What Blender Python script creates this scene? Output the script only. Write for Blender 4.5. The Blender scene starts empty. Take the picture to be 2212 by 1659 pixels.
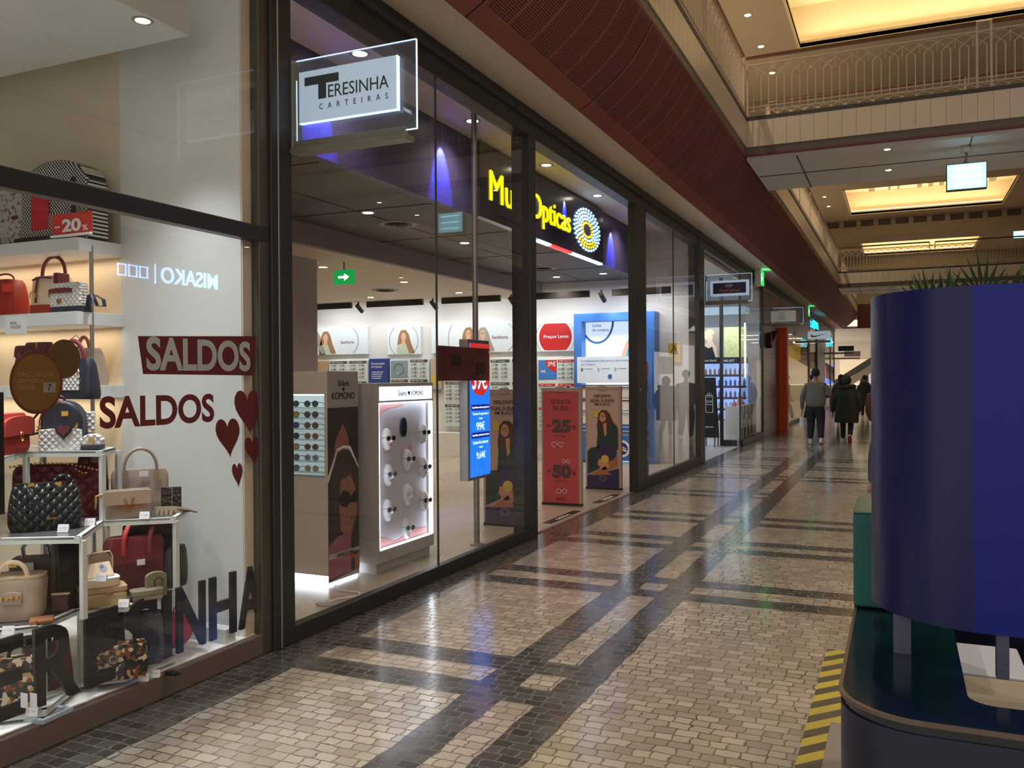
import bpy, math, random
from mathutils import Vector, Matrix
rnd = random.Random(11)
SC = bpy.context.scene
COL = SC.collection
PI = math.pi

# ------------------------------------------------------------------ camera numbers (metres, z up, corridor runs along +y)
FPX = 1880.0; YAW = math.radians(24.06); PITCH = math.radians(-0.31); ROLL = math.radians(0.38); EYE = 1.6
cf = Vector((-math.sin(YAW)*math.cos(PITCH), math.cos(YAW)*math.cos(PITCH), math.sin(PITCH)))
_r0 = Vector((math.cos(YAW), math.sin(YAW), 0)); _u0 = _r0.cross(cf)
cr = math.cos(ROLL)*_r0 - math.sin(ROLL)*_u0
cu_ = math.sin(ROLL)*_r0 + math.cos(ROLL)*_u0
def ray(px, py): return cf + (px-1106)/FPX*cr + (829.5-py)/FPX*cu_
def onX(px, py, X): d = ray(px, py); t = X/d.x; return Vector((X, t*d.y, EYE+t*d.z))
def onY(px, py, Y): d = ray(px, py); t = Y/d.y; return Vector((t*d.x, Y, EYE+t*d.z))
def onZ(px, py, Z): d = ray(px, py); t = (Z-EYE)/d.z; return Vector((t*d.x, t*d.y, Z))

cam = bpy.data.cameras.new('camera'); co = bpy.data.objects.new('camera', cam); COL.objects.link(co)
cam.sensor_width = 36; cam.lens = FPX/2212*36; cam.clip_start = 0.05; cam.clip_end = 300
co.matrix_world = Matrix(((cr.x, cu_.x, -cf.x, 0), (cr.y, cu_.y, -cf.y, 0), (cr.z, cu_.z, -cf.z, EYE), (0, 0, 0, 1)))
SC.camera = co

# ------------------------------------------------------------------ materials
def lin(c):
    o = []
    for x in c[:3]:
        x = x/255.0
        o.append(x/12.92 if x <= 0.04045 else ((x+0.055)/1.055)**2.4)
    return (o[0], o[1], o[2], 1)
MATS = {}
def mat(name, col=(200, 200, 200), rough=0.5, metal=0.0, emit=0.0, ecol=None, spec=0.5, var=0.0, vscale=30, coat=0.0, alpha=1.0):
    if name in MATS: return MATS[name]
    m = bpy.data.materials.new(name); m.use_nodes = True
    nt = m.node_tree; b = nt.nodes['Principled BSDF']
    b.inputs['Base Color'].default_value = lin(col); b.inputs['Roughness'].default_value = rough
    b.inputs['Metallic'].default_value = metal; b.inputs['Specular IOR Level'].default_value = spec
    b.inputs['Coat Weight'].default_value = coat
    if emit:
        b.inputs['Emission Color'].default_value = lin(ecol or col); b.inputs['Emission Strength'].default_value = emit
    tc = nt.nodes.new('ShaderNodeTexCoord'); nz = nt.nodes.new('ShaderNodeTexNoise'); nz.inputs['Scale'].default_value = vscale
    nt.links.new(tc.outputs['Object'], nz.inputs['Vector'])
    if var:
        mx = nt.nodes.new('ShaderNodeMix'); mx.data_type = 'RGBA'; mx.blend_type = 'MULTIPLY'; mx.inputs['Factor'].default_value = var
        mx.inputs['A'].default_value = lin(col); nt.links.new(nz.outputs['Color'], mx.inputs['B']); 
        hs = nt.nodes.new('ShaderNodeHueSaturation'); hs.inputs['Saturation'].default_value = 0; hs.inputs['Value'].default_value = 1.6
        nt.links.new(nz.outputs['Color'], hs.inputs['Color']); nt.links.new(hs.outputs['Color'], mx.inputs['B'])
        nt.links.new(mx.outputs['Result'], b.inputs['Base Color'])
    mr = nt.nodes.new('ShaderNodeMapRange'); mr.inputs['To Min'].default_value = max(0, rough-0.04); mr.inputs['To Max'].default_value = min(1, rough+0.04)
    nt.links.new(nz.outputs['Fac'], mr.inputs['Value']); nt.links.new(mr.outputs['Result'], b.inputs['Roughness'])
    if alpha < 1: b.inputs['Alpha'].default_value = alpha
    MATS[name] = m
    return m
def glass(name, tint=(255, 255, 255), base=0.045, k=0.85, opac=0.0, rough=0.0):
    if name in MATS: return MATS[name]
    m = bpy.data.materials.new(name); m.use_nodes = True; nt = m.node_tree; nt.nodes.clear(); N = nt.nodes.new; L = nt.links.new
    out = N('ShaderNodeOutputMaterial'); g = N('ShaderNodeNewGeometry'); d = N('ShaderNodeVectorMath'); d.operation = 'DOT_PRODUCT'
    L(g.outputs['Normal'], d.inputs[0]); L(g.outputs['Incoming'], d.inputs[1])
    a = N('ShaderNodeMath'); a.operation = 'ABSOLUTE'; L(d.outputs['Value'], a.inputs[0])
    s = N('ShaderNodeMath'); s.operation = 'SUBTRACT'; s.inputs[0].default_value = 1; L(a.outputs[0], s.inputs[1])
    p = N('ShaderNodeMath'); p.operation = 'POWER'; p.inputs[1].default_value = 5; L(s.outputs[0], p.inputs[0])
    q = N('ShaderNodeMath'); q.operation = 'MULTIPLY_ADD'; q.inputs[1].default_value = k; q.inputs[2].default_value = base; L(p.outputs[0], q.inputs[0])
    t = N('ShaderNodeBsdfTransparent'); t.inputs[0].default_value = lin(tint)
    gl = N('ShaderNodeBsdfGlossy'); gl.inputs['Roughness'].default_value = rough
    mx = N('ShaderNodeMixShader'); L(q.outputs[0], mx.inputs[0]); L(t.outputs[0], mx.inputs[1]); L(gl.outputs[0], mx.inputs[2])
    last = mx
    if opac:
        df = N('ShaderNodeBsdfDiffuse'); df.inputs[0].default_value = lin(tint); m2 = N('ShaderNodeMixShader'); m2.inputs[0].default_value = opac
        L(mx.outputs[0], m2.inputs[1]); L(df.outputs[0], m2.inputs[2]); last = m2
    L(last.outputs[0], out.inputs[0]); MATS[name] = m
    return m
def node_mat(name, fn, rough=0.5, bump=0.0, spec=0.5, coat=0, metal=0):
    """fn(nt, N, L, objcoord_socket) -> (colour socket, height socket or None, roughness socket or None)"""
    if name in MATS: return MATS[name]
    m = bpy.data.materials.new(name); m.use_nodes = True; nt = m.node_tree; b = nt.nodes['Principled BSDF']; N = nt.nodes.new; L = nt.links.new
    b.inputs['Roughness'].default_value = rough; b.inputs['Specular IOR Level'].default_value = spec; b.inputs['Coat Weight'].default_value = coat
    b.inputs['Metallic'].default_value = metal
    tc = N('ShaderNodeTexCoord')
    res = fn(nt, N, L, tc)
    if res[0] is not None: L(res[0], b.inputs['Base Color'])
    if len(res) > 1 and res[1] is not None:
        bp = N('ShaderNodeBump'); bp.inputs['Strength'].default_value = bump; bp.inputs['Distance'].default_value = 0.01
        L(res[1], bp.inputs['Height']); L(bp.outputs[0], b.inputs['Normal'])
    if len(res) > 2 and res[2] is not None: L(res[2], b.inputs['Roughness'])
    MATS[name] = m
    return m
def mth(N, L, op, a, b=None, c=None):
    n = N('ShaderNodeMath'); n.operation = op
    for i, x in enumerate((a, b, c)):
        if x is None: continue
        if isinstance(x, (int, float)): n.inputs[i].default_value = x
        else: L(x, n.inputs[i])
    return n.outputs[0]
def mixc(N, L, f, a, b):
    n = N('ShaderNodeMix'); n.data_type = 'RGBA'
    if isinstance(f, (int, float)): n.inputs['Factor'].default_value = f
    else: L(f, n.inputs['Factor'])
    for k, x in (('A', a), ('B', b)):
        if isinstance(x, tuple): n.inputs[k].default_value = x
        else: L(x, n.inputs[k])
    return n.outputs['Result']

# ------------------------------------------------------------------ mesh builder
class MB:
    def __init__(s): s.v = []; s.f = []; s.m = []; s.c = 0
    def add(s, vs, fs):
        o = len(s.v); s.v += [tuple(p) for p in vs]; s.f += [tuple(i+o for i in f) for f in fs]; s.m += [s.c]*len(fs); return s
    def mi(s, i): s.c = i; return s
    def box(s, x0, y0, z0, x1, y1, z1):
        v = [(x0,y0,z0),(x1,y0,z0),(x1,y1,z0),(x0,y1,z0),(x0,y0,z1),(x1,y0,z1),(x1,y1,z1),(x0,y1,z1)]
        return s.add(v, [(0,3,2,1),(4,5,6,7),(0,1,5,4),(1,2,6,5),(2,3,7,6),(3,0,4,7)])
    def prism(s, pts, ax, d0, d1):
        f = {'z': lambda a,b,d: (a,b,d), 'y': lambda a,b,d: (a,d,b), 'x': lambda a,b,d: (d,a,b)}[ax]
        n = len(pts); v = [f(a,b,d0) for a,b in pts]+[f(a,b,d1) for a,b in pts]
        return s.add(v, [tuple(range(n-1,-1,-1)), tuple(range(n,2*n))]+[(i,(i+1)%n,n+(i+1)%n,n+i) for i in range(n)])
    def poly(s, pts): return s.add(pts, [tuple(range(len(pts)))])
    def tube(s, P, r, n=8, closed=False, flat=1.0):
        P = [Vector(p) for p in P]; k = len(P); up = Vector((0.13,0.21,1)).normalized(); vs = []; prev = None
        for i, p in enumerate(P):
            a = P[(i-1)%k] if (i or closed) else P[0]; b = P[(i+1)%k] if (i < k-1 or closed) else P[-1]
            t = (b-a).normalized(); x = t.cross(up) if prev is None else prev-t*prev.dot(t)
            if x.length < 1e-4: x = t.orthogonal()
            x.normalize(); prev = x; y = t.cross(x); rr = r[i] if isinstance(r, (list, tuple)) else r
            for j in range(n):
                q = 2*PI*j/n; vs.append(p+x*math.cos(q)*rr+y*math.sin(q)*rr*flat)
        fs = [(i*n+j, i*n+(j+1)%n, ((i+1)%k)*n+(j+1)%n, ((i+1)%k)*n+j) for i in range(k if closed else k-1) for j in range(n)]
        if not closed: fs += [tuple(range(n-1,-1,-1)), tuple((k-1)*n+j for j in range(n))]
        return s.add(vs, fs)
    def lathe(s, prof, c=(0,0,0), n=24):
        vs = [(c[0]+r*math.cos(2*PI*j/n), c[1]+r*math.sin(2*PI*j/n), c[2]+z) for r, z in prof for j in range(n)]
        k = len(prof); fs = [(i*n+j, i*n+(j+1)%n, (i+1)*n+(j+1)%n, (i+1)*n+j) for i in range(k-1) for j in range(n)]
        fs += [tuple(range(n-1,-1,-1)), tuple((k-1)*n+j for j in range(n))]
        return s.add(vs, fs)
    def loft(s, secs, n=28, e=4.0):
        """secs: (z, halfx, halfy, cx, cy) rounded sections"""
        vs = []
        for sc in secs:
            z, hx, hy = sc[:3]; cx, cy = (sc[3], sc[4]) if len(sc) > 3 else (0, 0)
            for j in range(n):
                q = 2*PI*j/n; c, d = math.cos(q), math.sin(q)
                vs.append((cx+hx*math.copysign(abs(c)**(2/e), c), cy+hy*math.copysign(abs(d)**(2/e), d), z))
        k = len(secs); fs = [(i*n+j, i*n+(j+1)%n, (i+1)*n+(j+1)%n, (i+1)*n+j) for i in range(k-1) for j in range(n)]
        fs += [tuple(range(n-1,-1,-1)), tuple((k-1)*n+j for j in range(n))]
        return s.add(vs, fs)
    def ell(s, c, r, n=16, m=10):
        vs = [(c[0]+r[0]*math.sin(PI*i/m)*math.cos(2*PI*j/n), c[1]+r[1]*math.sin(PI*i/m)*math.sin(2*PI*j/n), c[2]+r[2]*math.cos(PI*i/m)) for i in range(m+1) for j in range(n)]
        return s.add(vs, [(i*n+j, (i+1)*n+j, (i+1)*n+(j+1)%n, i*n+(j+1)%n) for i in range(m) for j in range(n)])
    def grid(s, fn, nu, nv):
        vs = [fn(i/nu, j/nv) for i in range(nu+1) for j in range(nv+1)]
        return s.add(vs, [(i*(nv+1)+j, (i+1)*(nv+1)+j, (i+1)*(nv+1)+j+1, i*(nv+1)+j+1) for i in range(nu) for j in range(nv)])
    def tf(s, M): s.v = [tuple(M @ Vector(p)) for p in s.v]; return s
    def build(s, name, mats, parent=None, smooth=False, bevel=0.0, seg=2):
        me = bpy.data.meshes.new(name); me.from_pydata(s.v, [], s.f)
        for m in (mats if isinstance(mats, (list, tuple)) else [mats]): me.materials.append(m)
        if max(s.m, default=0): me.polygons.foreach_set('material_index', s.m)
        me.validate(); me.update()
        if smooth:
            me.polygons.foreach_set('use_smooth', [True]*len(me.polygons))
            try: me.set_sharp_from_angle(angle=math.radians(40))
            except Exception: pass
        o = bpy.data.objects.new(name, me); COL.objects.link(o)
        if parent is not None: o.parent = parent
        if bevel:
            b = o.modifiers.new('bevel', 'BEVEL'); b.width = bevel; b.segments = seg; b.limit_method = 'ANGLE'; b.angle_limit = math.radians(50)
        return o
def bx(*a): return MB().box(*a)
def tag(o, label=None, cat=None, group=None, kind=None):
    if label: o['label'] = label
    if cat: o['category'] = cat
    if group: o['group'] = group
    if kind: o['kind'] = kind
    return o
def thing(name, label, cat, loc=(0,0,0), rz=0.0, group=None, kind=None):
    o = bpy.data.objects.new(name, None); o.empty_display_size = 0.1; COL.objects.link(o)
    o.location = loc; o.rotation_euler = (0, 0, rz)
    return tag(o, label, cat, group, kind)
KIDS = {}
def dup(root, loc=None, rz=None, label=None, group=None):
    def cp(o, par):
        c = o.copy(); COL.objects.link(c)
        if par is not None: c.parent = par
        for ch in o.children: cp(ch, c)
        return c
    r = cp(root, None)
    if loc is not None: r.location = loc
    if rz is not None: r.rotation_euler = (0, 0, rz)
    if label: r['label'] = label
    if group: r['group'] = group
    return r
TX = {}
def glyphs(s, bold):
    k = (s, bold)
    if k not in TX:
        c = bpy.data.curves.new('t', 'FONT'); c.body = s; c.size = 1; c.offset = bold; c.extrude = 0.5; c.resolution_u = 6 if len(s) < 8 else 3
        o = bpy.data.objects.new('t', c); me = bpy.data.meshes.new_from_object(o)
        vs = [tuple(v.co) for v in me.vertices]; fs = [tuple(p.vertices) for p in me.polygons]
        bpy.data.objects.remove(o); bpy.data.curves.remove(c); bpy.data.meshes.remove(me)
        TX[k] = (vs, fs)
    return TX[k]
def put_text(mb, s, o, u, v, w, h, ext=0.003, bold=0.0):
    """letters filling a w x h box; o = lower left corner, u reading direction, v up"""
    vs, fs = glyphs(s, bold)
    x0 = min(p[0] for p in vs); x1 = max(p[0] for p in vs); y0 = min(p[1] for p in vs); y1 = max(p[1] for p in vs)
    o, u, v = Vector(o), Vector(u).normalized(), Vector(v).normalized(); n = u.cross(v)
    mb.add([o+u*((p[0]-x0)/(x1-x0)*w)+v*((p[1]-y0)/(y1-y0)*h)+n*((p[2]+0.5)*ext) for p in vs], fs)
    return mb
def letters(s, m, parent, o, u, v, w, h, ext=0.003, bold=0.0, name='lettering'):
    return put_text(MB(), s, o, u, v, w, h, ext, bold).build(name, m, parent)
def flat(mb, pts, o, u, v, ext=0.002):
    """a filled outline printed or mounted on the plane o,u,v"""
    o, u, v = Vector(o), Vector(u).normalized(), Vector(v).normalized(); n = u.cross(v); k = len(pts)
    a = [o+u*x+v*y for x, y in pts]; b = [p+n*ext for p in a]
    return mb.add(a+b, [tuple(range(k-1,-1,-1)), tuple(range(k,2*k))]+[(i,(i+1)%k,k+(i+1)%k,k+i) for i in range(k)])
def circ(cx, cy, r, n=20, a0=0, a1=2*PI, ry=None):
    ry = r if ry is None else ry
    full = abs(a1-a0-2*PI) < 1e-6; k = n if full else n+1
    return [(cx+r*math.cos(a0+(a1-a0)*i/n), cy+ry*math.sin(a0+(a1-a0)*i/n)) for i in range(k)]
def heart(cx, cy, w, h, n=28, lean=0.0):
    pts = []
    for i in range(n):
        t = 2*PI*i/n; x = 16*math.sin(t)**3/32; y = (13*math.cos(t)-5*math.cos(2*t)-2*math.cos(3*t)-math.cos(4*t))/30
        pts.append((cx+w*x+lean*y*h, cy+h*y))
    return pts
def spot(loc, target, power, col=(255,235,215), size=1.9, blend=0.8, rad=0.05, name='spot_light'):
    l = bpy.data.lights.new(name, 'SPOT'); l.energy = power; l.color = lin(col)[:3]; l.spot_size = size; l.spot_blend = blend; l.shadow_soft_size = rad
    o = bpy.data.objects.new(name, l); COL.objects.link(o); o.location = loc
    d = Vector(target)-Vector(loc); o.rotation_euler = d.to_track_quat('-Z', 'Y').to_euler(); return o
def area(loc, target, power, sx, sy, col=(255,235,215), name='area_light'):
    l = bpy.data.lights.new(name, 'AREA'); l.energy = power; l.color = lin(col)[:3]; l.shape = 'RECTANGLE'; l.size = sx; l.size_y = sy
    o = bpy.data.objects.new(name, l); COL.objects.link(o); o.location = loc
    d = Vector(target)-Vector(loc); o.rotation_euler = d.to_track_quat('-Z', 'Y').to_euler(); return o
XA, YA, ZA = Vector((1,0,0)), Vector((0,1,0)), Vector((0,0,1))
G = -3.42                                   # plane of the shop fronts
WORLD=0.78; EXPO=0.5
# ================================================================== shared materials
M = {}
M['black'] = mat('black_metal', (58,59,58), 0.42, 0.3, var=0.1)
M['bronze'] = mat('bronze_metal', (124,108,98), 0.5, 0.25, var=0.15)
M['olive'] = mat('olive_bronze', (92,88,78), 0.4, 0.4)
M['steel'] = mat('brushed_steel', (165,163,160), 0.35, 0.8)
M['gold'] = mat('gold_metal', (212,170,90), 0.25, 1.0)
M['white'] = mat('white_paint', (226,226,222), 0.5)
M['warmwhite'] = mat('warm_white_paint', (222,212,196), 0.6)
M['cream'] = mat('cream_paint', (216,204,184), 0.7)
M['paper'] = mat('white_paper', (235,238,240), 0.6)
M['glass'] = glass('clear_glass', base=0.03, k=0.55)
M['glass_sign'] = glass('acrylic_sheet', (238,242,250), base=0.05, k=0.7, opac=0.05)
M['inkblack'] = mat('black_print', (20,20,20), 0.5)
M['inkwhite'] = mat('white_print', (235,235,235), 0.5)
M['inkred'] = mat('dark_red_vinyl', (110,32,34), 0.5)
M['grey'] = mat('grey_paint', (150,148,145), 0.5)
M['darkgrey'] = mat('dark_grey_paint', (66,66,66), 0.6)

# ------------------------------------------------------------------ cobbled floor
BANDS = [-2.6, -0.35, 1.95, 4.25, 6.53, 8.36, 9.92, 12.1, 14.35, 16.07, 17.7, 20.0, 22.66, 24.4, 26.0, 28.3, 30.5, 32.3, 33.9, 36.2, 38.4, 40.2, 41.8, 44.1]
def cobble(nt, N, L, tc):
    p = tc.outputs['Object']
    nz = N('ShaderNodeTexNoise'); nz.inputs['Scale'].default_value = 5; nz.inputs['Detail'].default_value = 3; L(p, nz.inputs['Vector'])
    s1 = N('ShaderNodeVectorMath'); s1.operation = 'SUBTRACT'; s1.inputs[1].default_value = (0.5,0.5,0.5); L(nz.outputs['Color'], s1.inputs[0])
    s2 = N('ShaderNodeVectorMath'); s2.operation = 'SCALE'; s2.inputs['Scale'].default_value = 0.02; L(s1.outputs[0], s2.inputs[0])
    nb = N('ShaderNodeTexNoise'); nb.inputs['Scale'].default_value = 24; nb.inputs['Detail'].default_value = 1; L(p, nb.inputs['Vector'])
    b1 = N('ShaderNodeVectorMath'); b1.operation = 'SUBTRACT'; b1.inputs[1].default_value = (0.5,0.5,0.5); L(nb.outputs['Color'], b1.inputs[0])
    b2 = N('ShaderNodeVectorMath'); b2.operation = 'MULTIPLY'; b2.inputs[1].default_value = (0.03,0.02,0); L(b1.outputs[0], b2.inputs[0])
    w0 = N('ShaderNodeVectorMath'); w0.operation = 'ADD'; L(p, w0.inputs[0]); L(s2.outputs[0], w0.inputs[1])
    w = N('ShaderNodeVectorMath'); w.operation = 'ADD'; L(w0.outputs[0], w.inputs[0]); L(b2.outputs[0], w.inputs[1])
    br = N('ShaderNodeTexBrick'); L(w.outputs[0], br.inputs['Vector'])
    br.inputs['Scale'].default_value = 1; br.inputs['Brick Width'].default_value = 0.104; br.inputs['Row Height'].default_value = 0.07
    br.inputs['Mortar Size'].default_value = 0.0048; br.inputs['Mortar Smooth'].default_value = 0.3; br.inputs['Bias'].default_value = 0.0
    br.offset = 0.5; br.offset_frequency = 2; br.squash = 0.78; br.squash_frequency = 3
    br.inputs['Color1'].default_value = (0,0,0,1); br.inputs['Color2'].default_value = (1,1,1,1); br.inputs['Mortar'].default_value = (0.5,0.5,0.5,1)
    sx = N('ShaderNodeSeparateXYZ'); L(p, sx.inputs[0]); X, Y = sx.outputs[0], sx.outputs[1]
    j = mth(N, L, 'MULTIPLY_ADD', nz.outputs['Fac'], 0.05, -0.025)
    X = mth(N, L, 'ADD', X, j); Y = mth(N, L, 'ADD', Y, j)
    mn = None
    for b in BANDS:
        d = mth(N, L, 'ABSOLUTE', mth(N, L, 'SUBTRACT', Y, b)); mn = d if mn is None else mth(N, L, 'MINIMUM', mn, d)
    tr = mth(N, L, 'MULTIPLY', mth(N, L, 'GREATER_THAN', mn, 0.105), mth(N, L, 'LESS_THAN', mn, 0.325))
    me_ = None                                                   # bands that stop at the right-hand lengthwise band
    for b in (-3.65, 4.25, 12.1, 20.0, 28.3, 36.2, 44.1):
        d = mth(N, L, 'ABSOLUTE', mth(N, L, 'SUBTRACT', Y, b)); me_ = d if me_ is None else mth(N, L, 'MINIMUM', me_, d)
    skip = mth(N, L, 'MULTIPLY', mth(N, L, 'LESS_THAN', me_, 0.4), mth(N, L, 'GREATER_THAN', X, -1.5))
    tr = mth(N, L, 'MULTIPLY', tr, mth(N, L, 'SUBTRACT', 1.0, skip))
    def band(a, b): return mth(N, L, 'MULTIPLY', mth(N, L, 'GREATER_THAN', X, a), mth(N, L, 'LESS_THAN', X, b))
    dk = mth(N, L, 'MAXIMUM', tr, mth(N, L, 'LESS_THAN', X, -3.10))
    dk = mth(N, L, 'MAXIMUM', dk, band(-2.04, -1.83)); dk = mth(N, L, 'MAXIMUM', dk, band(-1.645, -1.435))
    dk = mth(N, L, 'MAXIMUM', dk, mth(N, L, 'MAXIMUM', band(3.6, 3.81), band(4.0, 4.21)))
    mort = br.outputs['Fac']; tone = br.outputs['Color']
    n2 = N('ShaderNodeTexNoise'); n2.inputs['Scale'].default_value = 2.2; n2.inputs['Detail'].default_value = 4; L(p, n2.inputs['Vector'])
    cs = N('ShaderNodeSeparateColor'); L(tone, cs.inputs[0])
    li = mixc(N, L, cs.outputs[0], lin((164,156,144)), lin((208,202,190)))
    li = mixc(N, L, mth(N, L, 'MULTIPLY', n2.outputs['Fac'], 0.5), li, lin((158,146,130)))
    da = mixc(N, L, cs.outputs[0], lin((64,63,62)), lin((92,90,88)))
    st = mixc(N, L, dk, li, da)
    mo = mixc(N, L, dk, lin((78,70,60)), lin((112,108,102)))
    n3 = N('ShaderNodeTexNoise'); n3.inputs['Scale'].default_value = 1.4; L(p, n3.inputs['Vector'])
    wear = mth(N, L, 'MULTIPLY', mort, mth(N, L, 'MULTIPLY_ADD', n3.outputs['Fac'], 0.9, 0.35))
    col = mixc(N, L, wear, st, mo)
    h = mth(N, L, 'ADD', mth(N, L, 'MULTIPLY', mort, -1.0), mth(N, L, 'MULTIPLY', nz.outputs['Fac'], 1.2))
    rg = mth(N, L, 'ADD', mth(N, L, 'MULTIPLY_ADD', n2.outputs['Fac'], 0.14, 0.10), mth(N, L, 'MULTIPLY', mort, 0.3))
    return col, h, rg
M['cobble'] = node_mat('cobblestone_floor', cobble, bump=0.10, spec=0.62, coat=0.25)
MATS['cobblestone_floor'].node_tree.nodes['Principled BSDF'].inputs['Coat Roughness'].default_value = 0.12
tag(bx(-3.44, -6, -0.1, 9.2, 80, 0).build('floor', M['cobble']), kind='structure')

def concrete(nt, N, L, tc):
    n = N('ShaderNodeTexNoise'); n.inputs['Scale'].default_value = 0.7; n.inputs['Detail'].default_value = 6; L(tc.outputs['Object'], n.inputs['Vector'])
    return mixc(N, L, n.outputs['Fac'], lin((150,138,122)), lin((182,172,156))), n.outputs['Fac'], mth(N, L, 'MULTIPLY_ADD', n.outputs['Fac'], 0.2, 0.18)
M['concrete'] = node_mat('polished_concrete', concrete, bump=0.02)
tag(bx(-14, 4.3, -0.1, G-0.02, 16.45, 0.0).build('floor', M['concrete']), kind='structure')
bx(-3.47, 8.2, -0.02, -3.425, 11.95, 0.006).build('trim_1', M['bronze'])['kind'] = 'structure'

# ------------------------------------------------------------------ soffit, dark header, mullions, sills of the shop fronts
tag(bx(G, -6, 4.33, -2.95, 52.5, 4.6).build('ceiling', M['cream']), kind='structure')
tag(bx(G-0.14, 4.17, 4.04, G+0.03, 52.5, 4.33).build('trim_2', M['black'], bevel=0.01), kind='structure')
tag(bx(G-0.14, -6, 4.04, G+0.03, 4.17, 4.33).build('trim_2', M['olive'], bevel=0.01), kind='structure')
tag(bx(G-0.02, 4.2, 4.20, G+0.06, 52.5, 4.24).build('trim_3', M['darkgrey']), kind='structure')
def frame_window(n, y0, y1, z0, z1, sill, m, rails=(), posts=(), sillmat=None, w=0.05, lite=None):
    t = thing('window_%d' % n, None, None, kind='structure')
    f = MB()
    for y in posts: f.box(G-0.07, y-w, sill, G+0.03, y+w, z1)
    for a, b in rails: f.box(G-0.05, y0, a, G+0.025, y1, b)
    if f.v: f.build('window_frame', m, t, bevel=0.006)
    bx(G-0.03, y0, 0, G+(0.015 if n == 1 else 0.04), y1, sill).build('window_sill', sillmat or m, t, bevel=0.006)
    zs = [sill]+[z for r in rails for z in r]+[z1]
    for i in range(0, len(zs), 2):
        bx(G-0.0015, y0, zs[i], G+0.0015, y1, zs[i+1]).build('pane', M['glass'], t)
    return t
frame_window(1, 0.4, 4.10, 0.12, 4.04, 0.12, M['black'], rails=((2.413, 2.503),), posts=(1.2,), sillmat=M['bronze'])
w2 = frame_window(2, 4.30, 8.03, 0.105, 4.04, 0.105, M['black'])
bx(G-0.008, 6.172, 0.105, G+0.008, 6.180, 4.04).build('seam', M['darkgrey'], w2)
w3 = frame_window(3, 12.38, 16.06, 0.155, 4.04, 0.155, M['black'])
bx(G-0.008, 14.2, 0.155, G+0.008, 14.215, 4.04).build('seam', M['darkgrey'], w3)
def post(n, y0, y1, m, x0=G-0.16, x1=G+0.045, z1=4.33):
    tag(bx(x0, y0, 0, x1, y1, z1).build('trim_%d' % n, m, bevel=0.008), kind='structure')
post(4, 4.11, 4.30, M['black']); post(5, 4.03, 4.115, M['olive'], x1=G+0.02); post(6, 4.165, 4.18, M['steel'], x1=G+0.05)
post(7, 8.03, 8.19, M['black'], z1=4.06); post(8, 11.87, 12.38, M['black'], x0=G-0.08, z1=4.06); post(9, 16.05, 16.5, M['black'])
# sliding door leaf parked behind the pane beside the entrance
d = thing('door_1', None, None, kind='structure')
bx(G-0.17, 8.29, 0.006, G-0.13, 8.47, 4.0).build('door_stile', mat('door_bronze_dark', (74,64,58), 0.35, 0.4), d)
bx(G+0.04, 11.98, 1.42, G+0.055, 12.06, 1.46).build('door_lock', M['steel'], d)

# ------------------------------------------------------------------ perforated red-brown cove and the gallery edge above it
def perf(nt, N, L, tc):
    sx = N('ShaderNodeSeparateXYZ'); L(tc.outputs['UV'], sx.inputs[0]); y, s = sx.outputs[0], sx.outputs[1]
    def frac(v, k, o=0.0): return mth(N, L, 'FRACT', mth(N, L, 'MULTIPLY_ADD', v, k, o))
    rib = mth(N, L, 'GREATER_THAN', frac(y, 1/0.42), 0.10)
    slot = mth(N, L, 'MULTIPLY', mth(N, L, 'GREATER_THAN', frac(s, 1/0.021), 0.48), mth(N, L, 'GREATER_THAN', frac(y, 1/0.06), 0.12))
    edge = mth(N, L, 'MULTIPLY', mth(N, L, 'GREATER_THAN', s, 0.17), mth(N, L, 'LESS_THAN', s, 1.10))
    seam = mth(N, L, 'GREATER_THAN', frac(y, 1/2.52), 0.993)
    hole = mth(N, L, 'MULTIPLY', mth(N, L, 'MULTIPLY', rib, slot), edge)
    n = N('ShaderNodeTexNoise'); n.inputs['Scale'].default_value = 1.5; L(tc.outputs['Object'], n.inputs['Vector'])
    base = mixc(N, L, n.outputs['Fac'], lin((124,72,64)), lin((146,90,80)))
    return mixc(N, L, mth(N, L, 'MAXIMUM', mth(N, L, 'MULTIPLY', hole, 0.8), seam), base, lin((34,24,22))), None, None
M['perf'] = node_mat('perforated_red_panel', perf, rough=0.75, spec=0.25)
PROF = [(-2.965,4.31),(-2.95,4.325),(-2.86,4.375),(-2.74,4.455),(-2.62,4.55),(-2.50,4.66),(-2.39,4.78),(-2.30,4.91),(-2.235,5.02),(-2.20,5.10)]
def cove(y0, y1, prof, name='wall_left', sx=1, x_off=0.0):
    me_v = []; me_f = []; uv = []
    acc = [0]
    for a, b in zip(prof, prof[1:]): acc.append(acc[-1]+math.hypot(b[0]-a[0], b[1]-a[1]))
    n = len(prof)
    for y in (y0, y1): me_v += [(sx*x+x_off, y, z) for x, z in prof]
    for i in range(n-1): me_f.append((i, i+1, n+i+1, n+i))
    me = bpy.data.meshes.new(name); me.from_pydata(me_v, [], me_f); me.materials.append(M['perf'])
    l = me.uv_layers.new(name='UVMap')
    for p in me.polygons:
        for li in p.loop_indices:
            v = me.loops[li].vertex_index; l.data[li].uv = (me.vertices[v].co.y+100, acc[v % n])
        p.use_smooth = True
    o = bpy.data.objects.new(name, me); COL.objects.link(o); so = o.modifiers.new('thick', 'SOLIDIFY'); so.thickness = 0.02; so.offset = 1 if sx > 0 else -1
    return tag(o, kind='structure')
cove(-6, 52.5, PROF)
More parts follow.
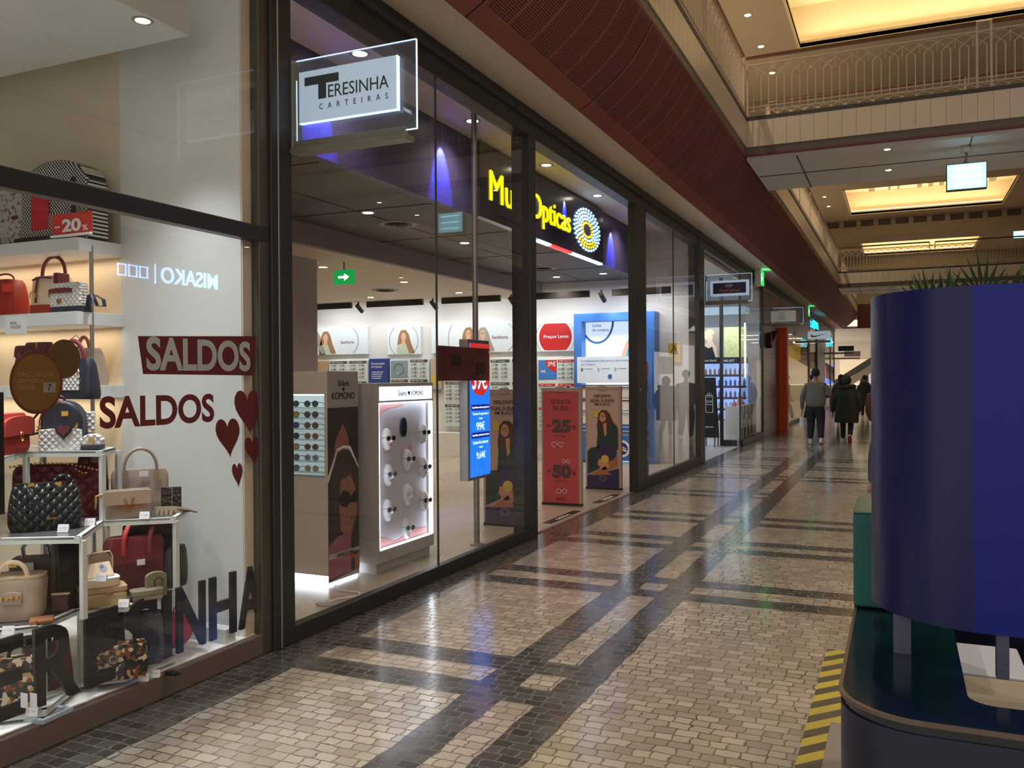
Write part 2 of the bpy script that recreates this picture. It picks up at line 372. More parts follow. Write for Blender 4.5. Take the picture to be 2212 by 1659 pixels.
def panelled(nt, N, L, tc):
    sx = N('ShaderNodeSeparateXYZ'); L(tc.outputs['Object'], sx.inputs[0])
    s = mth(N, L, 'ADD', sx.outputs[0], sx.outputs[1])
    ln = mth(N, L, 'GREATER_THAN', mth(N, L, 'FRACT', mth(N, L, 'MULTIPLY', s, 1/0.2)), 0.965)
    return mixc(N, L, ln, lin((214,200,178)), lin((150,136,116))), None, None
M['panelled'] = node_mat('panelled_cream_edge', panelled, rough=0.4)
M['strip'] = mat('grey_brown_strip', (98,90,80), 0.5, var=0.2, vscale=200)
# gallery edge along the left side: strip, cream fascia, dark ledge; the slab behind
def gallery_edge(y0, y1, x, sgn):
    tag(bx(*sorted((x, x-sgn*0.05))[:1], y0, 5.10, sorted((x, x-sgn*0.05))[1], y1, 5.21).build('trim_10', M['strip']), kind='structure')
    a, b = sorted((x+sgn*0.015, x-sgn*0.08)); tag(bx(a, y0, 5.21, b, y1, 5.62).build('wall_gallery', M['panelled']), kind='structure')
    a, b = sorted((x+sgn*0.02, x-sgn*0.25)); tag(bx(a, y0, 5.62, b, y1, 5.68).build('trim_11', M['darkgrey']), kind='structure')
    a, b = sorted((x-sgn*0.08, x-sgn*3.5)); tag(bx(a, y0, 5.2, b, y1, 5.6).build('ceiling', M['cream']), kind='structure')
gallery_edge(-6, 52.5, -2.2, 1)
gallery_edge(-6, 52.5, 4.4, -1)
cove(-6, 52.5, PROF, 'wall_right', -1, 2.2)
# bridges that cross the void
M['soffit'] = mat('bridge_soffit_panels', (196,190,180), 0.45, var=0.08, vscale=2)
M['jointline'] = mat('dark_joint', (60,56,52), 0.6)
M['redline'] = mat('red_brown_lath', (104,50,44), 0.5)
def bridge(y0, y1):
    for s in (0, 1):
        y = y0 if s == 0 else y1; d = 1 if s == 0 else -1
        def yb(a, b): return tuple(sorted((y+d*a, y+d*b)))
        a, b = yb(0, 0.05); tag(bx(-2.2, a, 5.10, 4.4, b, 5.21).build('trim_12', M['strip']), kind='structure')
        a, b = yb(-0.015, 0.08); tag(bx(-2.2, a, 5.21, 4.4, b, 5.62).build('wall_bridge', M['panelled']), kind='structure')
        a, b = yb(-0.02, 0.25); tag(bx(-2.2, a, 5.62, 4.4, b, 5.68).build('trim_13', M['darkgrey']), kind='structure')
        a, b = yb(0.0, 0.10); tag(bx(-2.2, a, 5.07, 4.4, b, 5.10).build('trim_14', M['redline']), kind='structure')
    tag(bx(-2.2, y0+0.05, 5.02, 4.4, y1-0.05, 5.07).build('ceiling', M['soffit']), kind='structure')
    tag(bx(-2.2, y0+0.08, 5.07, 4.4, y1-0.08, 5.6).build('floor', M['concrete']), kind='structure')
    j = MB(); ym = (y0+y1)/2
    j.box(-2.2, ym-0.012, 5.012, 4.4, ym+0.012, 5.021)
    for x in (-1.45, 0.95, 3.35):
        j.box(x-0.01, y0+0.05, 5.012, x+0.01, y1-0.05, 5.021)
    tag(j.build('trim_15', M['jointline']), kind='structure')
bridge(14.0, 16.55); bridge(36.0, 38.6)
tag(bx(-2.2, 52.5, 4.33, 4.4, 52.6, 5.68).build('wall_end', M['redline']), kind='structure')

# ------------------------------------------------------------------ upper storey: ceiling with lit coffers, cross beams
M['upceil'] = mat('upper_ceiling_paint', (178,168,152), 0.7, var=0.06, vscale=1)
M['coffer'] = mat('coffer_plaster', (232,220,190), 0.7)
M['cove_lamp'] = mat('warm_cove_lamp', (255,190,90), 0.5, emit=2.2, ecol=(255,220,160))
def ceiling_with_hole(y0, y1, z, hx0, hx1, hy0, hy1, x0=-7.0, x1=9.2):
    m = MB()
    m.box(x0, y0, z, hx0, y1, z+0.1); m.box(hx1, y0, z, x1, y1, z+0.1); m.box(hx0, y0, z, hx1, hy0, z+0.1); m.box(hx0, hy1, z, hx1, y1, z+0.1)
    tag(m.build('ceiling', M['upceil']), kind='structure')
    t = MB(); H = 1.25
    t.box(hx0-0.5, hy0-0.5, z+H, hx1+0.5, hy1+0.5, z+H+0.05)
    t.box(hx0-0.55, hy0-0.5, z+0.08, hx0-0.5, hy1+0.5, z+H); t.box(hx1+0.5, hy0-0.5, z+0.08, hx1+0.55, hy1+0.5, z+H)
    t.box(hx0-0.5, hy1+0.5, z+0.08, hx1+0.5, hy1+0.55, z+H); t.box(hx0-0.5, hy0-0.55, z+0.08, hx1+0.5, hy0-0.5, z+H)
    t.box(hx0-0.06, hy0-0.06, z-0.03, hx0, hy1+0.06, z+0.16); t.box(hx1, hy0-0.06, z-0.03, hx1+0.06, hy1+0.06, z+0.16)
    t.box(hx0-0.06, hy1, z-0.03, hx1+0.06, hy1+0.06, z+0.16); t.box(hx0-0.06, hy0-0.06, z-0.03, hx1+0.06, hy0, z+0.16)
    ym = hy1-1.9; k = hx1-hx0
    for yy in (ym, ym-1.4):
        t.box(hx0-0.4, yy-0.12, z+0.95, hx1+0.4, yy+0.12, z+1.1)
    for fx, wd in ((0.13,0.2),(0.26,0.07),(0.32,0.07),(0.45,0.14),(0.52,0.14),(0.59,0.14),(0.72,0.07),(0.78,0.07),(0.9,0.2)):
        t.box(hx0+k*fx, ym-2.0, z+0.84, hx0+k*fx+wd*1.4, ym+0.5, z+0.95)
    tag(t.build('ceiling_coffer', M['coffer']), kind='structure')
    l = MB(); e = 0.3
    l.box(hx0-e, hy0-e, z+0.2, hx0-e+0.05, hy1+e, z+0.25); l.box(hx1+e-0.05, hy0-e, z+0.2, hx1+e, hy1+e, z+0.25)
    l.box(hx0-e, hy1+e-0.05, z+0.2, hx1+e, hy1+e, z+0.25); l.box(hx0-e, hy0-e, z+0.2, hx1+e, hy0-e+0.05, z+0.25)
    lt = thing('cove_light', 'warm glowing cove strip around the %s ceiling coffer' % {23.3:'nearest', 48.4:'middle', 58.0:'farthest'}.get(hy1, 'open'), 'light', (0,0,0))
    l.build('lamp_strip', M['cove_lamp'], lt)
    cx, cy = (hx0+hx1)/2, (hy0+hy1)/2
    for yy in (hy0-e+0.1, hy1+e-0.1):
        area((cx, yy, z+0.3), (cx, yy+(0.4 if yy < cy else -0.4), z+1.2), 44, k, 0.08, (255,232,190))
    for xx in (hx0-e+0.1, hx1+e-0.1):
        area((xx, cy, z+0.3), (xx+(0.4 if xx < cx else -0.4), cy, z+1.2), 34, 0.08, hy1-hy0, (255,232,190))
ceiling_with_hole(-6, 27.3, 10.0, -2.3, 4.55, 14.0, 23.3)
ceiling_with_hole(27.3, 50.0, 10.0, -2.3, 4.55, 41.8, 48.4)
ceiling_with_hole(50.1, 70, 9.1, -2.0, 3.95, 52.6, 58.0)
M['beam'] = mat('beam_paint', (150,140,126), 0.7); M['beamdark'] = mat('beam_dark_panel', (70,62,56), 0.6)
tag(bx(-7, 27.3, 7.9, 9.2, 27.6, 9.2).build('wall_beam', M['beamdark']), kind='structure')
tag(bx(-7, 27.25, 9.2, 9.2, 27.6, 10.0).build('wall_beam', M['beam']), kind='structure')
tag(bx(-7, 50.0, 9.05, 9.2, 50.1, 10.0).build('wall_beam', M['beam']), kind='structure')
b = MB()
for i in range(14): b.box(-3.6+i*0.85, 49.97, 9.62, -3.6+i*0.85+0.62, 50.0, 9.93)
tag(b.build('trim_16', M['beamdark']), kind='structure')
tag(bx(-5.6, -6, 5.6, -5.5, 70, 10).build('wall_left_upper', M['cream']), kind='structure')
tag(bx(7.7, -6, 5.6, 7.8, 70, 10).build('wall_right_upper', M['cream']), kind='structure')
tag(bx(-7, 58.8, 5.2, 9.2, 58.9, 9.2).build('wall_far_upper', M['beam']), kind='structure')

# ------------------------------------------------------------------ railings
M['rail'] = mat('cream_painted_rail', (190,176,156), 0.45)
M['wood'] = mat('brown_handrail_wood', (98,60,36), 0.45, var=0.2, vscale=14)
def railing(a, b, label, group, individual=True, dens=0.115):
    a, b = Vector(a), Vector(b); d = b-a; ln = d.length; u = d.normalized(); ang = math.atan2(d.y, d.x)
    t = thing('railing', label, 'railing', a, ang, group)
    H = 0.93; n = max(1, round(ln/2.7)); seg = ln/n
    hb = MB(); pb = MB()
    for i in range(n):
        s0 = i*seg+(0.0 if i == 0 else 0.1); s1 = (i+1)*seg-0.1
        hb.box(s0, -0.035, H-0.02, s1, 0.035, H+0.03)
    hb.build('handrail', M['wood'], t, bevel=0.01)
    pm = bx(-0.014, -0.014, 0, 0.014, 0.014, H+0.02)
    first = None
    for i in range(n+1):
        for s in ((-0.09, 0.09) if 0 < i < n else (0.0,)):
            if first is None: first = pm.build('post', M['rail'], t); first.location = (0.02, 0, 0)
            else:
                c = first.copy(); COL.objects.link(c); c.parent = t; c.location = (min(max(i*seg+s, 0.02), ln-0.02), 0, 0)
    rb = MB(); rb.box(0, -0.012, H-0.12, ln, 0.012, H-0.10); rb.box(0, -0.012, 0.08, ln, 0.012, 0.10); rb.box(0, -0.012, 0.15, ln, 0.012, 0.165)
    rb.build('rail_bar', M['rail'], t)
    bm = bx(-0.007, -0.007, 0.08, 0.007, 0.007, 0.62)
    k = int(ln/dens)
    if individual:
        f = bm.build('baluster', M['rail'], t); f.location = (dens, 0, 0)
        for i in range(2, min(k, 100)):
            c = f.copy(); COL.objects.link(c); c.parent = t; c.location = (i*dens, 0, 0)
        if k > 100:
            m = MB()
            for i in range(100, k): m.box(i*dens-0.007, -0.007, 0.08, i*dens+0.007, 0.007, 0.62)
            m.build('balusters', M['rail'], t)['kind'] = 'stuff'
    else:
        m = MB()
        for i in range(1, k): m.box(i*dens-0.007, -0.007, 0.08, i*dens+0.007, 0.007, 0.62)
        m.build('balusters', M['rail'], t)['kind'] = 'stuff'
    ar = MB(); w = dens*2
    for i in range(int(ln/w)-1):
        x0 = i*w+dens/2
        for sg in (1, -1):
            pts = [(x0+w/2+sg*w*(0.5-q/6.0)*1.5, 0, 0.62+0.19*math.sin(q/6.0*PI/2)) for q in range(7)]
            ar.tube(pts, 0.006, 4)
        ar.tube([(x0+w/2, 0, 0.62), (x0+w/2, 0, 0.8)], 0.005, 4)
    ar.build('arch_tracery', M['rail'], t)
    return t
railing((-2.2, 14.03, 5.68), (4.4, 14.03, 5.68), 'cream railing on the near edge of the nearest footbridge, brown handrail', 'gallery railings')
railing((-2.2, 16.5, 5.68), (4.4, 16.5, 5.68), 'cream railing on the far edge of the nearest footbridge', 'gallery railings', False)
railing((-2.23, 5.0, 5.68), (-2.23, 14.0, 5.68), 'cream gallery railing running up to the nearest footbridge above the dark red panels', 'gallery railings')
railing((-2.23, 16.6, 5.68), (-2.23, 36.0, 5.68), 'cream gallery railing between the two footbridges above the dark red panels', 'gallery railings', False, 0.16)
railing((-2.2, 36.03, 5.68), (4.4, 36.03, 5.68), 'cream railing along the second, farther footbridge', 'gallery railings', False)
railing((-2.23, 38.7, 5.68), (-2.23, 52.3, 5.68), 'cream gallery railing beyond the second footbridge', 'gallery railings', False, 0.2)
railing((4.43, 3.0, 5.68), (4.43, 36.0, 5.68), 'cream gallery railing on the opposite side, mirrored in the shop glass', 'gallery railings', False, 0.16)

# ------------------------------------------------------------------ opposite shop fronts (seen mirrored in the glass)
tag(bx(5.6, -6, 0, 5.75, 52.5, 0.2).build('trim_17', M['black']), kind='structure')
tag(bx(5.6, -6, 3.1, 5.75, 52.5, 4.33).build('wall_right', M['darkgrey']), kind='structure')
tag(bx(5.15, -6, 4.33, 5.62, 52.5, 4.6).build('ceiling', M['cream']), kind='structure')
for i, y in enumerate(range(-5, 50, 4)):
    tag(bx(5.6, y, 0.2, 5.72, y+0.15, 3.1).build('trim_18', M['black']), kind='structure')
tag(bx(7.2, -6, 0, 7.3, 52.5, 3.3).build('wall_right_back', mat('opposite_shop_wall', (150,140,124), 0.8)), kind='structure')
M['misako'] = mat('pale_blue_sign_light', (140,190,255), 0.4, emit=14.0, ecol=(140,185,255))
t = thing('shop_sign', 'pale blue lit shop name with three squares, seen mirrored in the bag shop window', 'sign', (5.58, 13.45, 3.42))
letters('MISAKO', M['misako'], t, (0,0,0), (0,-1,0), ZA, 1.45, 0.3, 0.02, 0.012)
bx(-0.02, -1.60, -0.03, 0, -1.58, 0.33).build('divider_bar', M['misako'], t)
for i in range(3):
    q = MB(); y = -1.76-i*0.24
    for a in ((y, 0.04, y-0.19, 0.06), (y, 0.23, y-0.19, 0.25), (y, 0.04, y-0.02, 0.25), (y-0.17, 0.04, y-0.19, 0.25)):
        q.box(-0.02, min(a[0],a[2]), a[1], 0, max(a[0],a[2]), a[3])
    q.build('square', M['misako'], t)
# sealing walls behind the camera's back are left open; the far end
tag(bx(-7, 74, 0, 9.2, 74.2, 4.4).build('wall_far', M['warmwhite']), kind='structure')
tag(bx(-7, 52.6, 4.33, 9.2, 74, 4.45).build('ceiling', mat('low_ceiling', (200,190,172), 0.7)), kind='structure')
# ================================================================== optician: shell
M['wallwhite'] = mat('shop_wall_white', (228,228,224), 0.7)
M['fascia'] = mat('violet_blue_fascia', (68,64,108), 0.45)
M['darkceil'] = mat('dark_grey_ceiling', (84,82,78), 0.55, var=0.06, vscale=2)
M['bulk'] = mat('mauve_grey_bulkhead', (150,138,134), 0.7)
def S(o): o['kind'] = 'structure'; return o
S(bx(-14, 16.3, 0, -3.5, 16.45, 4.6).build('wall_far_shop', M['wallwhite'])); S(bx(-14.1, 4.3, 0, -14, 16.3, 4.6).build('wall_left_shop', M['wallwhite']))
S(bx(-14, 4.22, 0, -3.5, 4.3, 4.6).build('wall_near_shop', M['wallwhite'])); S(bx(-8.6, 4.3, 0, -7.34, 9.87, 3.26).build('wall_inner', mat('mauve_wall', (176,164,158), 0.7)))
S(bx(-4.55, 4.3, 4.40, G-0.08, 16.3, 4.6).build('ceiling', M['warmwhite'])); S(bx(-4.65, 4.3, 3.52, -4.55, 16.3, 4.6).build('wall_fascia', M['fascia']))
S(bx(-6.6, 4.3, 3.52, -4.65, 16.3, 3.62).build('ceiling', M['darkceil'])); S(bx(-6.7, 4.3, 3.26, -6.6, 16.3, 3.7).build('wall_bulkhead', M['bulk']))
S(bx(-14, 4.3, 3.26, -6.7, 16.3, 3.36).build('ceiling', M['cream'])); S(bx(-14, 16.27, 0, -3.5, 16.3, 0.12).build('baseboard_far', M['white']))
j = MB()
for y in (6.3, 8.3, 10.3, 12.3, 14.3): j.box(-6.6, y-0.006, 3.514, -4.65, y+0.006, 3.521)
j.box(-5.63, 4.3, 3.514, -5.62, 16.3, 3.521); S(j.build('trim_19', M['inkblack']))
M['lens'] = mat('downlight_lens', (255,240,220), 0.4, emit=9.0, ecol=(255,236,212))
M['lensw'] = mat('warm_downlight_lens', (255,226,190), 0.4, emit=22.0, ecol=(255,214,170))
LP = {}
def downlight(x, y, z, label, group, power=0, col=(255,235,212), r=0.085, size=2.3, lens='lens', light=True, tgt=None):
    key = (group, r)
    if key not in LP:
        t = thing('downlight', label, 'light', (x,y,z), 0, group)
        MB().lathe([(r*0.78,-0.004),(r,-0.008),(r*1.12,-0.002),(r*1.12,0.004),(r*0.78,0.004)], n=20).build('trim_ring', M['grey'], t, smooth=True)
        MB().lathe([(0.0001,-0.005),(r*0.74,-0.005),(r*0.74,0.002),(0.0001,0.002)], n=16).build('lens', M[lens], t)
        LP[key] = t
    else: t = dup(LP[key], (x,y,z), label=label)
    if power: spot((x,y,z-0.03), tgt or (x,y,0), power, col, size, 0.9, 0.06)
    return t
for y in (4.7, 6.3, 8.45, 10.6, 12.7, 14.7):
    downlight(-4.22, y, 4.40, 'round lit downlight in the narrow pale ceiling just inside the optician front', 'downlights in the pale front ceiling', 55, (255,228,205))
for x, y in ((-5.55,6.2),(-5.56,8.44),(-5.58,10.9),(-5.62,13.4),(-4.95,15.2),(-5.9,15.3)):
    downlight(x, y, 3.52, 'round downlight in the dark grey ceiling of the optician', 'downlights in the dark ceiling', 55, (255,238,220))
for x, y in ((-7.67,12.72),(-9.67,14.75),(-7.68,14.75),(-7.7,10.5),(-9.7,12.7),(-11.7,14.75),(-11.7,12.7)):
    downlight(x, y, 3.26, 'round downlight in the cream rear ceiling of the optician', 'downlights in the cream ceiling', 60, (255,236,214))
# blue wash lights on the violet fascia
for y in (6.15, 8.33, 11.9, 14.4):
    spot((-4.42, y, 4.22), (-4.55, y, 3.93), 190, (90,104,255), 1.0, 0.45, 0.01, 'blue_wash_light')
# air diffusers
def diffuser(x, y, z, label):
    t = thing('air_diffuser', label, 'vent', (x,y,z), 0, 'round ceiling air diffusers')
    MB().lathe([(0.20,-0.012),(0.24,-0.012),(0.25,0.004),(0.20,0.004)], n=32).build('outer_ring', M['grey'], t, smooth=True)
    m = MB()
    for r in (0.05, 0.10, 0.15): m.lathe([(r,-0.014),(r+0.018,-0.02),(r+0.02,0),(r,0)], n=24)
    m.build('louvre_ring', M['darkgrey'], t, smooth=True)
diffuser(-5.62, 9.2, 3.52, 'round air diffuser in the dark grey ceiling behind the left pane'); diffuser(-5.64, 13.97, 3.52, 'round air diffuser in the dark ceiling beyond the entrance')
diffuser(-8.66, 13.7, 3.26, 'round air diffuser in the cream rear ceiling')
# track profiles and spot heads along the far wall
M['track'] = mat('black_track', (42,42,42), 0.5)
for i, (x0, x1) in enumerate(((-12.0,-10.7),(-10.3,-8.95),(-8.5,-7.2),(-6.75,-5.35),(-4.9,-3.8))):
    tag(bx(x0, 15.55, 3.14, x1, 15.62, 3.263).build('light_track', M['track']), 'long black lamp housing under the ceiling before the far wall, %s from the left' % ['first','second','third','fourth','fifth'][i], 'track', 'black lamp housings')
    xs = x0-0.2
    t = thing('track_spotlight', 'small black cylinder spotlight left of the %s black lamp housing' % ['first','second','third','fourth','fifth'][i], 'spotlight', (xs,15.55,3.258), 0, 'black track spotlights')
    bx(-0.012,-0.012,-0.08,0.012,0.012,0.005).build('stem', M['track'], t)
    MB().tube([(0.0,-0.06,-0.07),(0.03,0.10,-0.2)], 0.045, 14).build('spot_head', M['track'], t, smooth=True)
    spot((xs+0.03, 15.68, 3.03), (xs+0.1, 16.3, 2.2), 5, (255,250,240), 1.7, 0.9, 0.04)
    area(((x0+x1)/2, 15.6, 3.12), ((x0+x1)/2, 16.3, 1.5), 9, x1-x0, 0.06, (250,252,255))
t = thing('emergency_exit_sign', 'small green exit sign with white arrow on the cream rear ceiling beside the mauve wall', 'sign', (-7.3,10.2,2.95))
M['green'] = mat('lit_exit_green', (20,140,70), 0.4, emit=0.7, ecol=(20,150,70)); M['exitwhite'] = mat('lit_exit_white', (230,255,240), 0.4, emit=1.4)
bx(0,0,0,0.34,0.03,0.2).build('sign_plate', M['green'], t); bx(0.16,0.0,0.2,0.18,0.02,0.31).build('hanger', M['grey'], t)
flat(MB(), [(0.08,0.085),(0.18,0.085),(0.18,0.05),(0.26,0.1),(0.18,0.15),(0.18,0.115),(0.08,0.115)], (0,0,0), XA, ZA, 0.004).build('arrow', M['exitwhite'], t)

# ------------------------------------------------------------------ big lit name and eye emblem on its dark panel
M['yellow'] = mat('yellow_sign_light', (255,240,0), 0.4, emit=1.5, ecol=(255,236,0))
M['paleblue'] = mat('pale_blue_dot_light', (150,200,255), 0.4, emit=1.6, ecol=(150,195,255))
M['golddot'] = mat('golden_dot_light', (220,200,40), 0.4, emit=0.9, ecol=(230,200,40))
M['navypanel'] = mat('dark_navy_gloss_panel', (44,42,66), 0.2)
t = thing('shop_name_sign', 'dark panel with bright yellow shop name and eye of light dots above the entrance', 'sign', (-4.55, 9.1, 3.50))
bx(0, 0, 0.0, 0.09, 4.6, 0.86).build('panel', M['navypanel'], t)
ub = MB().mi(0).box(0.01, 1.85, -0.03, 0.08, 2.3, -0.002).mi(1).box(0.01, 2.3, -0.03, 0.08, 3.15, -0.002).mi(0).box(0.01, 3.15, -0.03, 0.08, 4.6, -0.002)
ub.build('light_strip', [mat('pale_strip_light', (200,225,245), 0.4, emit=1.2), mat('red_strip_light', (230,70,70), 0.4, emit=1.0)], t)
def at_sign(px, py): p = onX(px, py, -4.45); return p.y-9.1, p.z-3.50
for s, (a, b) in (('M', ((1060,437),(1092,370))), ('u', ((1096,447),(1108,400))), ('l', ((1112,455),(1118,393)))):
    pass
yy = MB()
put_text(yy, 'Mul', (0.092,0.27,0.235), YA, ZA, 0.80, 0.36, 0.012, 0.0)
yy.build('lettering', M['yellow'], t)
yy = MB(); put_text(yy, 'ti', (0.092,1.16,0.235), YA, ZA, 0.24, 0.35, 0.012, 0.0).build('lettering', M['yellow'], t)
put_text(MB(), 'Opticas', (0.092,1.54,0.155), YA, ZA, 1.50, 0.43, 0.012, 0.0).build('lettering', M['yellow'], t)
dot = {}
for ring, (rx, rz, n) in enumerate(((0.21,0.11,14),(0.30,0.165,18),(0.385,0.215,24),(0.47,0.265,28),(0.55,0.315,30))):
    for i in range(n):
        a = 2*PI*(i+0.5*(ring % 2))/n; q = math.degrees(a) % 360
        g = 1 if (ring == 0 or (ring in (2,3) and 215 < q < 325)) else 0
        loc = (0.092, 3.80+rx*math.cos(a)*1.08, 0.42+rz*math.sin(a))
        if g not in dot:
            m = MB(); flat(m, circ(0,0,0.033,8,ry=0.02), (0,0,0), YA, ZA, 0.012); dot[g] = m.build(['pale_light_dot','golden_light_dot'][g], [M['paleblue'], M['golddot']][g], t); dot[g].location = loc
        else:
            c = dot[g].copy(); COL.objects.link(c); c.parent = t; c.location = loc

# ------------------------------------------------------------------ roll-up banners
M['bred'] = mat('banner_red', (196,84,90), 0.55); M['bframe'] = mat('banner_frame', (190,172,158), 0.4, 0.3)
M['bpink'] = mat('banner_pinkish', (196,172,158), 0.55); M['bnavy'] = mat('banner_navy', (56,52,92), 0.55)
M['bdark'] = mat('banner_dark_text', (92,74,74), 0.55); M['bgrey'] = mat('banner_grey_text', (100,70,72), 0.55)
M['skin'] = mat('print_skin', (208,150,120), 0.6); M['hairp'] = mat('print_brown_hair', (84,54,42), 0.6); M['teal'] = mat('print_dark_teal', (42,66,62), 0.6)
M['sun'] = mat('print_yellow', (214,190,84), 0.6); M['tanp'] = mat('print_tan', (176,112,72), 0.6); M['goldtxt'] = mat('print_gold', (216,160,72), 0.6)
def glasses_outline(mb, cx, cy, w, o, ht=False):
    for s in (-1, 1):
        pts = heart(cx+s*w*0.27, cy, w*0.42, w*0.42) if ht else circ(cx+s*w*0.27, cy, w*0.19, 14)
        k = len(pts)
        mb.tube([Vector(o)+XA*a+ZA*b for a, b in pts], 0.0035, 4, closed=True)
    mb.tube([Vector(o)+XA*(cx-w*0.08)+ZA*cy, Vector(o)+XA*(cx+w*0.08)+ZA*cy], 0.0035, 4)
def banner(y, label, kind):
    t = thing('display_banner', label, 'banner', (-4.19, y, 0), 0, 'standing poster banners')
    W, H = 0.54, 1.49
    fr = MB().box(0, 0, 0.03, 0.022, 0.05, H).box(W-0.04, 0, 0.03, W, 0.05, H).box(0.022, 0, H-0.05, W-0.04, 0.04, H)
    fr.build('frame', M['bframe'], t, bevel=0.003)
    bx(0, -0.01, 0, W, 0.06, 0.03).build('base', M['black'], t); bx(0.2, -0.01, H-0.05, 0.31, 0.0, H+0.015).build('top_clip', M['bframe'], t)
    o = (0.022, 0.004, 0.03); f = -0.0
    bx(0.022, 0.004, 0.03, W-0.04, 0.03, H-0.05).build('poster', M['bred'] if kind == 'red' else M['bpink'], t)
    P = lambda x, z: (x, 0.004-0.001, z)
    def T(s, x, z, w, h, m, b=0.0): put_text(MB(), s, (x, 0.003, z), XA, ZA, w, h, 0.002, b).build('lettering', m, t)
    def F(pts, m, nm, e=0.002): flat(MB(), pts, (0, 0.003, 0), XA, ZA, e).build(nm, m, t)
    if kind == 'red':
        T('ÓCULOS', 0.13, 1.29, 0.27, 0.065, M['bgrey']); T('DE SOL', 0.155, 1.205, 0.22, 0.055, M['bgrey'])
        T('-', 0.075, 1.0, 0.045, 0.018, M['bdark'], 0.03); T('25', 0.145, 0.925, 0.25, 0.165, M['bdark'], 0.05); T('%', 0.41, 0.97, 0.05, 0.05, M['bgrey'], 0.01)
        T('no 1º par', 0.18, 0.86, 0.16, 0.035, M['bgrey'])
        g = MB(); glasses_outline(g, 0.22, 0.77, 0.17, (0,0.0,0), True); glasses_outline(g, 0.33, 0.56, 0.11, (0,0.0,0)); glasses_outline(g, 0.27, 0.16+0.02, 0.15, (0,0.0,0))
        g.tf(Matrix.Translation((0,0,0))); g.build('glasses_drawing', M['paper'], t)
        T('-', 0.075, 0.42, 0.045, 0.018, M['bdark'], 0.03); T('50', 0.145, 0.35, 0.25, 0.165, M['bdark'], 0.05); T('%', 0.41, 0.39, 0.05, 0.05, M['bgrey'], 0.01)
        T('no 2º par', 0.18, 0.29, 0.16, 0.03, M['bgrey']); T('Solaris', 0.19, 0.07, 0.14, 0.035, M['bgrey'])
    else:
        T('DESCONTO', 0.13, 1.33, 0.25, 0.042, M['bdark'], 0.02); T('IGUAL À IDADE', 0.075, 1.265, 0.36, 0.05, M['bdark'], 0.02); T('EM EUROS', 0.14, 1.215, 0.23, 0.038, M['bgrey'], 0.005)
        F(circ(0.165, 1.09, 0.05, 16), M['sun'], 'sun_drawing')
        F([(0.19,1.02),(0.2,1.1),(0.25,1.15),(0.32,1.145),(0.37,1.09),(0.41,0.99),(0.45,0.93),(0.44,0.8),(0.3,0.78),(0.18,0.84),(0.175,0.94)], M['hairp'], 'hair_print')
        F([(0.19,0.88),(0.28,0.84),(0.4,0.96),(0.47,0.93),(0.49,0.86),(0.49,0.6),(0.4,0.5),(0.24,0.5),(0.17,0.62)], M['teal'], 'jacket_print', 0.003)
        F([(0.03,0.55),(0.08,0.6),(0.22,0.62),(0.3,0.5),(0.2,0.3),(0.03,0.22)], M['teal'], 'trousers_print', 0.003)
        F(circ(0.262, 1.045, 0.05, 16, ry=0.07), M['skin'], 'face_print', 0.004); F([(0.27,0.95),(0.32,0.97),(0.32,0.8),(0.29,0.76)], M['skin'], 'neck_print', 0.004)
        gm = MB()
        for s in (-1, 1): gm.tube([(0.262+s*0.024+0.02*math.cos(a*PI/5), 0.0, 1.06+0.015*math.sin(a*PI/5)) for a in range(10)], 0.003, 4, closed=True)
        gm.build('glasses_print', M['inkblack'], t)
        F([(0.18,0.36),(0.27,0.28),(0.36,0.32),(0.34,0.4),(0.2,0.44)], M['skin'], 'leg_print', 0.004); F([(0.34,0.3),(0.48,0.34),(0.48,0.48),(0.4,0.5),(0.35,0.42)], M['tanp'], 'bag_print', 0.003)
        F([(0.08,0.2),(0.3,0.34),(0.36,0.24),(0.4,0.22)], M['tanp'], 'shoe_print', 0.004)
        F([(0.022,0.03),(0.5,0.03),(0.5,0.31),(0.38,0.28),(0.25,0.24),(0.022,0.2)], M['bnavy'], 'navy_field', 0.003)
        F(circ(0.32, 0.53, 0.15, 24, ry=0.12), M['bnavy'], 'navy_disc', 0.005)
        T('DESCONTO', 0.24, 0.565, 0.16, 0.028, M['tanp'], 0.01); T('A DOBRAR', 0.245, 0.53, 0.15, 0.026, M['tanp'], 0.01)
        F(circ(0.295, 0.44, 0.06, 20), M['sun'], 'yellow_disc', 0.007); T('47 ANOS', 0.26, 0.45, 0.07, 0.014, M['bdark'], 0.0); T('= 94€', 0.27, 0.42, 0.05, 0.014, M['bdark'], 0.0)
        e = MB()
        for r in (0.028, 0.04):
            for i in range(16):
                a = 2*PI*i/16; flat(e, circ(0,0,0.004,6), (0.26+1.5*r*math.cos(a), 0.0, 0.16+r*math.sin(a)), XA, ZA, 0.0015)
        e.build('eye_emblem', M['bpink'], t)
        T('MultiOpticas', 0.1, 0.075, 0.32, 0.05, M['goldtxt'], 0.01)
    # poster text boxes sit in front of the panel face
    for c in t.children:
        if c.name.split('.')[0] not in ('frame','base','top_clip','poster'): c.location.y -= 0.004
    return t
banner(10.3, 'tall red banner offering 25 and 50 percent off sunglasses, in the entrance', 'red')
banner(12.0, 'tall pinkish banner with seated woman, standing in the entrance right of the red one', 'w')
banner(8.6, 'tall pinkish banner with seated woman, standing behind the left pane beside the lit screen', 'w')

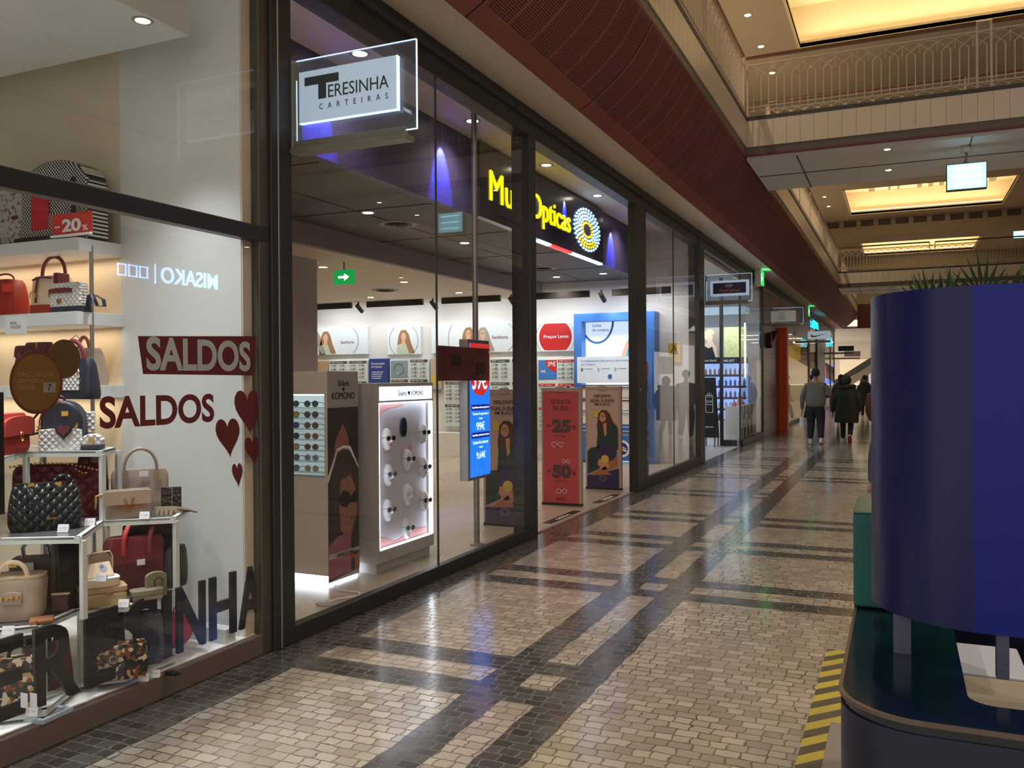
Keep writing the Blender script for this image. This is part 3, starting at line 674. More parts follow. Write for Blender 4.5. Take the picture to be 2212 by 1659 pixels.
# ------------------------------------------------------------------ blue screen on its pole
t = thing('screen_pole', 'floor to ceiling steel pole behind the optician window carrying the blue price screen', 'pole', (-3.75, 7.54, 0))
MB().tube([(0,0,0.0),(0,0,4.4)], 0.028, 14).build('pole', M['steel'], t, smooth=True); MB().lathe([(0.07,0),(0.07,0.012),(0.03,0.02)], n=24).build('floor_flange', M['steel'], t, smooth=True)
MB().lathe([(0.03,4.37),(0.08,4.385),(0.08,4.4)], n=24).build('ceiling_flange', M['steel'], t, smooth=True)
M['sblue'] = mat('screen_blue', (30,110,235), 0.3, emit=1.0, ecol=(24,110,240)); M['sred'] = mat('screen_red', (200,60,50), 0.3, emit=0.55, ecol=(215,50,44))
M['swhite'] = mat('screen_white', (225,235,255), 0.3, emit=1.0, ecol=(200,222,255)); M['snavy'] = mat('screen_navy', (26,40,140), 0.3, emit=0.4, ecol=(24,40,150))
t = thing('display_screen', 'tall lit blue screen showing 39 and 99 euro offers on the steel pole', 'screen', (-3.70, 7.27, 0.645))
bx(-0.09, 0, 0, 0.0, 0.47, 1.335).build('casing', M['steel'], t, bevel=0.006); bx(0.0, 0.045, 0.03, 0.006, 0.465, 1.3).build('display', M['sblue'], t)
def TS(s, y, z, w, h, m, b=0.0): put_text(MB(), s, (0.009, y, z), YA, ZA, w, h, 0.002, b).build('lettering', m, t)
flat(MB(), circ(0.255,0.97,0.21,26,PI,2*PI,ry=0.17)+[(0.465,1.3),(0.045,1.3)], (0.006,0,0), YA, ZA, 0.002).build('red_field', M['sred'], t)
TS('Óculos graduados', 0.06, 1.2, 0.39, 0.05, M['swhite'], 0.01); TS('39€', 0.08, 0.86, 0.32, 0.2, M['swhite'], 0.01)
for z in (0.66, 0.395): flat(MB(), [(0.06,z),(0.45,z),(0.45,z+0.055),(0.06,z+0.055)], (0.006,0,0), YA, ZA, 0.002).build('navy_bar', M['snavy'], t)
TS('Especialistas em lentes progressivas', 0.075, 0.675, 0.36, 0.024, M['swhite']); TS('Óculos Progressivos', 0.085, 0.61, 0.34, 0.035, M['swhite']); TS('desde', 0.22, 0.575, 0.07, 0.018, M['swhite'])
TS('99€', 0.16, 0.47, 0.18, 0.08, M['swhite'], 0.005); TS('Especialistas em lentes de contacto', 0.075, 0.41, 0.36, 0.024, M['swhite']); TS('Lentes de contacto', 0.09, 0.34, 0.32, 0.032, M['swhite'])
TS('desde', 0.22, 0.30, 0.07, 0.018, M['swhite']); TS('9,64€', 0.16, 0.19, 0.19, 0.075, M['swhite'], 0.005)

# ------------------------------------------------------------------ sunglasses tower and mannequin-head cabinet
M['cab'] = mat('cabinet_off_white', (205,200,190), 0.5); M['cabg'] = mat('cabinet_grey_side', (168,166,164), 0.5)
M['led'] = mat('white_led', (240,248,255), 0.4, emit=3.5, ecol=(235,244,255)); M['backlit'] = mat('pale_back_panel', (214,232,232), 0.5, emit=0.25, ecol=(214,232,236))
M['pic_dark'] = mat('photo_dark', (54,44,46), 0.4); M['pic_skin'] = mat('photo_skin', (150,104,92), 0.5); M['pic_pink'] = mat('photo_pink', (156,92,110), 0.5); M['pic_hair'] = mat('photo_hair', (62,46,44), 0.5)
M['pink'] = mat('pink_torn_paper', (222,160,160), 0.6)
t = thing('sunglasses_tower', 'white tower with lit shelves of sunglasses and a close-up portrait on its side', 'display', (-4.07, 5.59, 0))
tb = MB().box(-0.50,0,0.075,0,0.42,0.84).box(-0.50,0,1.49,0,0.42,1.672).box(-0.03,0,0.84,0,0.42,1.49).box(-0.50,0,0.84,-0.47,0.42,1.49).box(-0.47,0.12,0.84,-0.03,0.42,1.49)
tb.build('cabinet_body', M['cab'], t, bevel=0.002)
bx(-0.49,0.01,0.0,-0.01,0.41,0.072).build('lit_plinth', M['led'], t)
bx(-0.465,0.115,0.845,-0.035,0.12,1.485).build('back_panel', M['backlit'], t); bx(-0.49,0.0,1.484,-0.03,0.012,1.492).build('led_strip', M['led'], t)
sh = MB()
for i in range(7): sh.box(-0.465,0.0,0.875+i*0.085,-0.035,0.115,0.879+i*0.085)
sh.build('glass_shelves', mat('pale_glass_edge', (150,200,200), 0.2), t)
side = lambda pts, m, nm, e=0.002, x=0.001: flat(MB(), pts, (x,0,0), YA, ZA, e).build(nm, m, t)
bx(0.0,0.0,0.02,0.001,0.42,1.672).build('side_panel', M['cabg'], t)
side([(0.0,0.03),(0.415,0.06),(0.415,1.385),(0.0,1.385)], M['pic_dark'], 'portrait_print')
side([(0.06,0.9),(0.1,1.12),(0.2,1.26),(0.27,1.15),(0.3,1.0),(0.2,0.95)], M['pic_skin'], 'portrait_print', 0.003)
side([(0.0,0.85),(0.12,1.06),(0.2,1.08),(0.3,1.07),(0.415,0.9),(0.415,0.88),(0.28,1.05),(0.2,1.06),(0.12,1.04),(0.0,0.8)], M['paper'], 'torn_edge', 0.004)
side([(0.03,0.8),(0.12,1.02),(0.2,1.05),(0.3,1.03),(0.4,0.86),(0.415,0.3),(0.3,0.3),(0.05,0.4)], M['pic_hair'], 'portrait_print', 0.004)
side([(0.14,0.62),(0.16,0.8),(0.3,0.84),(0.38,0.7),(0.39,0.52),(0.34,0.44),(0.3,0.33),(0.16,0.4)], M['pic_skin'], 'portrait_print', 0.005)
side([(0.13,0.66),(0.19,0.72),(0.26,0.71),(0.3,0.66),(0.38,0.72),(0.41,0.66),(0.36,0.6),(0.3,0.62),(0.24,0.58),(0.16,0.6)], M['inkblack'], 'sunglasses_print', 0.006)
side([(0.27,0.49),(0.31,0.5),(0.35,0.49),(0.31,0.47)], mat('photo_lips', (140,70,76), 0.5), 'lips_print', 0.006)
side([(0.0,0.05),(0.3,0.06),(0.3,0.42),(0.22,0.38),(0.1,0.36),(0.0,0.3)], M['pic_pink'], 'coat_print', 0.0045)
side([(0.0,0.2),(0.415,0.215),(0.415,0.24),(0.0,0.24)], M['cabg'], 'strap_line', 0.006); put_text(MB(), 'UNAFRAID TO CHANGE', (0.008,0.1,0.205), YA, ZA, 0.24, 0.026, 0.001).build('lettering', M['inkblack'], t)
side([(0.35,0.06),(0.415,0.07),(0.415,0.2),(0.37,0.18),(0.3,0.2),(0.3,0.17),(0.35,0.16)], mat('photo_orange', (170,92,60), 0.5), 'orange_print', 0.007)
put_text(MB(), 'Solaris', (0.002,0.14,1.555), YA, ZA, 0.15, 0.05, 0.002).build('lettering', M['inkblack'], t); side(heart(0.215,1.53,0.035,0.035), M['inkblack'], 'heart', 0.002)
put_text(MB(), 'KOMONO', (0.002,0.06,1.45), YA, ZA, 0.31, 0.055, 0.002, 0.0).build('lettering', M['inkblack'], t)
# one pair of sunglasses, then copies with own lens colour
def sunglasses(lenscol, framecol, name='sunglasses', w=0.13, clear=False, rx=0.026, rz=0.021):
    t = thing(name, None, None)
    f = MB()
    for s in (-1, 1):
        c = s*0.034
        f.tube([(c+rx*math.cos(a*PI/8), 0, rz*math.sin(a*PI/8)-(0.003*s*0)) for a in range(16)], 0.0026, 6, closed=True)
        f.tube([(s*0.06,0,0.010),(s*0.065,0.01,0.010),(s*0.066,0.06,0.008),(s*0.066,0.125,-0.012)], 0.0024, 6)
    f.tube([(-0.009,0,0.006),(0,-0.002,0.010),(0.009,0,0.006)], 0.0024, 6)
    f.build('frame', mat('frame_%d_%d_%d' % framecol, framecol, 0.25), t, smooth=True)
    for s in (-1, 1):
        l = MB(); flat(l, circ(s*0.034, 0, rx-0.001, 14, ry=rz-0.001), (0,-0.001,0), XA, ZA, -0.0012)
        l.build('lens', mat('lens_%d_%d_%d' % lenscol, lenscol, 0.08, spec=0.9), t)
    return t
SG = [((70,74,82),(30,28,28)),((52,84,66),(70,44,40)),((206,190,92),(46,36,32)),((92,86,90),(60,50,48)),((84,82,190),(54,50,54)),((120,88,80),(110,80,66)),((60,66,62),(24,24,26)),((150,104,84),(186,150,112)),
      ((214,180,120),(60,50,44)),((120,84,66),(176,142,106)),((112,122,136),(40,46,58)),((150,150,176),(196,200,214)),((120,130,140),(60,62,66)),((170,156,110),(200,200,200))]
CN = ['grey','green','yellow','mauve','blue','brown','dark green','rose brown','amber','tan brown','slate','clear violet','silver grey','olive gold']
for i in range(7):
    for k in range(2):
        n = i*2+k; lc, fc = SG[n]
        g = sunglasses(lc, fc); g.scale = (1.1,0.7,1.1); g.location = (-4.07-0.36+k*0.185, 5.62, 0.879+(6-i)*0.085+0.028)
        tag(g, 'sunglasses with %s lenses, %s pair on the %s lit shelf from the top' % (CN[n], ['left','right'][k], ['first','second','third','fourth','fifth','sixth','lowest'][i]), 'sunglasses', 'sunglasses on the lit tower')
        for c in g.children: c.name = c.name
t = thing('mannequin_cabinet', 'lit white cabinet with mannequin heads wearing sunglasses', 'display', (-3.91, 6.05, 0))
cb = MB().box(-0.48,0,0.0,0,0.93,0.001); cb = MB().box(-0.46,0.02,0,-0.03,0.90,0.09).box(-0.48,0,0.09,0,0.93,0.20).box(-0.48,0,1.41,0,0.93,1.575).box(-0.48,0,0.2,0,0.03,1.41).box(-0.48,0.9,0.2,0,0.93,1.41).box(-0.48,0.03,0.2,-0.06,0.9,1.41)
cb.build('cabinet_body', M['cabg'], t, bevel=0.003)
bx(0,0.03,1.43,0.004,0.905,1.545).build('lit_header', mat('lit_header_white', (235,242,250), 0.4, emit=1.3, ecol=(225,238,255)), t)
put_text(MB(), 'Solaris', (0.005,0.32,1.465), YA, ZA, 0.13, 0.045, 0.002).build('lettering', M['inkblack'], t); flat(MB(), heart(0.495,1.487,0.04,0.042), (0.005,0,0), YA, ZA, 0.002).build('heart', M['teal'], t)
put_text(MB(), 'KOMONO', (0.005,0.54,1.465), YA, ZA, 0.2, 0.042, 0.002, 0.0).build('lettering', M['inkblack'], t)
bk = MB().box(-0.06,0.03,0.2,-0.055,0.9,1.41); bk.build('back_board', mat('lilac_grey_board', (206,204,214), 0.6), t)
flat(MB(), [(0.03,1.41),(0.03,1.2),(0.1,1.24),(0.15,1.33),(0.26,1.36),(0.5,1.38),(0.52,1.41)], (-0.054,0,0), YA, ZA, 0.003).build('torn_paper', M['pink'], t)
flat(MB(), [(0.03,0.2),(0.03,0.3),(0.2,0.27),(0.34,0.22),(0.5,0.24),(0.62,0.28),(0.88,0.26),(0.9,0.2)], (-0.054,0,0), YA, ZA, 0.003).build('torn_paper', M['pink'], t)
flat(MB(), [(0.42,0.93),(0.62,1.04),(0.64,0.98)], (-0.054,0,0), YA, ZA, 0.003).build('torn_paper', M['pink'], t)
ls = MB().box(-0.03,0.895,0.2,0.002,0.915,1.41).box(-0.03,0.03,1.40,0.002,0.9,1.412).box(-0.03,0.03,0.195,0.002,0.9,0.203).box(-0.03,0.022,0.2,0.0,0.032,1.41)
ls.build('led_strip', M['led'], t)
flat(MB(), circ(0.475,1.19,0.045,20,ry=0.085), (-0.05,0,0), YA, ZA, 0.02).build('mirror', mat('blue_mirror', (60,90,130), 0.05, 0.9), t)
# mannequin masks
M['mask'] = mat('glossy_white_mask', (214,214,216), 0.2, coat=0.5)
HP = [(834,949,(196,60,60)),(911,936,None),(878,993,None),(913,1010,(190,60,70)),(837,1026,(190,60,70)),(878,1068,None),(914,1082,None),(836,1102,None),(876,1141,None)]
LC = [((40,40,44),(150,96,66),'black'),((54,54,58),(60,56,56),'dark grey'),((44,44,46),(70,70,74),'square charcoal'),((60,60,110),(70,80,150),'violet framed'),((90,96,104),(150,156,160),'silver'),((200,204,208),(190,190,194),'clear'),((52,52,56),(44,44,46),'wide black'),((86,88,92),(120,116,112),'round grey'),((110,110,112),(150,140,130),'small round')]
heads = []
for i, (px, py, lip) in enumerate(HP):
    p = onX(px, py, -3.955); L_ = LC[i]
    h = thing('mannequin_mask', 'glossy white mannequin face wearing %s sunglasses in the lit cabinet, %s column' % (L_[2], 'left' if px < 860 else 'middle' if px < 900 else 'right'), 'mannequin head', (p.x, p.y, p.z), -0.3, 'mannequin faces in the cabinet')
    def fm(u, v):
        a = u*PI; z = (v-0.5)*2; r = math.sqrt(max(0, 1-z*z*0.96)); yy = -math.cos(a)*0.05*r*(1 if z > -0.2 else 1-0.35*(-z-0.2)); d = math.sin(a)*r
        x = 0.055*d; nose = math.exp(-((a-PI/2)/0.16)**2)*(math.exp(-((z+0.12)/0.13)**2)*0.026+math.exp(-((z-0.12)/0.2)**2)*0.008)
        lips = math.exp(-((a-PI/2)/0.28)**2)*math.exp(-((z+0.45)/0.06)**2)*0.006; chin = math.exp(-((a-PI/2)/0.4)**2)*math.exp(-((z+0.78)/0.15)**2)*0.012
        eye = -(math.exp(-((a-PI/2-0.5)/0.22)**2)+math.exp(-((a-PI/2+0.5)/0.22)**2))*math.exp(-((z-0.1)/0.1)**2)*0.008
        return (x+nose+lips+chin+eye, yy, z*0.095)
    MB().grid(fm, 28, 30).build('face', M['mask'], h, smooth=True)
    if lip:
        MB().ell((0.052,0,-0.043),(0.008,0.014,0.006),10,6).build('lips', mat('red_lips', (190,50,56), 0.3), h, smooth=True)
    g = sunglasses(L_[0], L_[1]); tag(g, '%s sunglasses worn by a white mannequin face, %s column' % (L_[2], 'left' if px < 860 else 'middle' if px < 900 else 'right'), 'sunglasses', 'sunglasses on mannequin faces')
    g.scale = (0.82,0.55,0.95); g.location = (p.x+math.cos(-0.3)*0.066, p.y+math.sin(-0.3)*0.066, p.z+0.012); g.rotation_euler = (0,0,PI/2-0.3)
area((-3.9, 6.5, 0.9), (-3.0, 6.5, 0.4), 0.5, 0.9, 1.2, (230,238,255))
# cable and floor disc, sticker marks at the threshold
t = thing('floor_socket', 'grey round floor plate with white cable on the optician floor', 'socket', (-3.757, 5.15, 0))
MB().lathe([(0.085,0),(0.085,0.006),(0.08,0.009)], n=28).build('cover_plate', M['grey'], t, smooth=True)
MB().tube([(0,0.01,0.008),(0.01,0.10,0.01),(0.11,0.24,0.012),(0.05,0.32,0.012),(-0.15,0.33,0.012),(-0.22,0.40,0.02)], 0.006, 8).build('cable', M['paper'], t, smooth=True)
for i, (y0, y1, s) in enumerate(((8.95,9.95,'SAÍDA'),(10.65,11.55,'ENTRADA'))):
    t = thing('floor_sticker', 'black floor sticker reading %s at the optician threshold' % s, 'sticker', (-3.64, y0, 0))
    bx(0, 0, 0.0, 0.11, y1-y0, 0.002).build('sticker', M['inkblack'], t); put_text(MB(), s, (0.085, 0.28, 0.002), YA, -XA, 0.42, 0.06, 0.001, 0.02).build('lettering', M['paper'], t)

# ------------------------------------------------------------------ far wall: picture panels, price racks, contact lens corner
FW = 16.27
def wallpic(x0, x1, z0, z1, label, fill):
    t = thing('wall_picture', label, 'picture', (x0, FW, z0), 0, 'picture panels on the far wall')
    bx(0,-0.04,0,x1-x0,0.03,z1-z0).build('panel', mat('lit_picture_panel', (226,238,240), 0.5, emit=0.04, ecol=(226,240,244)), t, bevel=0.004)
    fill(t, x1-x0, z1-z0); return t
def pf(t, pts, m, nm, e=0.002, o=-0.041): flat(MB(), pts, (0,o,0), XA, ZA, e).build(nm, m, t)
M['curl'] = mat('print_curly_hair', (156,122,84), 0.6); M['face2'] = mat('print_face', (222,178,148), 0.6); M['shirt'] = mat('print_pale_green', (196,208,190), 0.6); M['mauvet'] = mat('print_mauve_text', (150,96,130), 0.5)
M['greyh'] = mat('print_grey_hair', (168,158,144), 0.6)
def woman(t, cx, s=1.0, hair=None, gl=False):
    hair = hair or M['curl']
    pf(t, [(cx-0.17*s,0.0),(cx-0.18*s,0.12*s),(cx-0.1*s,0.27*s),(cx+0.05*s,0.27*s),(cx+0.2*s,0.15*s),(cx+0.26*s,0.0)], M['shirt'], 'blouse_print')
    pf(t, [(cx-0.16*s,0.2*s),(cx-0.12*s,0.42*s),(cx-0.06*s,0.52*s),(cx+0.06*s,0.53*s),(cx+0.13*s,0.43*s),(cx+0.18*s,0.25*s),(cx+0.28*s,0.03*s),(cx+0.14*s,0.02),(cx+0.06*s,0.22*s),(cx-0.06*s,0.24*s)], hair, 'hair_print', 0.003)
    pf(t, circ(cx, 0.38*s, 0.062*s, 16, ry=0.088*s), M['face2'], 'face_print', 0.004); pf(t, [(cx-0.04*s,0.31*s),(cx+0.04*s,0.31*s),(cx+0.05*s,0.22*s),(cx,0.17*s),(cx-0.05*s,0.22*s)], M['face2'], 'neck_print', 0.0035)
    if gl:
        m = MB()
        for q in (-1,1): m.tube([(cx+q*0.028*s+0.022*s*math.cos(a*PI/5),-0.046,0.4*s+0.016*s*math.sin(a*PI/5)) for a in range(10)], 0.003, 4, closed=True)
        m.build('glasses_print', M['inkblack'], t)
def arc(t, cx, cz, rx, rz, a0, a1, m=None):
    MB().tube([(cx+rx*math.cos(a0+(a1-a0)*i/16), -0.043, cz+rz*math.sin(a0+(a1-a0)*i/16)) for i in range(17)], 0.005, 4).build('arc_line', m or M['darkgrey'], t)
def senh(t, w, h):
    woman(t, w*0.18+0.05, 1.0); woman(t, w*0.18-0.22, 0.98, M['greyh'], True); put_text(MB(), 'Senhora', (w*0.5,-0.043,0.24), XA, ZA, 0.36, 0.07, 0.002, 0.008).build('lettering', M['mauvet'], t); arc(t, w*0.62, h/2, 0.3, 0.32, -1.0, 1.0)
wallpic(-12.15, -10.73, 2.18, 2.78, 'wide pale panel of two women with mauve word, behind the mauve wall edge', senh)
def solo(t, w, h): woman(t, w/2, 1.0); arc(t, w/2, h/2, 0.36, 0.36, -0.95, 0.95); arc(t, w/2, h/2, 0.36, 0.36, PI-0.95, PI+0.95)
wallpic(-10.22, -9.39, 2.155, 2.75, 'square pale panel of one smiling curly-haired woman', solo)
def senh2(t, w, h):
    woman(t, w*0.42, 1.0, None, True); woman(t, w*0.58, 0.98, M['greyh'], True); put_text(MB(), 'Senhora', (w*0.68,-0.043,0.27), XA, ZA, 0.36, 0.07, 0.002, 0.008).build('lettering', M['mauvet'], t)
    arc(t, w*0.3, h/2, 0.22, 0.33, PI-1.0, PI+1.0); arc(t, w*0.78, h/2, 0.3, 0.33, -1.0, 1.0)
wallpic(-9.12, -7.02, 2.165, 2.77, 'widest pale panel of two women, behind the dark red window vinyl', senh2)
def leves(t, w, h):
    k = circ(w/2-0.02, h/2, 0.35, 30); k = [(a, min(max(b, 0.02), h-0.02)) for a, b in k]
    pf(t, k, mat('print_red', (205,44,44), 0.5), 'red_disc'); put_text(MB(), 'Preços Leves', (0.15,-0.045,0.245), XA, ZA, 0.53, 0.085, 0.002, 0.015).build('lettering', M['paper'], t)
    arc(t, w/2-0.02, h/2, 0.41, 0.41, -0.72, 0.72, M['grey']); arc(t, w/2-0.02, h/2, 0.41, 0.41, PI-0.72, PI+0.72, M['grey'])
wallpic(-6.69, -5.855, 2.155, 2.73, 'square panel with a red disc reading Preços Leves', leves)
# racks
M['rack'] = mat('pale_rack_panel', (212,224,220), 0.5, emit=0.03, ecol=(214,230,226)); M['tagdark'] = mat('rack_label_grey', (78,78,78), 0.5); M['tagred'] = mat('rack_label_red', (206,44,44), 0.5)
eg0 = None
def eyeglass(x, z, label, group):
    global eg0
    if eg0 is None:
        f = MB()
        for s in (-1,1):
            f.tube([(s*0.034+0.025*math.cos(a*PI/4),0,0.018*math.sin(a*PI/4)) for a in range(8)], 0.0035, 4, closed=True)
            f.tube([(s*0.06,0,0.008),(s*0.064,0.03,0.006),(s*0.05,0.05,-0.02)], 0.003, 4)
        f.tube([(-0.01,0,0.004),(0.01,0,0.004)], 0.003, 4); f.tube([(0.02,0.05,0.02),(0.02,0.02,0.0)], 0.009, 6)
        eg0 = f.build('eyeglasses', mat('eyeglass_dark_frame', (60,58,56), 0.35))
        o = eg0
    else: o = eg0.copy(); COL.objects.link(o)
    o.location = (x, FW-0.1, z); tag(o, label, 'eyeglasses', group)
def rack(x0, x1, z0, z1, cols, label, name, red=False, skip=None):
    t = thing('eyewear_rack', label, 'display rack', (x0, FW, z0))
    w, h = x1-x0, z1-z0
    bx(0,-0.05,0,w,0.027,h).build('panel', M['rack'], t, bevel=0.003)
    cw = w/cols; bl = 0.46; nb = max(1, int(round(h/bl))); bh = h/nb
    for b in range(nb):
        zt = h-b*bh
        for c in range(cols):
            if skip and (b, c) in skip: continue
            xx = c*cw+0.03
            bx(xx,-0.056,zt-0.07,xx+cw-0.06,-0.05,zt-0.015).build('price_label', M['tagred'] if red else M['tagdark'], t)
            put_text(MB(), ['39€ Tween','119€ FENDI','99€','149€ D&G'][(b+c) % 4 if not red else 0], (xx+0.03,-0.058,zt-0.06), XA, ZA, (cw-0.06)*0.7, 0.035, 0.001).build('lettering', M['inkwhite'], t)
            for r in range(4 if bh > 0.4 else 3):
                for k in range(2):
                    if x0 < -9.15 and z0+zt < 1.6: continue
                    eyeglass(x0+xx+(cw-0.06)*(0.25+0.5*k), z0+zt-0.12-r*0.085, 'one of the identical dark-framed eyeglasses on %s' % name, 'eyeglasses on '+name)
    return t
rack(-11.75, -10.72, 1.13, 2.045, 2, 'pale eyewear rack with dark price labels, leftmost and partly behind the sunglasses tower', 'the leftmost rack')
t = thing('info_board', 'dark blue board with white writing between the racks', 'board', (-10.68, FW, 1.3))
bx(0,-0.06,0,0.48,0.032,0.77).build('board', mat('board_blue', (52,70,140), 0.5), t)
put_text(MB(), 'Os seus óculos\nem 4 passos', (0.06,-0.062,0.56), XA, ZA, 0.34, 0.13, 0.001, 0.01).build('lettering', M['paper'], t)
for i in range(4): bx(0.07,-0.062,0.47-i*0.045,0.36-0.02*i,-0.06,0.485-i*0.045).build('text_line', M['paper'], t)
bx(0.03,-0.062,0.02,0.44,-0.06,0.24).build('pale_table', mat('board_pale', (170,196,214), 0.5), t)
rack(-10.15, -9.18, 1.2, 2.05, 2, 'pale eyewear rack with a blue picture tile, right of the blue board', 'the rack right of the blue board', skip={(0,0)})
tt = thing('picture_tile', 'grey-blue tile picturing a pair of gold glasses on the rack right of the blue board', 'picture', (-10.12, FW-0.05, 1.66))
bx(0,-0.012,0,0.42,0,0.36).build('tile', mat('tile_blue_grey', (130,160,172), 0.5), tt); MB().tube([(0.21+0.12*math.cos(a*PI/8),-0.016,0.2+0.11*math.sin(a*PI/8)*(1.2 if a > 8 else 0.9)) for a in range(16)], 0.008, 5, closed=True).build('glasses_print', M['gold'], tt)
tt = thing('picture_tile', 'beige leafy tile at the far left end of the racks', 'picture', (-12.15, FW, 1.62)); bx(0,-0.05,0,0.38,0,0.42).build('tile', mat('tile_gold_beige', (190,164,122), 0.5, var=0.6, vscale=14), tt)
tt = thing('picture_tile', 'tall beige tile right of the rack with the glasses picture', 'picture', (-9.14, FW, 1.4)); bx(0,-0.05,0,0.26,0,0.65).build('tile', mat('tile_beige', (190,176,156), 0.5), tt); bx(0.02,-0.052,0.1,0.24,-0.05,0.3).build('pale_band', M['sun'], tt)
rack(-8.82, -7.85, 0.62, 2.05, 2, 'tall pale eyewear rack with dark labels behind the dark red vinyl', 'the tall rack behind the red vinyl')
rack(-7.75, -6.78, 0.62, 2.02, 2, 'tall pale eyewear rack between the blue screen and the door post', 'the rack beside the blue screen')
rack(-6.68, -5.85, 0.57, 2.0, 2, 'eyewear rack with red price labels below the red disc panel', 'the red-labelled rack', red=True, skip={(0,0)})
tt = thing('price_poster', 'blue and red tile with 39 and 99 euro prices on the red-labelled rack', 'poster', (-6.65, FW-0.05, 1.6))
bx(0,-0.01,0,0.39,0,0.38).build('tile', mat('print_blue', (64,128,206), 0.5), tt); flat(MB(), circ(0.39,0.38,0.24,20,PI,1.5*PI)+[(0.39,0.38)], (0,-0.011,0), XA, ZA, 0.002).build('red_corner', M['tagred'], tt)
put_text(MB(), '39€', (0.2,-0.014,0.25), XA, ZA, 0.17, 0.1, 0.001, 0.02).build('lettering', M['paper'], tt); put_text(MB(), '99€', (0.05,-0.013,0.12), XA, ZA, 0.11, 0.065, 0.001, 0.01).build('lettering', M['paper'], tt)
# white low counters below the racks
tag(bx(-8.95, 15.95, 0.0, -6.75, 16.25, 0.5).build('low_cabinet', M['white'], bevel=0.005), 'low white cabinet below the tall racks', 'cabinet')
tag(bx(-6.95, 15.7, 0.15, -6.72, 15.95, 1.95).build('slim_display', mat('slim_display_cream', (206,204,180), 0.5), bevel=0.004), 'slim pale display column with orange top just right of the entrance post', 'display')
tag(bx(-6.94, 15.69, 1.72, -6.73, 15.7, 2.0).build('orange_header', mat('orange_lit', (255,110,30), 0.5, emit=0.6, ecol=(255,100,20))), 'small bright orange header on the slim display column', 'sign')
# blue contact lens corner
M['lblue'] = mat('lens_corner_blue', (62,120,200), 0.45); M['lpale'] = mat('lens_corner_pale', (214,230,244), 0.5, emit=0.15, ecol=(214,232,250)); M['lite'] = mat('backlit_white_blue', (226,240,250), 0.5, emit=0.5, ecol=(222,240,255))
t = thing('contact_lens_display', 'blue framed contact lens display with a lit picture and shelves', 'display', (-5.79, FW, 0))
MB().box(0,-0.35,0,0.16,0,2.86).box(1.43,-0.35,0,1.6,0,2.86).box(0.16,-0.35,2.70,1.43,0,2.86).build('blue_frame', M['lblue'], t, bevel=0.006)
bx(0.16,-0.10,0.0,1.43,0.0,2.70).build('lit_picture', M['lite'], t)
F2 = lambda pts, m, nm, e=0.002: flat(MB(), pts, (0,-0.102,0), XA, ZA, e).build(nm, m, t)
MB().tube([(0.4+0.32*math.cos(-PI*i/14+0.2), -0.105, 2.72+0.42*math.sin(-PI*i/14+0.2)) for i in range(15)], 0.02, 6).build('blue_arc', M['lblue'], t)
put_text(MB(), 'Lentes\nde contacto', (0.3,-0.104,2.52), XA, ZA, 0.34, 0.15, 0.002, 0.006).build('lettering', M['lblue'], t)
F2([(0.95,1.9),(1.0,2.3),(1.06,2.44),(1.18,2.5),(1.35,2.46),(1.43,2.4),(1.43,1.9)], mat('print_cyan_shirt', (70,180,215), 0.5), 'shirt_print')
F2([(0.82,1.9),(0.98,2.32),(1.05,2.3),(0.93,1.9)], M['face2'], 'arm_print', 0.003); F2([(1.1,2.3),(1.14,2.7),(1.3,2.7),(1.32,2.4),(1.22,2.28)], M['curl'], 'hair_print', 0.004)
bx(0.12,-0.50,1.52,1.44,-0.46,2.02).build('step_panel', M['lpale'], t)
put_text(MB(), 'O complemento ideal para os seus óculos,', (0.2,-0.502,1.915), XA, ZA, 0.95, 0.05, 0.001).build('lettering', M['lblue'], t); put_text(MB(), 'em 4 passos.', (0.2,-0.502,1.85), XA, ZA, 0.3, 0.045, 0.001).build('lettering', M['lblue'], t)
for i in range(3):
    put_text(MB(), str(i+1), (0.2+i*0.33,-0.502,1.745), XA, ZA, 0.04, 0.06, 0.001).build('lettering', M['lblue'], t); bx(0.27+i*0.33,-0.502,1.785,0.44+i*0.33,-0.5,1.793).build('text_line', M['lblue'], t)
F3 = MB(); flat(F3, circ(0.78,1.64,0.045,16,0.6,5.6), (0,-0.502,0), XA, ZA, 0.002); F3.build('lens_drop', M['lblue'], t)
s = MB()
for z in (0.52, 0.98, 1.22, 1.46): s.box(0.16,-0.48,z,1.43,-0.1,z+0.025)
s.build('shelf', M['grey'], t)
for i, z in enumerate((1.245, 1.005)):
    bx(0.17,-0.46,z,1.42,-0.3,z+0.16).build('leaflet_box', M['paper'], t); bx(0.17,-0.462,z+0.165,1.42,-0.46,z+0.2).build('label_strip', [M['grey'], M['tanp']][i], t)
bx(0.17,-0.46,0.74,1.42,-0.3,0.96).build('leaflet_box', M['paper'], t); bx(0.14,-0.48,0.05,1.44,-0.12,0.52).build('lower_cabinet', M['lblue'], t); bx(0.14,-0.46,0.56,1.44,-0.3,0.74).build('blue_drawer', M['lblue'], t)
for z in (0.6,0.68): bx(0.14,-0.465,z,1.44,-0.46,z+0.012).build('white_line', M['paper'], t)
e = MB(); flat(e, circ(1.0,0.28,0.16,28), (0,-0.482,0), XA, ZA, 0.002); e.build('round_emblem', M['paper'], t); e = MB(); flat(e, circ(1.0,0.28,0.115,24), (0,-0.484,0), XA, ZA, 0.002); e.build('emblem_core', mat('emblem_navy', (44,50,110), 0.5), t)
e = MB(); flat(e, [(0.9,0.30),(0.98,0.33),(1.08,0.29),(1.09,0.27),(0.99,0.3),(0.91,0.27)], (0,-0.486,0), XA, ZA, 0.002); flat(e, [(0.91,0.25),(1.0,0.28),(1.1,0.25),(1.08,0.22),(1.0,0.25),(0.93,0.22)], (0,-0.486,0), XA, ZA, 0.002); e.build('emblem_hands', M['paper'], t)
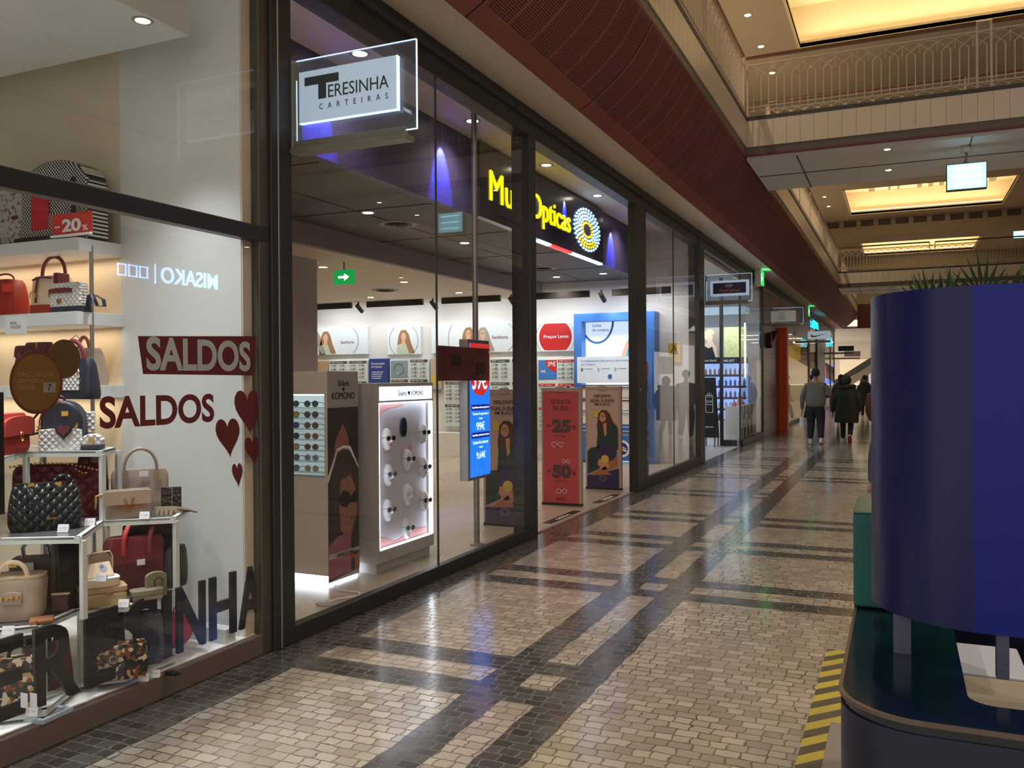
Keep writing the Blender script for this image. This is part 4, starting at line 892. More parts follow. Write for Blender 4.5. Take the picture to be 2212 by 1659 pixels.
t = thing('stand_mirror', 'small round desk mirror hanging on the left edge of the blue display', 'mirror', (-5.78, 15.6, 1.38))
MB().tube([(0,0,0),(0,0.3,0.02)], 0.01, 8).build('arm', M['paper'], t); flat(MB(), circ(0,0,0.05,20,ry=0.09), (0,-0.02,0), XA, ZA, 0.02).build('mirror_disc', M['bnavy'], t)
# yellow warning notice on the wall, seen through the right pane
t = thing('warning_notice', 'yellow and white warning notice with black triangle on the wall beyond the right pane', 'notice', (-4.02, FW, 1.9))
bx(0,-0.01,0,0.24,0.032,0.36).build('sheet', mat('notice_yellow', (214,180,60), 0.5), t); flat(MB(), [(0.03,0.15),(0.21,0.15),(0.12,0.31)], (0,-0.012,0), XA, ZA, 0.002).build('triangle', M['inkblack'], t)
flat(MB(), [(0.06,0.168),(0.18,0.168),(0.12,0.275)], (0,-0.014,0), XA, ZA, 0.002).build('triangle_core', mat('notice_yellow2', (226,196,70), 0.5), t)
# vinyls on the glass
t = thing('window_vinyl', 'dark red sheet with 25 and 50 on the left pane before the blue screen', 'sticker', (G-0.014, 6.19, 1.59))
M['vinylred'] = glass('dark_red_vinyl_sheet', (120,44,52), base=0.05, opac=0.0); M['vinylop'] = mat('dark_red_sheet', (96,34,42), 0.35)
bx(-0.004,0,0,0,0.99,0.29).build('sheet', M['vinylop'], t); put_text(MB(), '25', (0.001,0.25,0.13), YA, ZA, 0.2, 0.09, 0.001, 0.03).build('lettering', M['inkblack'], t); put_text(MB(), '50', (0.001,0.72,0.05), YA, ZA, 0.18, 0.11, 0.001, 0.03).build('lettering', M['inkblack'], t)
t = thing('window_vinyl', 'small dark red vinyl sheet on the right optician pane', 'sticker', (G-0.014, 13.24, 1.667)); bx(-0.004,0,0,0,0.97,0.28).build('sheet', M['vinylop'], t); put_text(MB(), '25\n50', (0.001,0.2,0.06), YA, ZA, 0.2, 0.17, 0.001, 0.03).build('lettering', M['inkblack'], t)
for i, (z, w, h, nm, cc) in enumerate(((1.73,0.19,0.28,'tan round sticker topmost',(186,120,70)),(1.49,0.12,0.20,'dark upright sticker under the tan one',(40,46,60)),(1.0,0.14,0.22,'dark oval sticker at waist height',(44,60,72)),(0.78,0.22,0.09,'small dark square sticker below the oval one',(60,60,66)),(0.62,0.22,0.12,'wider dark square sticker',(52,50,60)),(0.46,0.2,0.1,'grey square sticker',(110,110,108)),(0.27,0.2,0.3,'low dark oval sticker nearest the floor',(50,50,54)))):
    m = mat('sticker_%d' % i, cc, 0.5); mb = MB()
    if 'oval' in nm or 'round' in nm: flat(mb, circ(0,0,w/2,20,ry=h/2), (G-0.013, 12.57, z), YA, ZA, 0.003)
    else: mb.box(G-0.013, 12.57-w/2, z-h/2, G-0.010, 12.57+w/2, z+h/2)
    tag(mb.build('door_sticker', m), nm+' on the right pane beside the door post', 'sticker')
# ================================================================== bag shop window
def proj(p):
    v = Vector((p[0], p[1], p[2]-EYE)); dz = v.dot(cf); return 1106+FPX*v.dot(cr)/dz, 829.5-FPX*v.dot(cu_)/dz
def zat(x, y, py):
    lo, hi = -1.0, 6.0
    for _ in range(40):
        m = (lo+hi)/2
        if proj((x, y, m))[1] > py: lo = m
        else: hi = m
    return m
M['tery'] = mat('shop_white_wall', (222,226,222), 0.65); M['terc'] = mat('shop_cream_wall', (226,214,192), 0.7); M['shelf'] = mat('shelf_white', (222,226,226), 0.5)
M['frame'] = mat('white_frame_metal', (224,230,226), 0.4)
S(MB().prism([(-4.34,3.88),(G-0.05,3.95),(G-0.05,4.04),(-4.34,4.04)], 'z', 0.12, 4.1).build('wall_right_window', M['tery'])); S(bx(-6.4, 3.9, 0.12, -4.34, 4.0, 4.1).build('wall_right_window', M['terc']))
S(bx(G-0.075, 3.955, 0.12, G-0.042, 4.045, 4.04).build('trim_20', M['cream']))
S(bx(-6.5, 0.2, 0.12, -6.4, 4.0, 4.1).build('wall_back_window', M['terc'])); S(bx(-6.5, 0.2, 0.0, G-0.03, 4.03, 0.12).build('floor', mat('display_floor', (240,240,234), 0.5)))
S(bx(-6.5, 0.1, 4.1, G-0.1, 4.1, 4.2).build('ceiling', M['tery'])); S(bx(-6.5, 0.1, 0.12, G-0.1, 0.2, 4.1).build('wall_left_window', M['tery']))
S(bx(-4.3, 3.80, 0.12, G-0.05, 3.88, 0.20).build('trim_21', M['tery']))
S(bx(-6.4, 0.2, 3.5, -3.56, 3.66, 3.72).build('ceiling_raft', mat('raft_white', (214,216,212), 0.6)))
tag(bx(-3.62, 2.6, 3.72, -3.58, 3.3, 3.76).build('led_strip_light', M['led']), 'bright white strip light on top of the hanging ceiling raft in the bag shop window', 'light')
# lamps of the window: daylight white downlights under the raft, warm strips under the shelves
for x, y in ((-3.64,1.3),(-3.64,2.1),(-3.63,2.9),(-3.63,3.4),(-4.6,1.6),(-4.6,2.7)):
    downlight(x, y, 3.5, 'small bright downlight under the ceiling raft of the bag shop window', 'downlights of the bag window', 85, (244,250,255), 0.05, 1.35)
SHY = 3.55
sh = thing('wall_shelving', 'white wall shelving with three thick shelves in the bag shop window', 'shelves', (0,0,0))
for z in (2.436, 2.009, 1.58):
    bx(-5.9, SHY, z-0.075, -4.32, 3.9, z).build('shelf', M['shelf'], sh, bevel=0.002)
    area((-5.0, 3.8, z-0.09), (-5.0, 3.84, 1.0), 1.2, 1.3, 0.06, (255,236,208))
MB().tube([(-4.33,3.66,0.2),(-4.33,3.66,2.4)], 0.012, 10).build('shelf_post', M['steel'], sh, smooth=True)
bx(-5.9, 3.893, 1.0, -4.34, 3.90, 2.37).build('back_panel', mat('warm_back_panel', (236,216,186), 0.7), sh)
# honeycomb stand
HX = {3: (1.248, [(-3.62,2.45),(-4.10,3.05),(-3.74,3.206),(-3.871,3.416),(-4.35,3.44),(-4.7,3.0),(-4.4,2.4)]),
      2: (0.890, [(-3.93,2.55),(-3.755,2.668),(-3.442,2.832),(-3.732,3.209),(-3.465,3.427),(-3.623,3.678),(-4.1,3.75),(-4.5,3.3),(-4.4,2.5)]),
      1: (0.509, [(-3.75,2.45),(-3.535,2.701),(-3.625,2.963),(-3.306+0.0,3.17),(-3.466,3.426),(-3.9,3.7),(-4.4,3.3),(-4.2,2.45)]),
      0: (0.165, [(-3.62,2.45),(-3.43,2.642),(-3.60,2.963),(-3.46,3.10),(-3.47,3.43),(-3.9,3.7),(-4.4,3.3),(-4.2,2.45)])}
HX[1][1][3] = (-3.45, 3.10)
st = thing('honeycomb_stand', 'white metal honeycomb stand stepped in four levels full of bags', 'display stand', (0,0,0))
for k, (z, pts) in HX.items():
    m = MB(); n = len(pts)
    for i in range(n):
        a, b = Vector((*pts[i], 0)), Vector((*pts[(i+1) % n], 0)); u = (b-a).normalized(); w = Vector((-u.y, u.x, 0))*0.022; a2 = a-u*0.004; b2 = b+u*0.004
        m.add([a2+ZA*(z-0.03), b2+ZA*(z-0.03), b2+w+ZA*(z-0.03), a2+w+ZA*(z-0.03), a2+ZA*z, b2+ZA*z, b2+w+ZA*z, a2+w+ZA*z], [(0,3,2,1),(4,5,6,7),(0,1,5,4),(1,2,6,5),(2,3,7,6),(3,0,4,7)])
    m.build('shelf_frame', M['frame'], st)
    m = MB(); m.prism([(p[0], p[1]) for p in pts], 'z', z-0.012, z-0.002); m.build('shelf_board', mat('shelf_board_dark_glass', (86,88,86), 0.25) if k else M['frame'], st)
for (x, y, a, b) in ((-4.10,3.05,2,3),(-3.74,3.206,2,3),(-3.88,3.43,2,3),(-3.442,2.84,1,2),(-3.732,3.22,1,2),(-3.47,3.43,1,2),(-3.545,2.71,0,1),(-3.625,2.975,0,1),(-3.46,3.11,0,1),(-3.9,3.68,0,2),(-4.3,3.3,0,3)):
    bx(x-0.012, y-0.002, HX[a][0], x+0.012, y+0.022, HX[b][0]-0.02).build('post', M['frame'], st)
# ---- bag making
def leather(name, col, rough=0.42, quilt=0.0, studs=False, croc=0.0):
    def fn(nt, N, L, tc):
        p = tc.outputs['Object']; sx = N('ShaderNodeSeparateXYZ'); L(p, sx.inputs[0]); x, z = sx.outputs[0], sx.outputs[2]
        nz = N('ShaderNodeTexNoise'); nz.inputs['Scale'].default_value = 60; L(p, nz.inputs['Vector'])
        n2 = N('ShaderNodeTexNoise'); n2.inputs['Scale'].default_value = 5; L(p, n2.inputs['Vector'])
        h = mth(N, L, 'MULTIPLY', nz.outputs['Fac'], 0.15); col0 = mixc(N, L, n2.outputs['Fac'], lin([c*0.86 for c in col]), lin([min(255, c*1.1) for c in col]))
        if quilt:
            k = PI/quilt
            a = mth(N, L, 'ABSOLUTE', mth(N, L, 'SINE', mth(N, L, 'MULTIPLY', mth(N, L, 'ADD', x, z), k))); b = mth(N, L, 'ABSOLUTE', mth(N, L, 'SINE', mth(N, L, 'MULTIPLY', mth(N, L, 'SUBTRACT', x, z), k)))
            q = mth(N, L, 'POWER', mth(N, L, 'MULTIPLY', a, b), 0.4); h = mth(N, L, 'MULTIPLY', q, 2.2)
            if studs:
                s = mth(N, L, 'LESS_THAN', mth(N, L, 'ADD', a, b), 0.3); col0 = mixc(N, L, s, col0, lin((50,46,60)))
        if croc:
            v = N('ShaderNodeTexVoronoi'); v.inputs['Scale'].default_value = croc; L(p, v.inputs['Vector']); h = mth(N, L, 'MULTIPLY', v.outputs['Distance'], 2.0)
        return col0, h, None
    return node_mat(name, fn, rough=rough, bump=0.6)
LB = {'maroon': leather('maroon_leather', (118,44,54)), 'maroonq': leather('maroon_quilt', (122,44,56), 0.35, 0.075), 'red': leather('red_leather', (170,46,40)), 'suede': leather('red_suede', (176,52,38), 0.85),
      'black': leather('black_leather', (32,34,34), 0.3, 0.05), 'blackp': leather('plain_black_leather', (34,34,36), 0.4), 'navy': leather('navy_leather', (42,46,60), 0.45), 'whiteq': leather('white_quilt', (232,232,230), 0.4, 0.034, True),
      'cream': leather('cream_leather', (232,206,176), 0.5), 'taupe': leather('taupe_leather', (160,142,126), 0.45), 'taupec': leather('taupe_croc', (150,132,116), 0.4, croc=60), 'beige': leather('beige_leather', (186,166,146), 0.5),
      'brown': leather('brown_leather', (84,50,44), 0.4), 'dbrown': leather('dark_brown_leather', (58,40,38), 0.4), 'tan': leather('tan_box_leather', (186,158,116), 0.5), 'olive': leather('olive_wallet_leather', (128,122,100), 0.5),
      'croc': leather('dark_croc', (60,54,50), 0.3, croc=50), 'plum': leather('plum_patent', (92,40,50), 0.2), 'green': leather('dark_green_leather', (52,62,58), 0.5), 'khaki': leather('khaki_suede', (122,108,86), 0.85), 'camel': leather('camel_leather', (170,110,74), 0.5)}
def dots_print(nt, N, L, tc):
    v = N('ShaderNodeTexVoronoi'); v.inputs['Scale'].default_value = 62; v.inputs['Randomness'].default_value = 0.0; 
    mp = N('ShaderNodeMapping'); mp.inputs['Rotation'].default_value = (0, PI/4, 0); L(tc.outputs['Object'], mp.inputs[0])
    sx = N('ShaderNodeSeparateXYZ'); L(mp.outputs[0], sx.inputs[0]); cx = N('ShaderNodeCombineXYZ'); L(sx.outputs[0], cx.inputs[0]); L(sx.outputs[2], cx.inputs[1]); v.voronoi_dimensions = '2D'; L(cx.outputs[0], v.inputs['Vector'])
    return mixc(N, L, mth(N, L, 'LESS_THAN', v.outputs['Distance'], 0.33), lin((34,34,34)), lin((226,226,222))), None, None
LB['dots'] = node_mat('black_white_dot_print', dots_print, rough=0.5)
def blot(nt, N, L, tc):
    n = N('ShaderNodeTexNoise'); n.inputs['Scale'].default_value = 34; n.inputs['Detail'].default_value = 4; L(tc.outputs['Object'], n.inputs['Vector'])
    r = N('ShaderNodeMapRange'); r.inputs['From Min'].default_value = 0.52; r.inputs['From Max'].default_value = 0.6; L(n.outputs['Fac'], r.inputs['Value'])
    return mixc(N, L, r.outputs['Result'], lin((176,168,164)), lin((96,88,88))), None, None
LB['blot'] = node_mat('grey_blotched_print', blot, rough=0.5)
def patch(nt, N, L, tc):
    n = N('ShaderNodeTexVoronoi'); n.inputs['Scale'].default_value = 52; L(tc.outputs['Object'], n.inputs['Vector'])
    cr_ = N('ShaderNodeValToRGB'); L(mth(N, L, 'FRACT', mth(N, L, 'MULTIPLY', n.outputs['Color'], 3.7)), cr_.inputs[0]); e = cr_.color_ramp; e.interpolation = 'CONSTANT'
    e.elements[0].color = lin((40,36,34)); e.elements[1].position = 0.35; e.elements[1].color = lin((128,74,42))
    for p, c in ((0.55,(190,160,110)),(0.7,(58,54,52)),(0.85,(214,200,170))): q = e.elements.new(p); q.color = lin(c)
    return cr_.outputs[0], None, None
LB['patch'] = node_mat('brown_patchwork_print', patch, rough=0.35)
def shag(nt, N, L, tc):
    n = N('ShaderNodeTexNoise'); n.inputs['Scale'].default_value = 90; L(tc.outputs['Object'], n.inputs['Vector'])
    return mixc(N, L, n.outputs['Fac'], lin((30,30,30)), lin((120,120,116))), n.outputs['Fac'], None
LB['shag'] = node_mat('grey_black_tweed', shag, rough=0.9, bump=1.0)

def seat(pxL, pyL, pxR, pyR, z, pyT):
    a = onZ(pxL, pyL, z); b = onZ(pxR, pyR, z); u = b-a
    return a, math.atan2(u.y, u.x), u.length, zat(a.x, a.y, pyT)-z
def seatY(pxL, pxR, pyT, Y, z):
    a = onY(pxL, pyT, Y); b = onY(pxR, pyT, Y); return Vector((a.x, Y, z)), 0.0, b.x-a.x, a.z-z
def body(t, w, d, h, m, top=0.85, nm='body', tw=1.0, e=5, z0=0.0, bulge=1.0, x0=0.0):
    s = []
    for i in range(9):
        q = i/8; k = 1-(1-top)*q**1.5; kw = 1-(1-tw)*q; ed = 0.93 if i in (0,) else (0.9 if i == 8 else 1.0); b = 1+(bulge-1)*math.sin(PI*q)
        s.append((z0+h*q, w/2*kw*ed*b, d/2*k*ed*b, x0+w/2, d/2))
    return MB().loft(s, e=e, n=32).build(nm, m, t, smooth=True)
def dome(t, w, d, h, m, nm='body', r=0.5, z0=0, y0=0, x0=0):
    pts = [(x0, z0), (x0+w, z0), (x0+w, z0+h*(1-r))]+[(x0+w/2+w/2*math.cos(a*PI/14), z0+h*(1-r)+h*r*math.sin(a*PI/14)) for a in range(1,14)]+[(x0, z0+h*(1-r))]
    return MB().prism(pts, 'y', y0, y0+d).build(nm, m, t, bevel=min(w,d)*0.13, seg=3, smooth=True)
def arch(t, x0, x1, y, z0, hh, r, m, nm='handle', pts=14, flat_=1.0, y2=None):
    c = (x0+x1)/2; a = (x1-x0)/2
    return MB().tube([(c-a*math.cos(PI*i/pts), y+((y2 or y)-y)*math.sin(PI*i/pts), z0+hh*math.sin(PI*i/pts)**0.8) for i in range(pts+1)], r, 8, flat=flat_).build(nm, m, t, smooth=True)
def plate(t, x, z, w, h, y=-0.004, m=None, nm='metal_badge', th=0.006): return bx(x-w/2, y, z-h/2, x+w/2, y+th, z+h/2).build(nm, m or M['gold'], t, bevel=0.0015)
def chain(t, pts, r=0.004, m=None, nm='chain'):
    P = [Vector(p) for p in pts]; o = MB(); ln = sum((b-a).length for a, b in zip(P, P[1:])); n = max(4, int(ln/(r*3.2)))
    for i in range(n):
        s = ln*i/n; k = 0
        while k < len(P)-2 and s > (P[k+1]-P[k]).length: s -= (P[k+1]-P[k]).length; k += 1
        p = P[k].lerp(P[k+1], min(1, s/max(1e-6, (P[k+1]-P[k]).length))); o.ell(p, (r*1.5, r*0.8, r*1.0) if i % 2 else (r*0.8, r*1.2, r*1.5), 6, 4)
    return o.build(nm, m or M['gold'], t, smooth=True)
def T0(nm, label, cat, s, grp='bags in the shop window'):
    return thing(nm, label, cat, s[0], s[1], grp), s[2], s[3]
# top shelf
t, w, h = T0('tote_bag', 'grey blotchy printed tall bag at the left end of the topmost shelf', 'bag', seatY(-60, 43, 392, 3.62, 2.436)); body(t, w, 0.14, h, LB['blot'], 0.95)
plate(t, w-0.05, h*0.4, 0.05, 0.02, m=LB['plum'], nm='name_patch'); arch(t, w*0.3, w*0.8, 0.07, h-0.01, 0.05, 0.008, LB['blackp'])
t, w, h = T0('vanity_case', 'large black vanity case with white dots beside the red -20 sign', 'bag', seatY(42, 187, 355, 3.62, 2.436)); dome(t, w, 0.16, h, LB['dots'], r=0.35)
dome(t, w*0.94, 0.02, h*0.3, LB['dots'], 'front_pocket', 0.3, 0.02, -0.01, w*0.03); plate(t, w*0.33, h*0.45, w*0.26, h*0.6, -0.012, mat('pocket_red', (190,40,54), 0.5), 'red_panel', 0.008); bx(w*0.78,-0.004,0.02,w*0.84,0.004,h*0.75).build('strap', LB['blackp'], t)
bx(-0.02,-0.03,0,w*0.9,0.05,0.035).build('base_rail', LB['blackp'], t, bevel=0.006)
t = thing('discount_sign', 'red card sign reading -20% on the corner of the topmost shelf', 'sign', onY(115, 513, 3.54)+Vector((0,0,0.0)))
p0 = onY(115, 512, 3.54); p1 = onY(200, 452, 3.54); w = p1.x-p0.x; h = p1.z-p0.z; t.location.z = 2.437
bx(0,-0.004,0,w,0,h).build('card', mat('discount_red', (205,62,54), 0.5), t); bx(0,-0.02,0,w,-0.002,0.012).build('card_foot', M['paper'], t)
put_text(MB(), '-', (w*0.07,-0.006,h*0.42), XA, ZA, w*0.13, h*0.06, 0.001, 0.03).build('lettering', M['paper'], t); put_text(MB(), '20', (w*0.25,-0.006,h*0.2), XA, ZA, w*0.48, h*0.56, 0.001, 0.04).build('lettering', M['paper'], t)
put_text(MB(), '%', (w*0.76,-0.006,h*0.2), XA, ZA, w*0.14, h*0.24, 0.001, 0.01).build('lettering', M['paper'], t)
# second shelf
t, w, h = T0('bucket_bag', 'red bucket bag at the left end of the second shelf with a red swing tag', 'bag', seatY(-50, 18, 606, 3.60, 2.009)); body(t, w, 0.16, h, LB['red'], 0.8, tw=0.85, bulge=1.08)
arch(t, w*0.2, w*0.8, 0.08, h, 0.04, 0.006, LB['red']); bx(w*0.95,-0.03,h*0.62,w*1.25,-0.026,h*0.85).build('swing_tag', mat('tag_red', (230,70,52), 0.5), t)
t, w, h = T0('bucket_bag', 'cream bucket bag with dark red strap and round red handle on the second shelf', 'bag', seatY(57, 125, 598, 3.62, 2.009)); body(t, w, 0.15, h, LB['cream'], 0.85, tw=0.86, z0=0.0)
body(t, w*1.04, 0.155, h*0.28, LB['red'], 1.0, 'base_band', x0=-w*0.02); arch(t, w*0.18, w*0.92, 0.07, h*0.98, 0.125, 0.011, LB['maroon']); 
MB().tube([(w*0.3,-0.004,h*0.3),(w*0.3,-0.006,h*0.6),(w*0.36,-0.002,h*0.92)], 0.012, 8, flat=0.35).build('strap', LB['maroon'], t); arch(t, w*0.16, w*0.34, -0.012, h*0.42, 0.04, 0.004, M['gold'], 'ring'); bx(w*0.86,-0.002,h*0.75,w*1.0,0.08,h*1.05).build('side_tab', LB['maroon'], t, bevel=0.004)
MB().tube([(w*0.2,0.0,h*0.9),(w*0.5,-0.004,h*0.96),(w*0.8,0.0,h*0.92)], 0.006, 6).build('drawstring', LB['maroon'], t, smooth=True)
t, w, h = T0('shoulder_bag', 'small white quilted shoulder bag with dark red zip pocket at the shelf corner', 'bag', seatY(103, 172, 613, 3.575, 2.009)); body(t, w, 0.07, h*0.8, LB['whiteq'], 0.9, z0=h*0.2, e=7); body(t, w*1.05, 0.09, h*0.2, LB['navy'], 1.0, 'base_band')
dome(t, w*0.72, 0.008, h*0.17, LB['maroon'], 'zip_pocket', 0.3, h*0.66, -0.005, w*0.04); plate(t, w*0.36, h*0.38, w*0.13, h*0.15); chain(t, [(w*0.92,0.0,h*0.98),(w*1.0,0.02,h*0.7),(w*1.08,0.02,h*0.4)]); plate(t, -0.004+w*0.06, h*0.62, 0.008, 0.03, nm='zip_pull')
MB().tube([(w*1.02,0.05,h*0.1),(w*1.2,0.02,h*0.5),(w*1.38,0.0,h*0.55),(w*1.52,0.0,h*0.15),(w*1.75,0.0,h*0.12),(w*1.72,-0.0,h*0.34),(w*1.5,0.0,h*0.5)], 0.014, 8, flat=0.25).build('shoulder_strap', LB['navy'], t, smooth=True)
# third shelf
t, w, h = T0('drawstring_bag', 'shiny dark red drawstring bag on the third shelf', 'bag', seatY(18, 95, 745, 3.60, 1.58)); body(t, w, 0.16, h*0.8, LB['plum'], 0.8, tw=0.82, bulge=1.05)
body(t, w*0.5, 0.1, h*0.35, LB['plum'], 0.6, 'gathered_top', 1.3, z0=h*0.7, x0=w*0.42); body(t, w*0.4, 0.1, h*0.3, LB['plum'], 0.6, 'gathered_top', 1.2, z0=h*0.68, x0=w*0.1)
MB().tube([(w*0.4,-0.02,h*0.2),(w*0.45,-0.02,h*0.5),(w*0.35,-0.01,h*0.8)], 0.008, 6).build('drawstring', LB['maroon'], t, smooth=True); plate(t, w*0.33, h*0.45, 0.02, 0.035); plate(t, w*0.8, h*0.97, 0.012, 0.03)
t, w, h = T0('bucket_bag', 'small beige bag with brown braided handle at the back of the third shelf', 'bag', seatY(140, 197, 748, 3.68, 1.58)); body(t, w, 0.15, h*0.95, LB['beige'], 0.7, tw=0.6, bulge=1.04); arch(t, w*0.2, w*0.62, 0.06, h*0.85, 0.09, 0.012, LB['camel'])
t, w, h = T0('handbag', 'navy and white quilted handbag hanging from a wire hook before the third shelf', 'bag', (onY(113, 862, 3.42), 0.0, onY(190, 862, 3.42).x-onY(113, 862, 3.42).x, onY(150, 775, 3.42).z-onY(150, 862, 3.42).z))
body(t, w, 0.11, h, LB['navy'], 0.6, tw=0.8, bulge=1.02); dome(t, w*0.72, 0.012, h*0.7, LB['whiteq'], 'quilted_front', 0.35, h*0.22, -0.004, w*0.02); plate(t, w*0.3, h*0.62, w*0.2, h*0.2, -0.012); arch(t, w*0.02, w*0.7, 0.05, h*0.9, 0.125, 0.013, LB['maroon'], flat_=0.4)
chain(t, [(w*0.75,-0.01,h*0.85),(w*0.8,-0.02,h*0.6),(w*0.88,-0.02,h*0.42)]); MB().tube([(w*0.3,0.05,h*0.9+0.13),(w*0.3,0.09,h*0.9+0.16),(w*0.36,0.10,h*0.9+0.14)], 0.004, 6).build('wire_hook', M['steel'], t, smooth=True)
for i, (pl, pr, pt, pb, z, s, lab) in enumerate(((12,57,682,722,1.95,'NOVA\nCOLEÇÃO','white paper note reading Nova Coleção on the second shelf edge'),(16,43,835,858,1.52,'20%','small white note reading 20% on the third shelf edge'))):
    a = onY(pl, pb, SHY-0.004); b = onY(pr, pt, SHY-0.004); t = thing('shelf_note', lab, 'note', a)
    bx(0,0,0,b.x-a.x,0.004,b.z-a.z).build('paper', M['paper'], t); put_text(MB(), s, ((b.x-a.x)*0.24,-0.001,(b.z-a.z)*0.28), XA, ZA, (b.x-a.x)*0.5, (b.z-a.z)*0.42, 0.001).build('lettering', M['grey'], t)
# fourth level (stand top)
z3, z2, z1, z0 = 1.248, 0.890, 0.509, 0.165
t, w, h = T0('flap_bag', 'bright red suede flap bag on top of the stand at the left edge', 'bag', seat(8, 986, 72, 972, z3, 897)); body(t, w, 0.12, h, LB['suede'], 0.7, bulge=1.03); dome(t, w*0.98, 0.02, h*0.5, LB['suede'], 'flap', 0.3, h*0.45, -0.012, 0); MB().tube([(w*0.45+0.016*math.cos(a*PI/6),-0.02,h*0.42+0.024*math.sin(a*PI/6)) for a in range(12)], 0.004, 6, closed=True).build('oval_clasp', M['gold'], t, smooth=True)
t, w, h = T0('backpack', 'navy backpack with white quilted pocket and dark red heart on top of the stand', 'bag', seat(86, 974, 178, 972, z3, 866)); dome(t, w, 0.12, h, LB['navy'], r=0.42)
dome(t, w*0.98, 0.03, h*0.44, LB['whiteq'], 'quilted_pocket', 0.06, 0.0, -0.022, w*0.01); flat(MB(), heart(w*0.6,h*0.4,w*0.42,h*0.34), (0,-0.024,0), XA, ZA, 0.006).build('heart_surround', LB['navy'], t); flat(MB(), heart(w*0.6,h*0.41,w*0.3,h*0.24), (0,-0.03,0), XA, ZA, 0.008).build('heart', LB['maroon'], t)
plate(t, w*0.6, h*0.74, w*0.17, h*0.1, -0.006); MB().tube([(0.0,-0.004,0.01),(0.0,-0.004,h*0.6),(w*0.08,-0.004,h*0.8),(w*0.28,-0.004,h*0.96),(w*0.5,-0.004,h)], 0.004, 6).build('red_piping', LB['red'], t, smooth=True)
for q in (0.02, 0.9): chain(t, [(w*q,-0.02,h*0.52),(w*q-0.01,-0.02,h*0.38)], 0.005, nm='zip_chain')
MB().tube([(-0.01,0.1,h*0.85),(-0.06,0.08,h*0.6),(-0.07,0.04,h*0.3),(-0.02,0.06,h*0.35)], 0.013, 8, flat=0.4).build('shoulder_strap', LB['blackp'], t, smooth=True); arch(t, w*0.2, w*0.5, 0.07, h*0.97, 0.03, 0.007, LB['blackp'])
t, w, h = T0('wallet', 'upright white quilted wallet leaning behind the backpack at its right', 'wallet', seat(178, 970, 206, 969, z3, 890)); bx(0,0.05,0,w,0.075,h).build('body', LB['whiteq'], t, bevel=0.006); bx(-0.01,0.075,0,w*0.6,0.09,h).build('back_cover', LB['navy'], t, bevel=0.004); plate(t, w*0.8, h*0.35, w*0.3, h*0.2, 0.045)
t, w, h = T0('coin_purse', 'small white dome-shaped coin purse in front of the backpack', 'purse', seat(174, 973, 221, 972, z3, 938)); dome(t, w, 0.06, h*0.7, LB['whiteq'], r=0.6, z0=h*0.3); bx(0,-0.002,0,w,0.065,h*0.32).build('base_band', LB['navy'], t, bevel=0.006); plate(t, w*0.5, h*0.62, w*0.26, h*0.3)
# third level
t, w, h = T0('handbag', 'glossy black handbag with chevron stitching inside the stand', 'bag', seat(14, 1153, 178, 1141, z2, 1050)); body(t, w, 0.13, h, LB['black'], 0.45, tw=0.86, bulge=1.06, e=3.2); put_text(MB(), 'VALENTINO', (w*0.52,-0.003,h*0.24), XA, ZA, w*0.15, h*0.045, 0.002, 0.005).build('lettering', M['gold'], t)
for q in (0.32, 0.68): plate(t, w*q, h*0.96, 0.03, 0.025, 0.035); 
MB().tube([(w*0.3,0.06,h*0.95),(w*0.32,-0.01,h*0.8),(w*0.38,-0.015,h*0.7)], 0.012, 8, flat=0.4).build('handle', LB['black'], t, smooth=True); arch(t, w*0.62, w*0.86, 0.06, h*0.9, 0.05, 0.014, LB['black'])
t, w, h = T0('tote_bag', 'dark red quilted tote with gold chain strap behind the black handbag', 'bag', seat(0, 1132, 205, 1122, z2, 1012)); t.location += Vector((-0.06,0.10,0)); body(t, w, 0.13, h, LB['maroonq'], 0.5, bulge=1.03, e=3); chain(t, [(0,-0.0,h*0.98),(w*0.3,-0.01,h*1.04),(w*0.6,-0.01,h*1.02),(w*0.98,0,h*0.86)], 0.006); chain(t, [(w*0.72,-0.02,h*0.9),(w*0.8,-0.02,h*0.82),(w*0.86,-0.02,h*0.86)], 0.006)
t, w, h = T0('handbag', 'plum ribbed bag at the right back corner of the stand cell', 'bag', seat(178, 1125, 214, 1115, z2, 985)); t.location += Vector((-0.1,0.14,0)); body(t, w*1.3, 0.1, h, LB['plum'], 0.7)
t, w, h = T0('handbag', 'taupe structured handbag with two round handles on the right of the stand', 'bag', seat(234, 1110, 362, 1102, z2, 1022)); t.location += Vector((-0.06,0.07,0)); body(t, w, 0.13, h, LB['taupe'], 0.7, e=9)
for y, k in ((0.02,'front'),(0.11,'rear')): arch(t, w*0.22, w*0.8, y, h*0.92, 0.135, 0.0085, LB['taupe']); 
for q in (0.24, 0.78): flat(MB(), [(-0.018,0.03),(0.018,0.03),(0.012,-0.02),(0,-0.035),(-0.012,-0.02)], (w*q,-0.002,h*0.84), XA, ZA, 0.005).build('handle_tab', LB['taupe'], t)
put_text(MB(), 'VALENTINO', (w*0.44,-0.003,h*0.6), XA, ZA, w*0.16, h*0.04, 0.002).build('lettering', M['darkgrey'], t); plate(t, w*0.55, h*0.42, 0.06, 0.014); bx(w*0.48,-0.008,h*0.84,w*0.64,-0.004,h*0.98).build('price_label', M['paper'], t)
t, w, h = T0('clutch_bag', 'taupe and brown flap clutch with a large gold V on the right of the stand', 'bag', seat(222, 1125, 330, 1116, z2, 1062)); body(t, w, 0.08, h, LB['taupe'], 0.6, bulge=1.03); dome(t, w*0.94, 0.014, h*0.5, LB['beige'], 'flap', 0.05, h*0.5, -0.016, w*0.03)
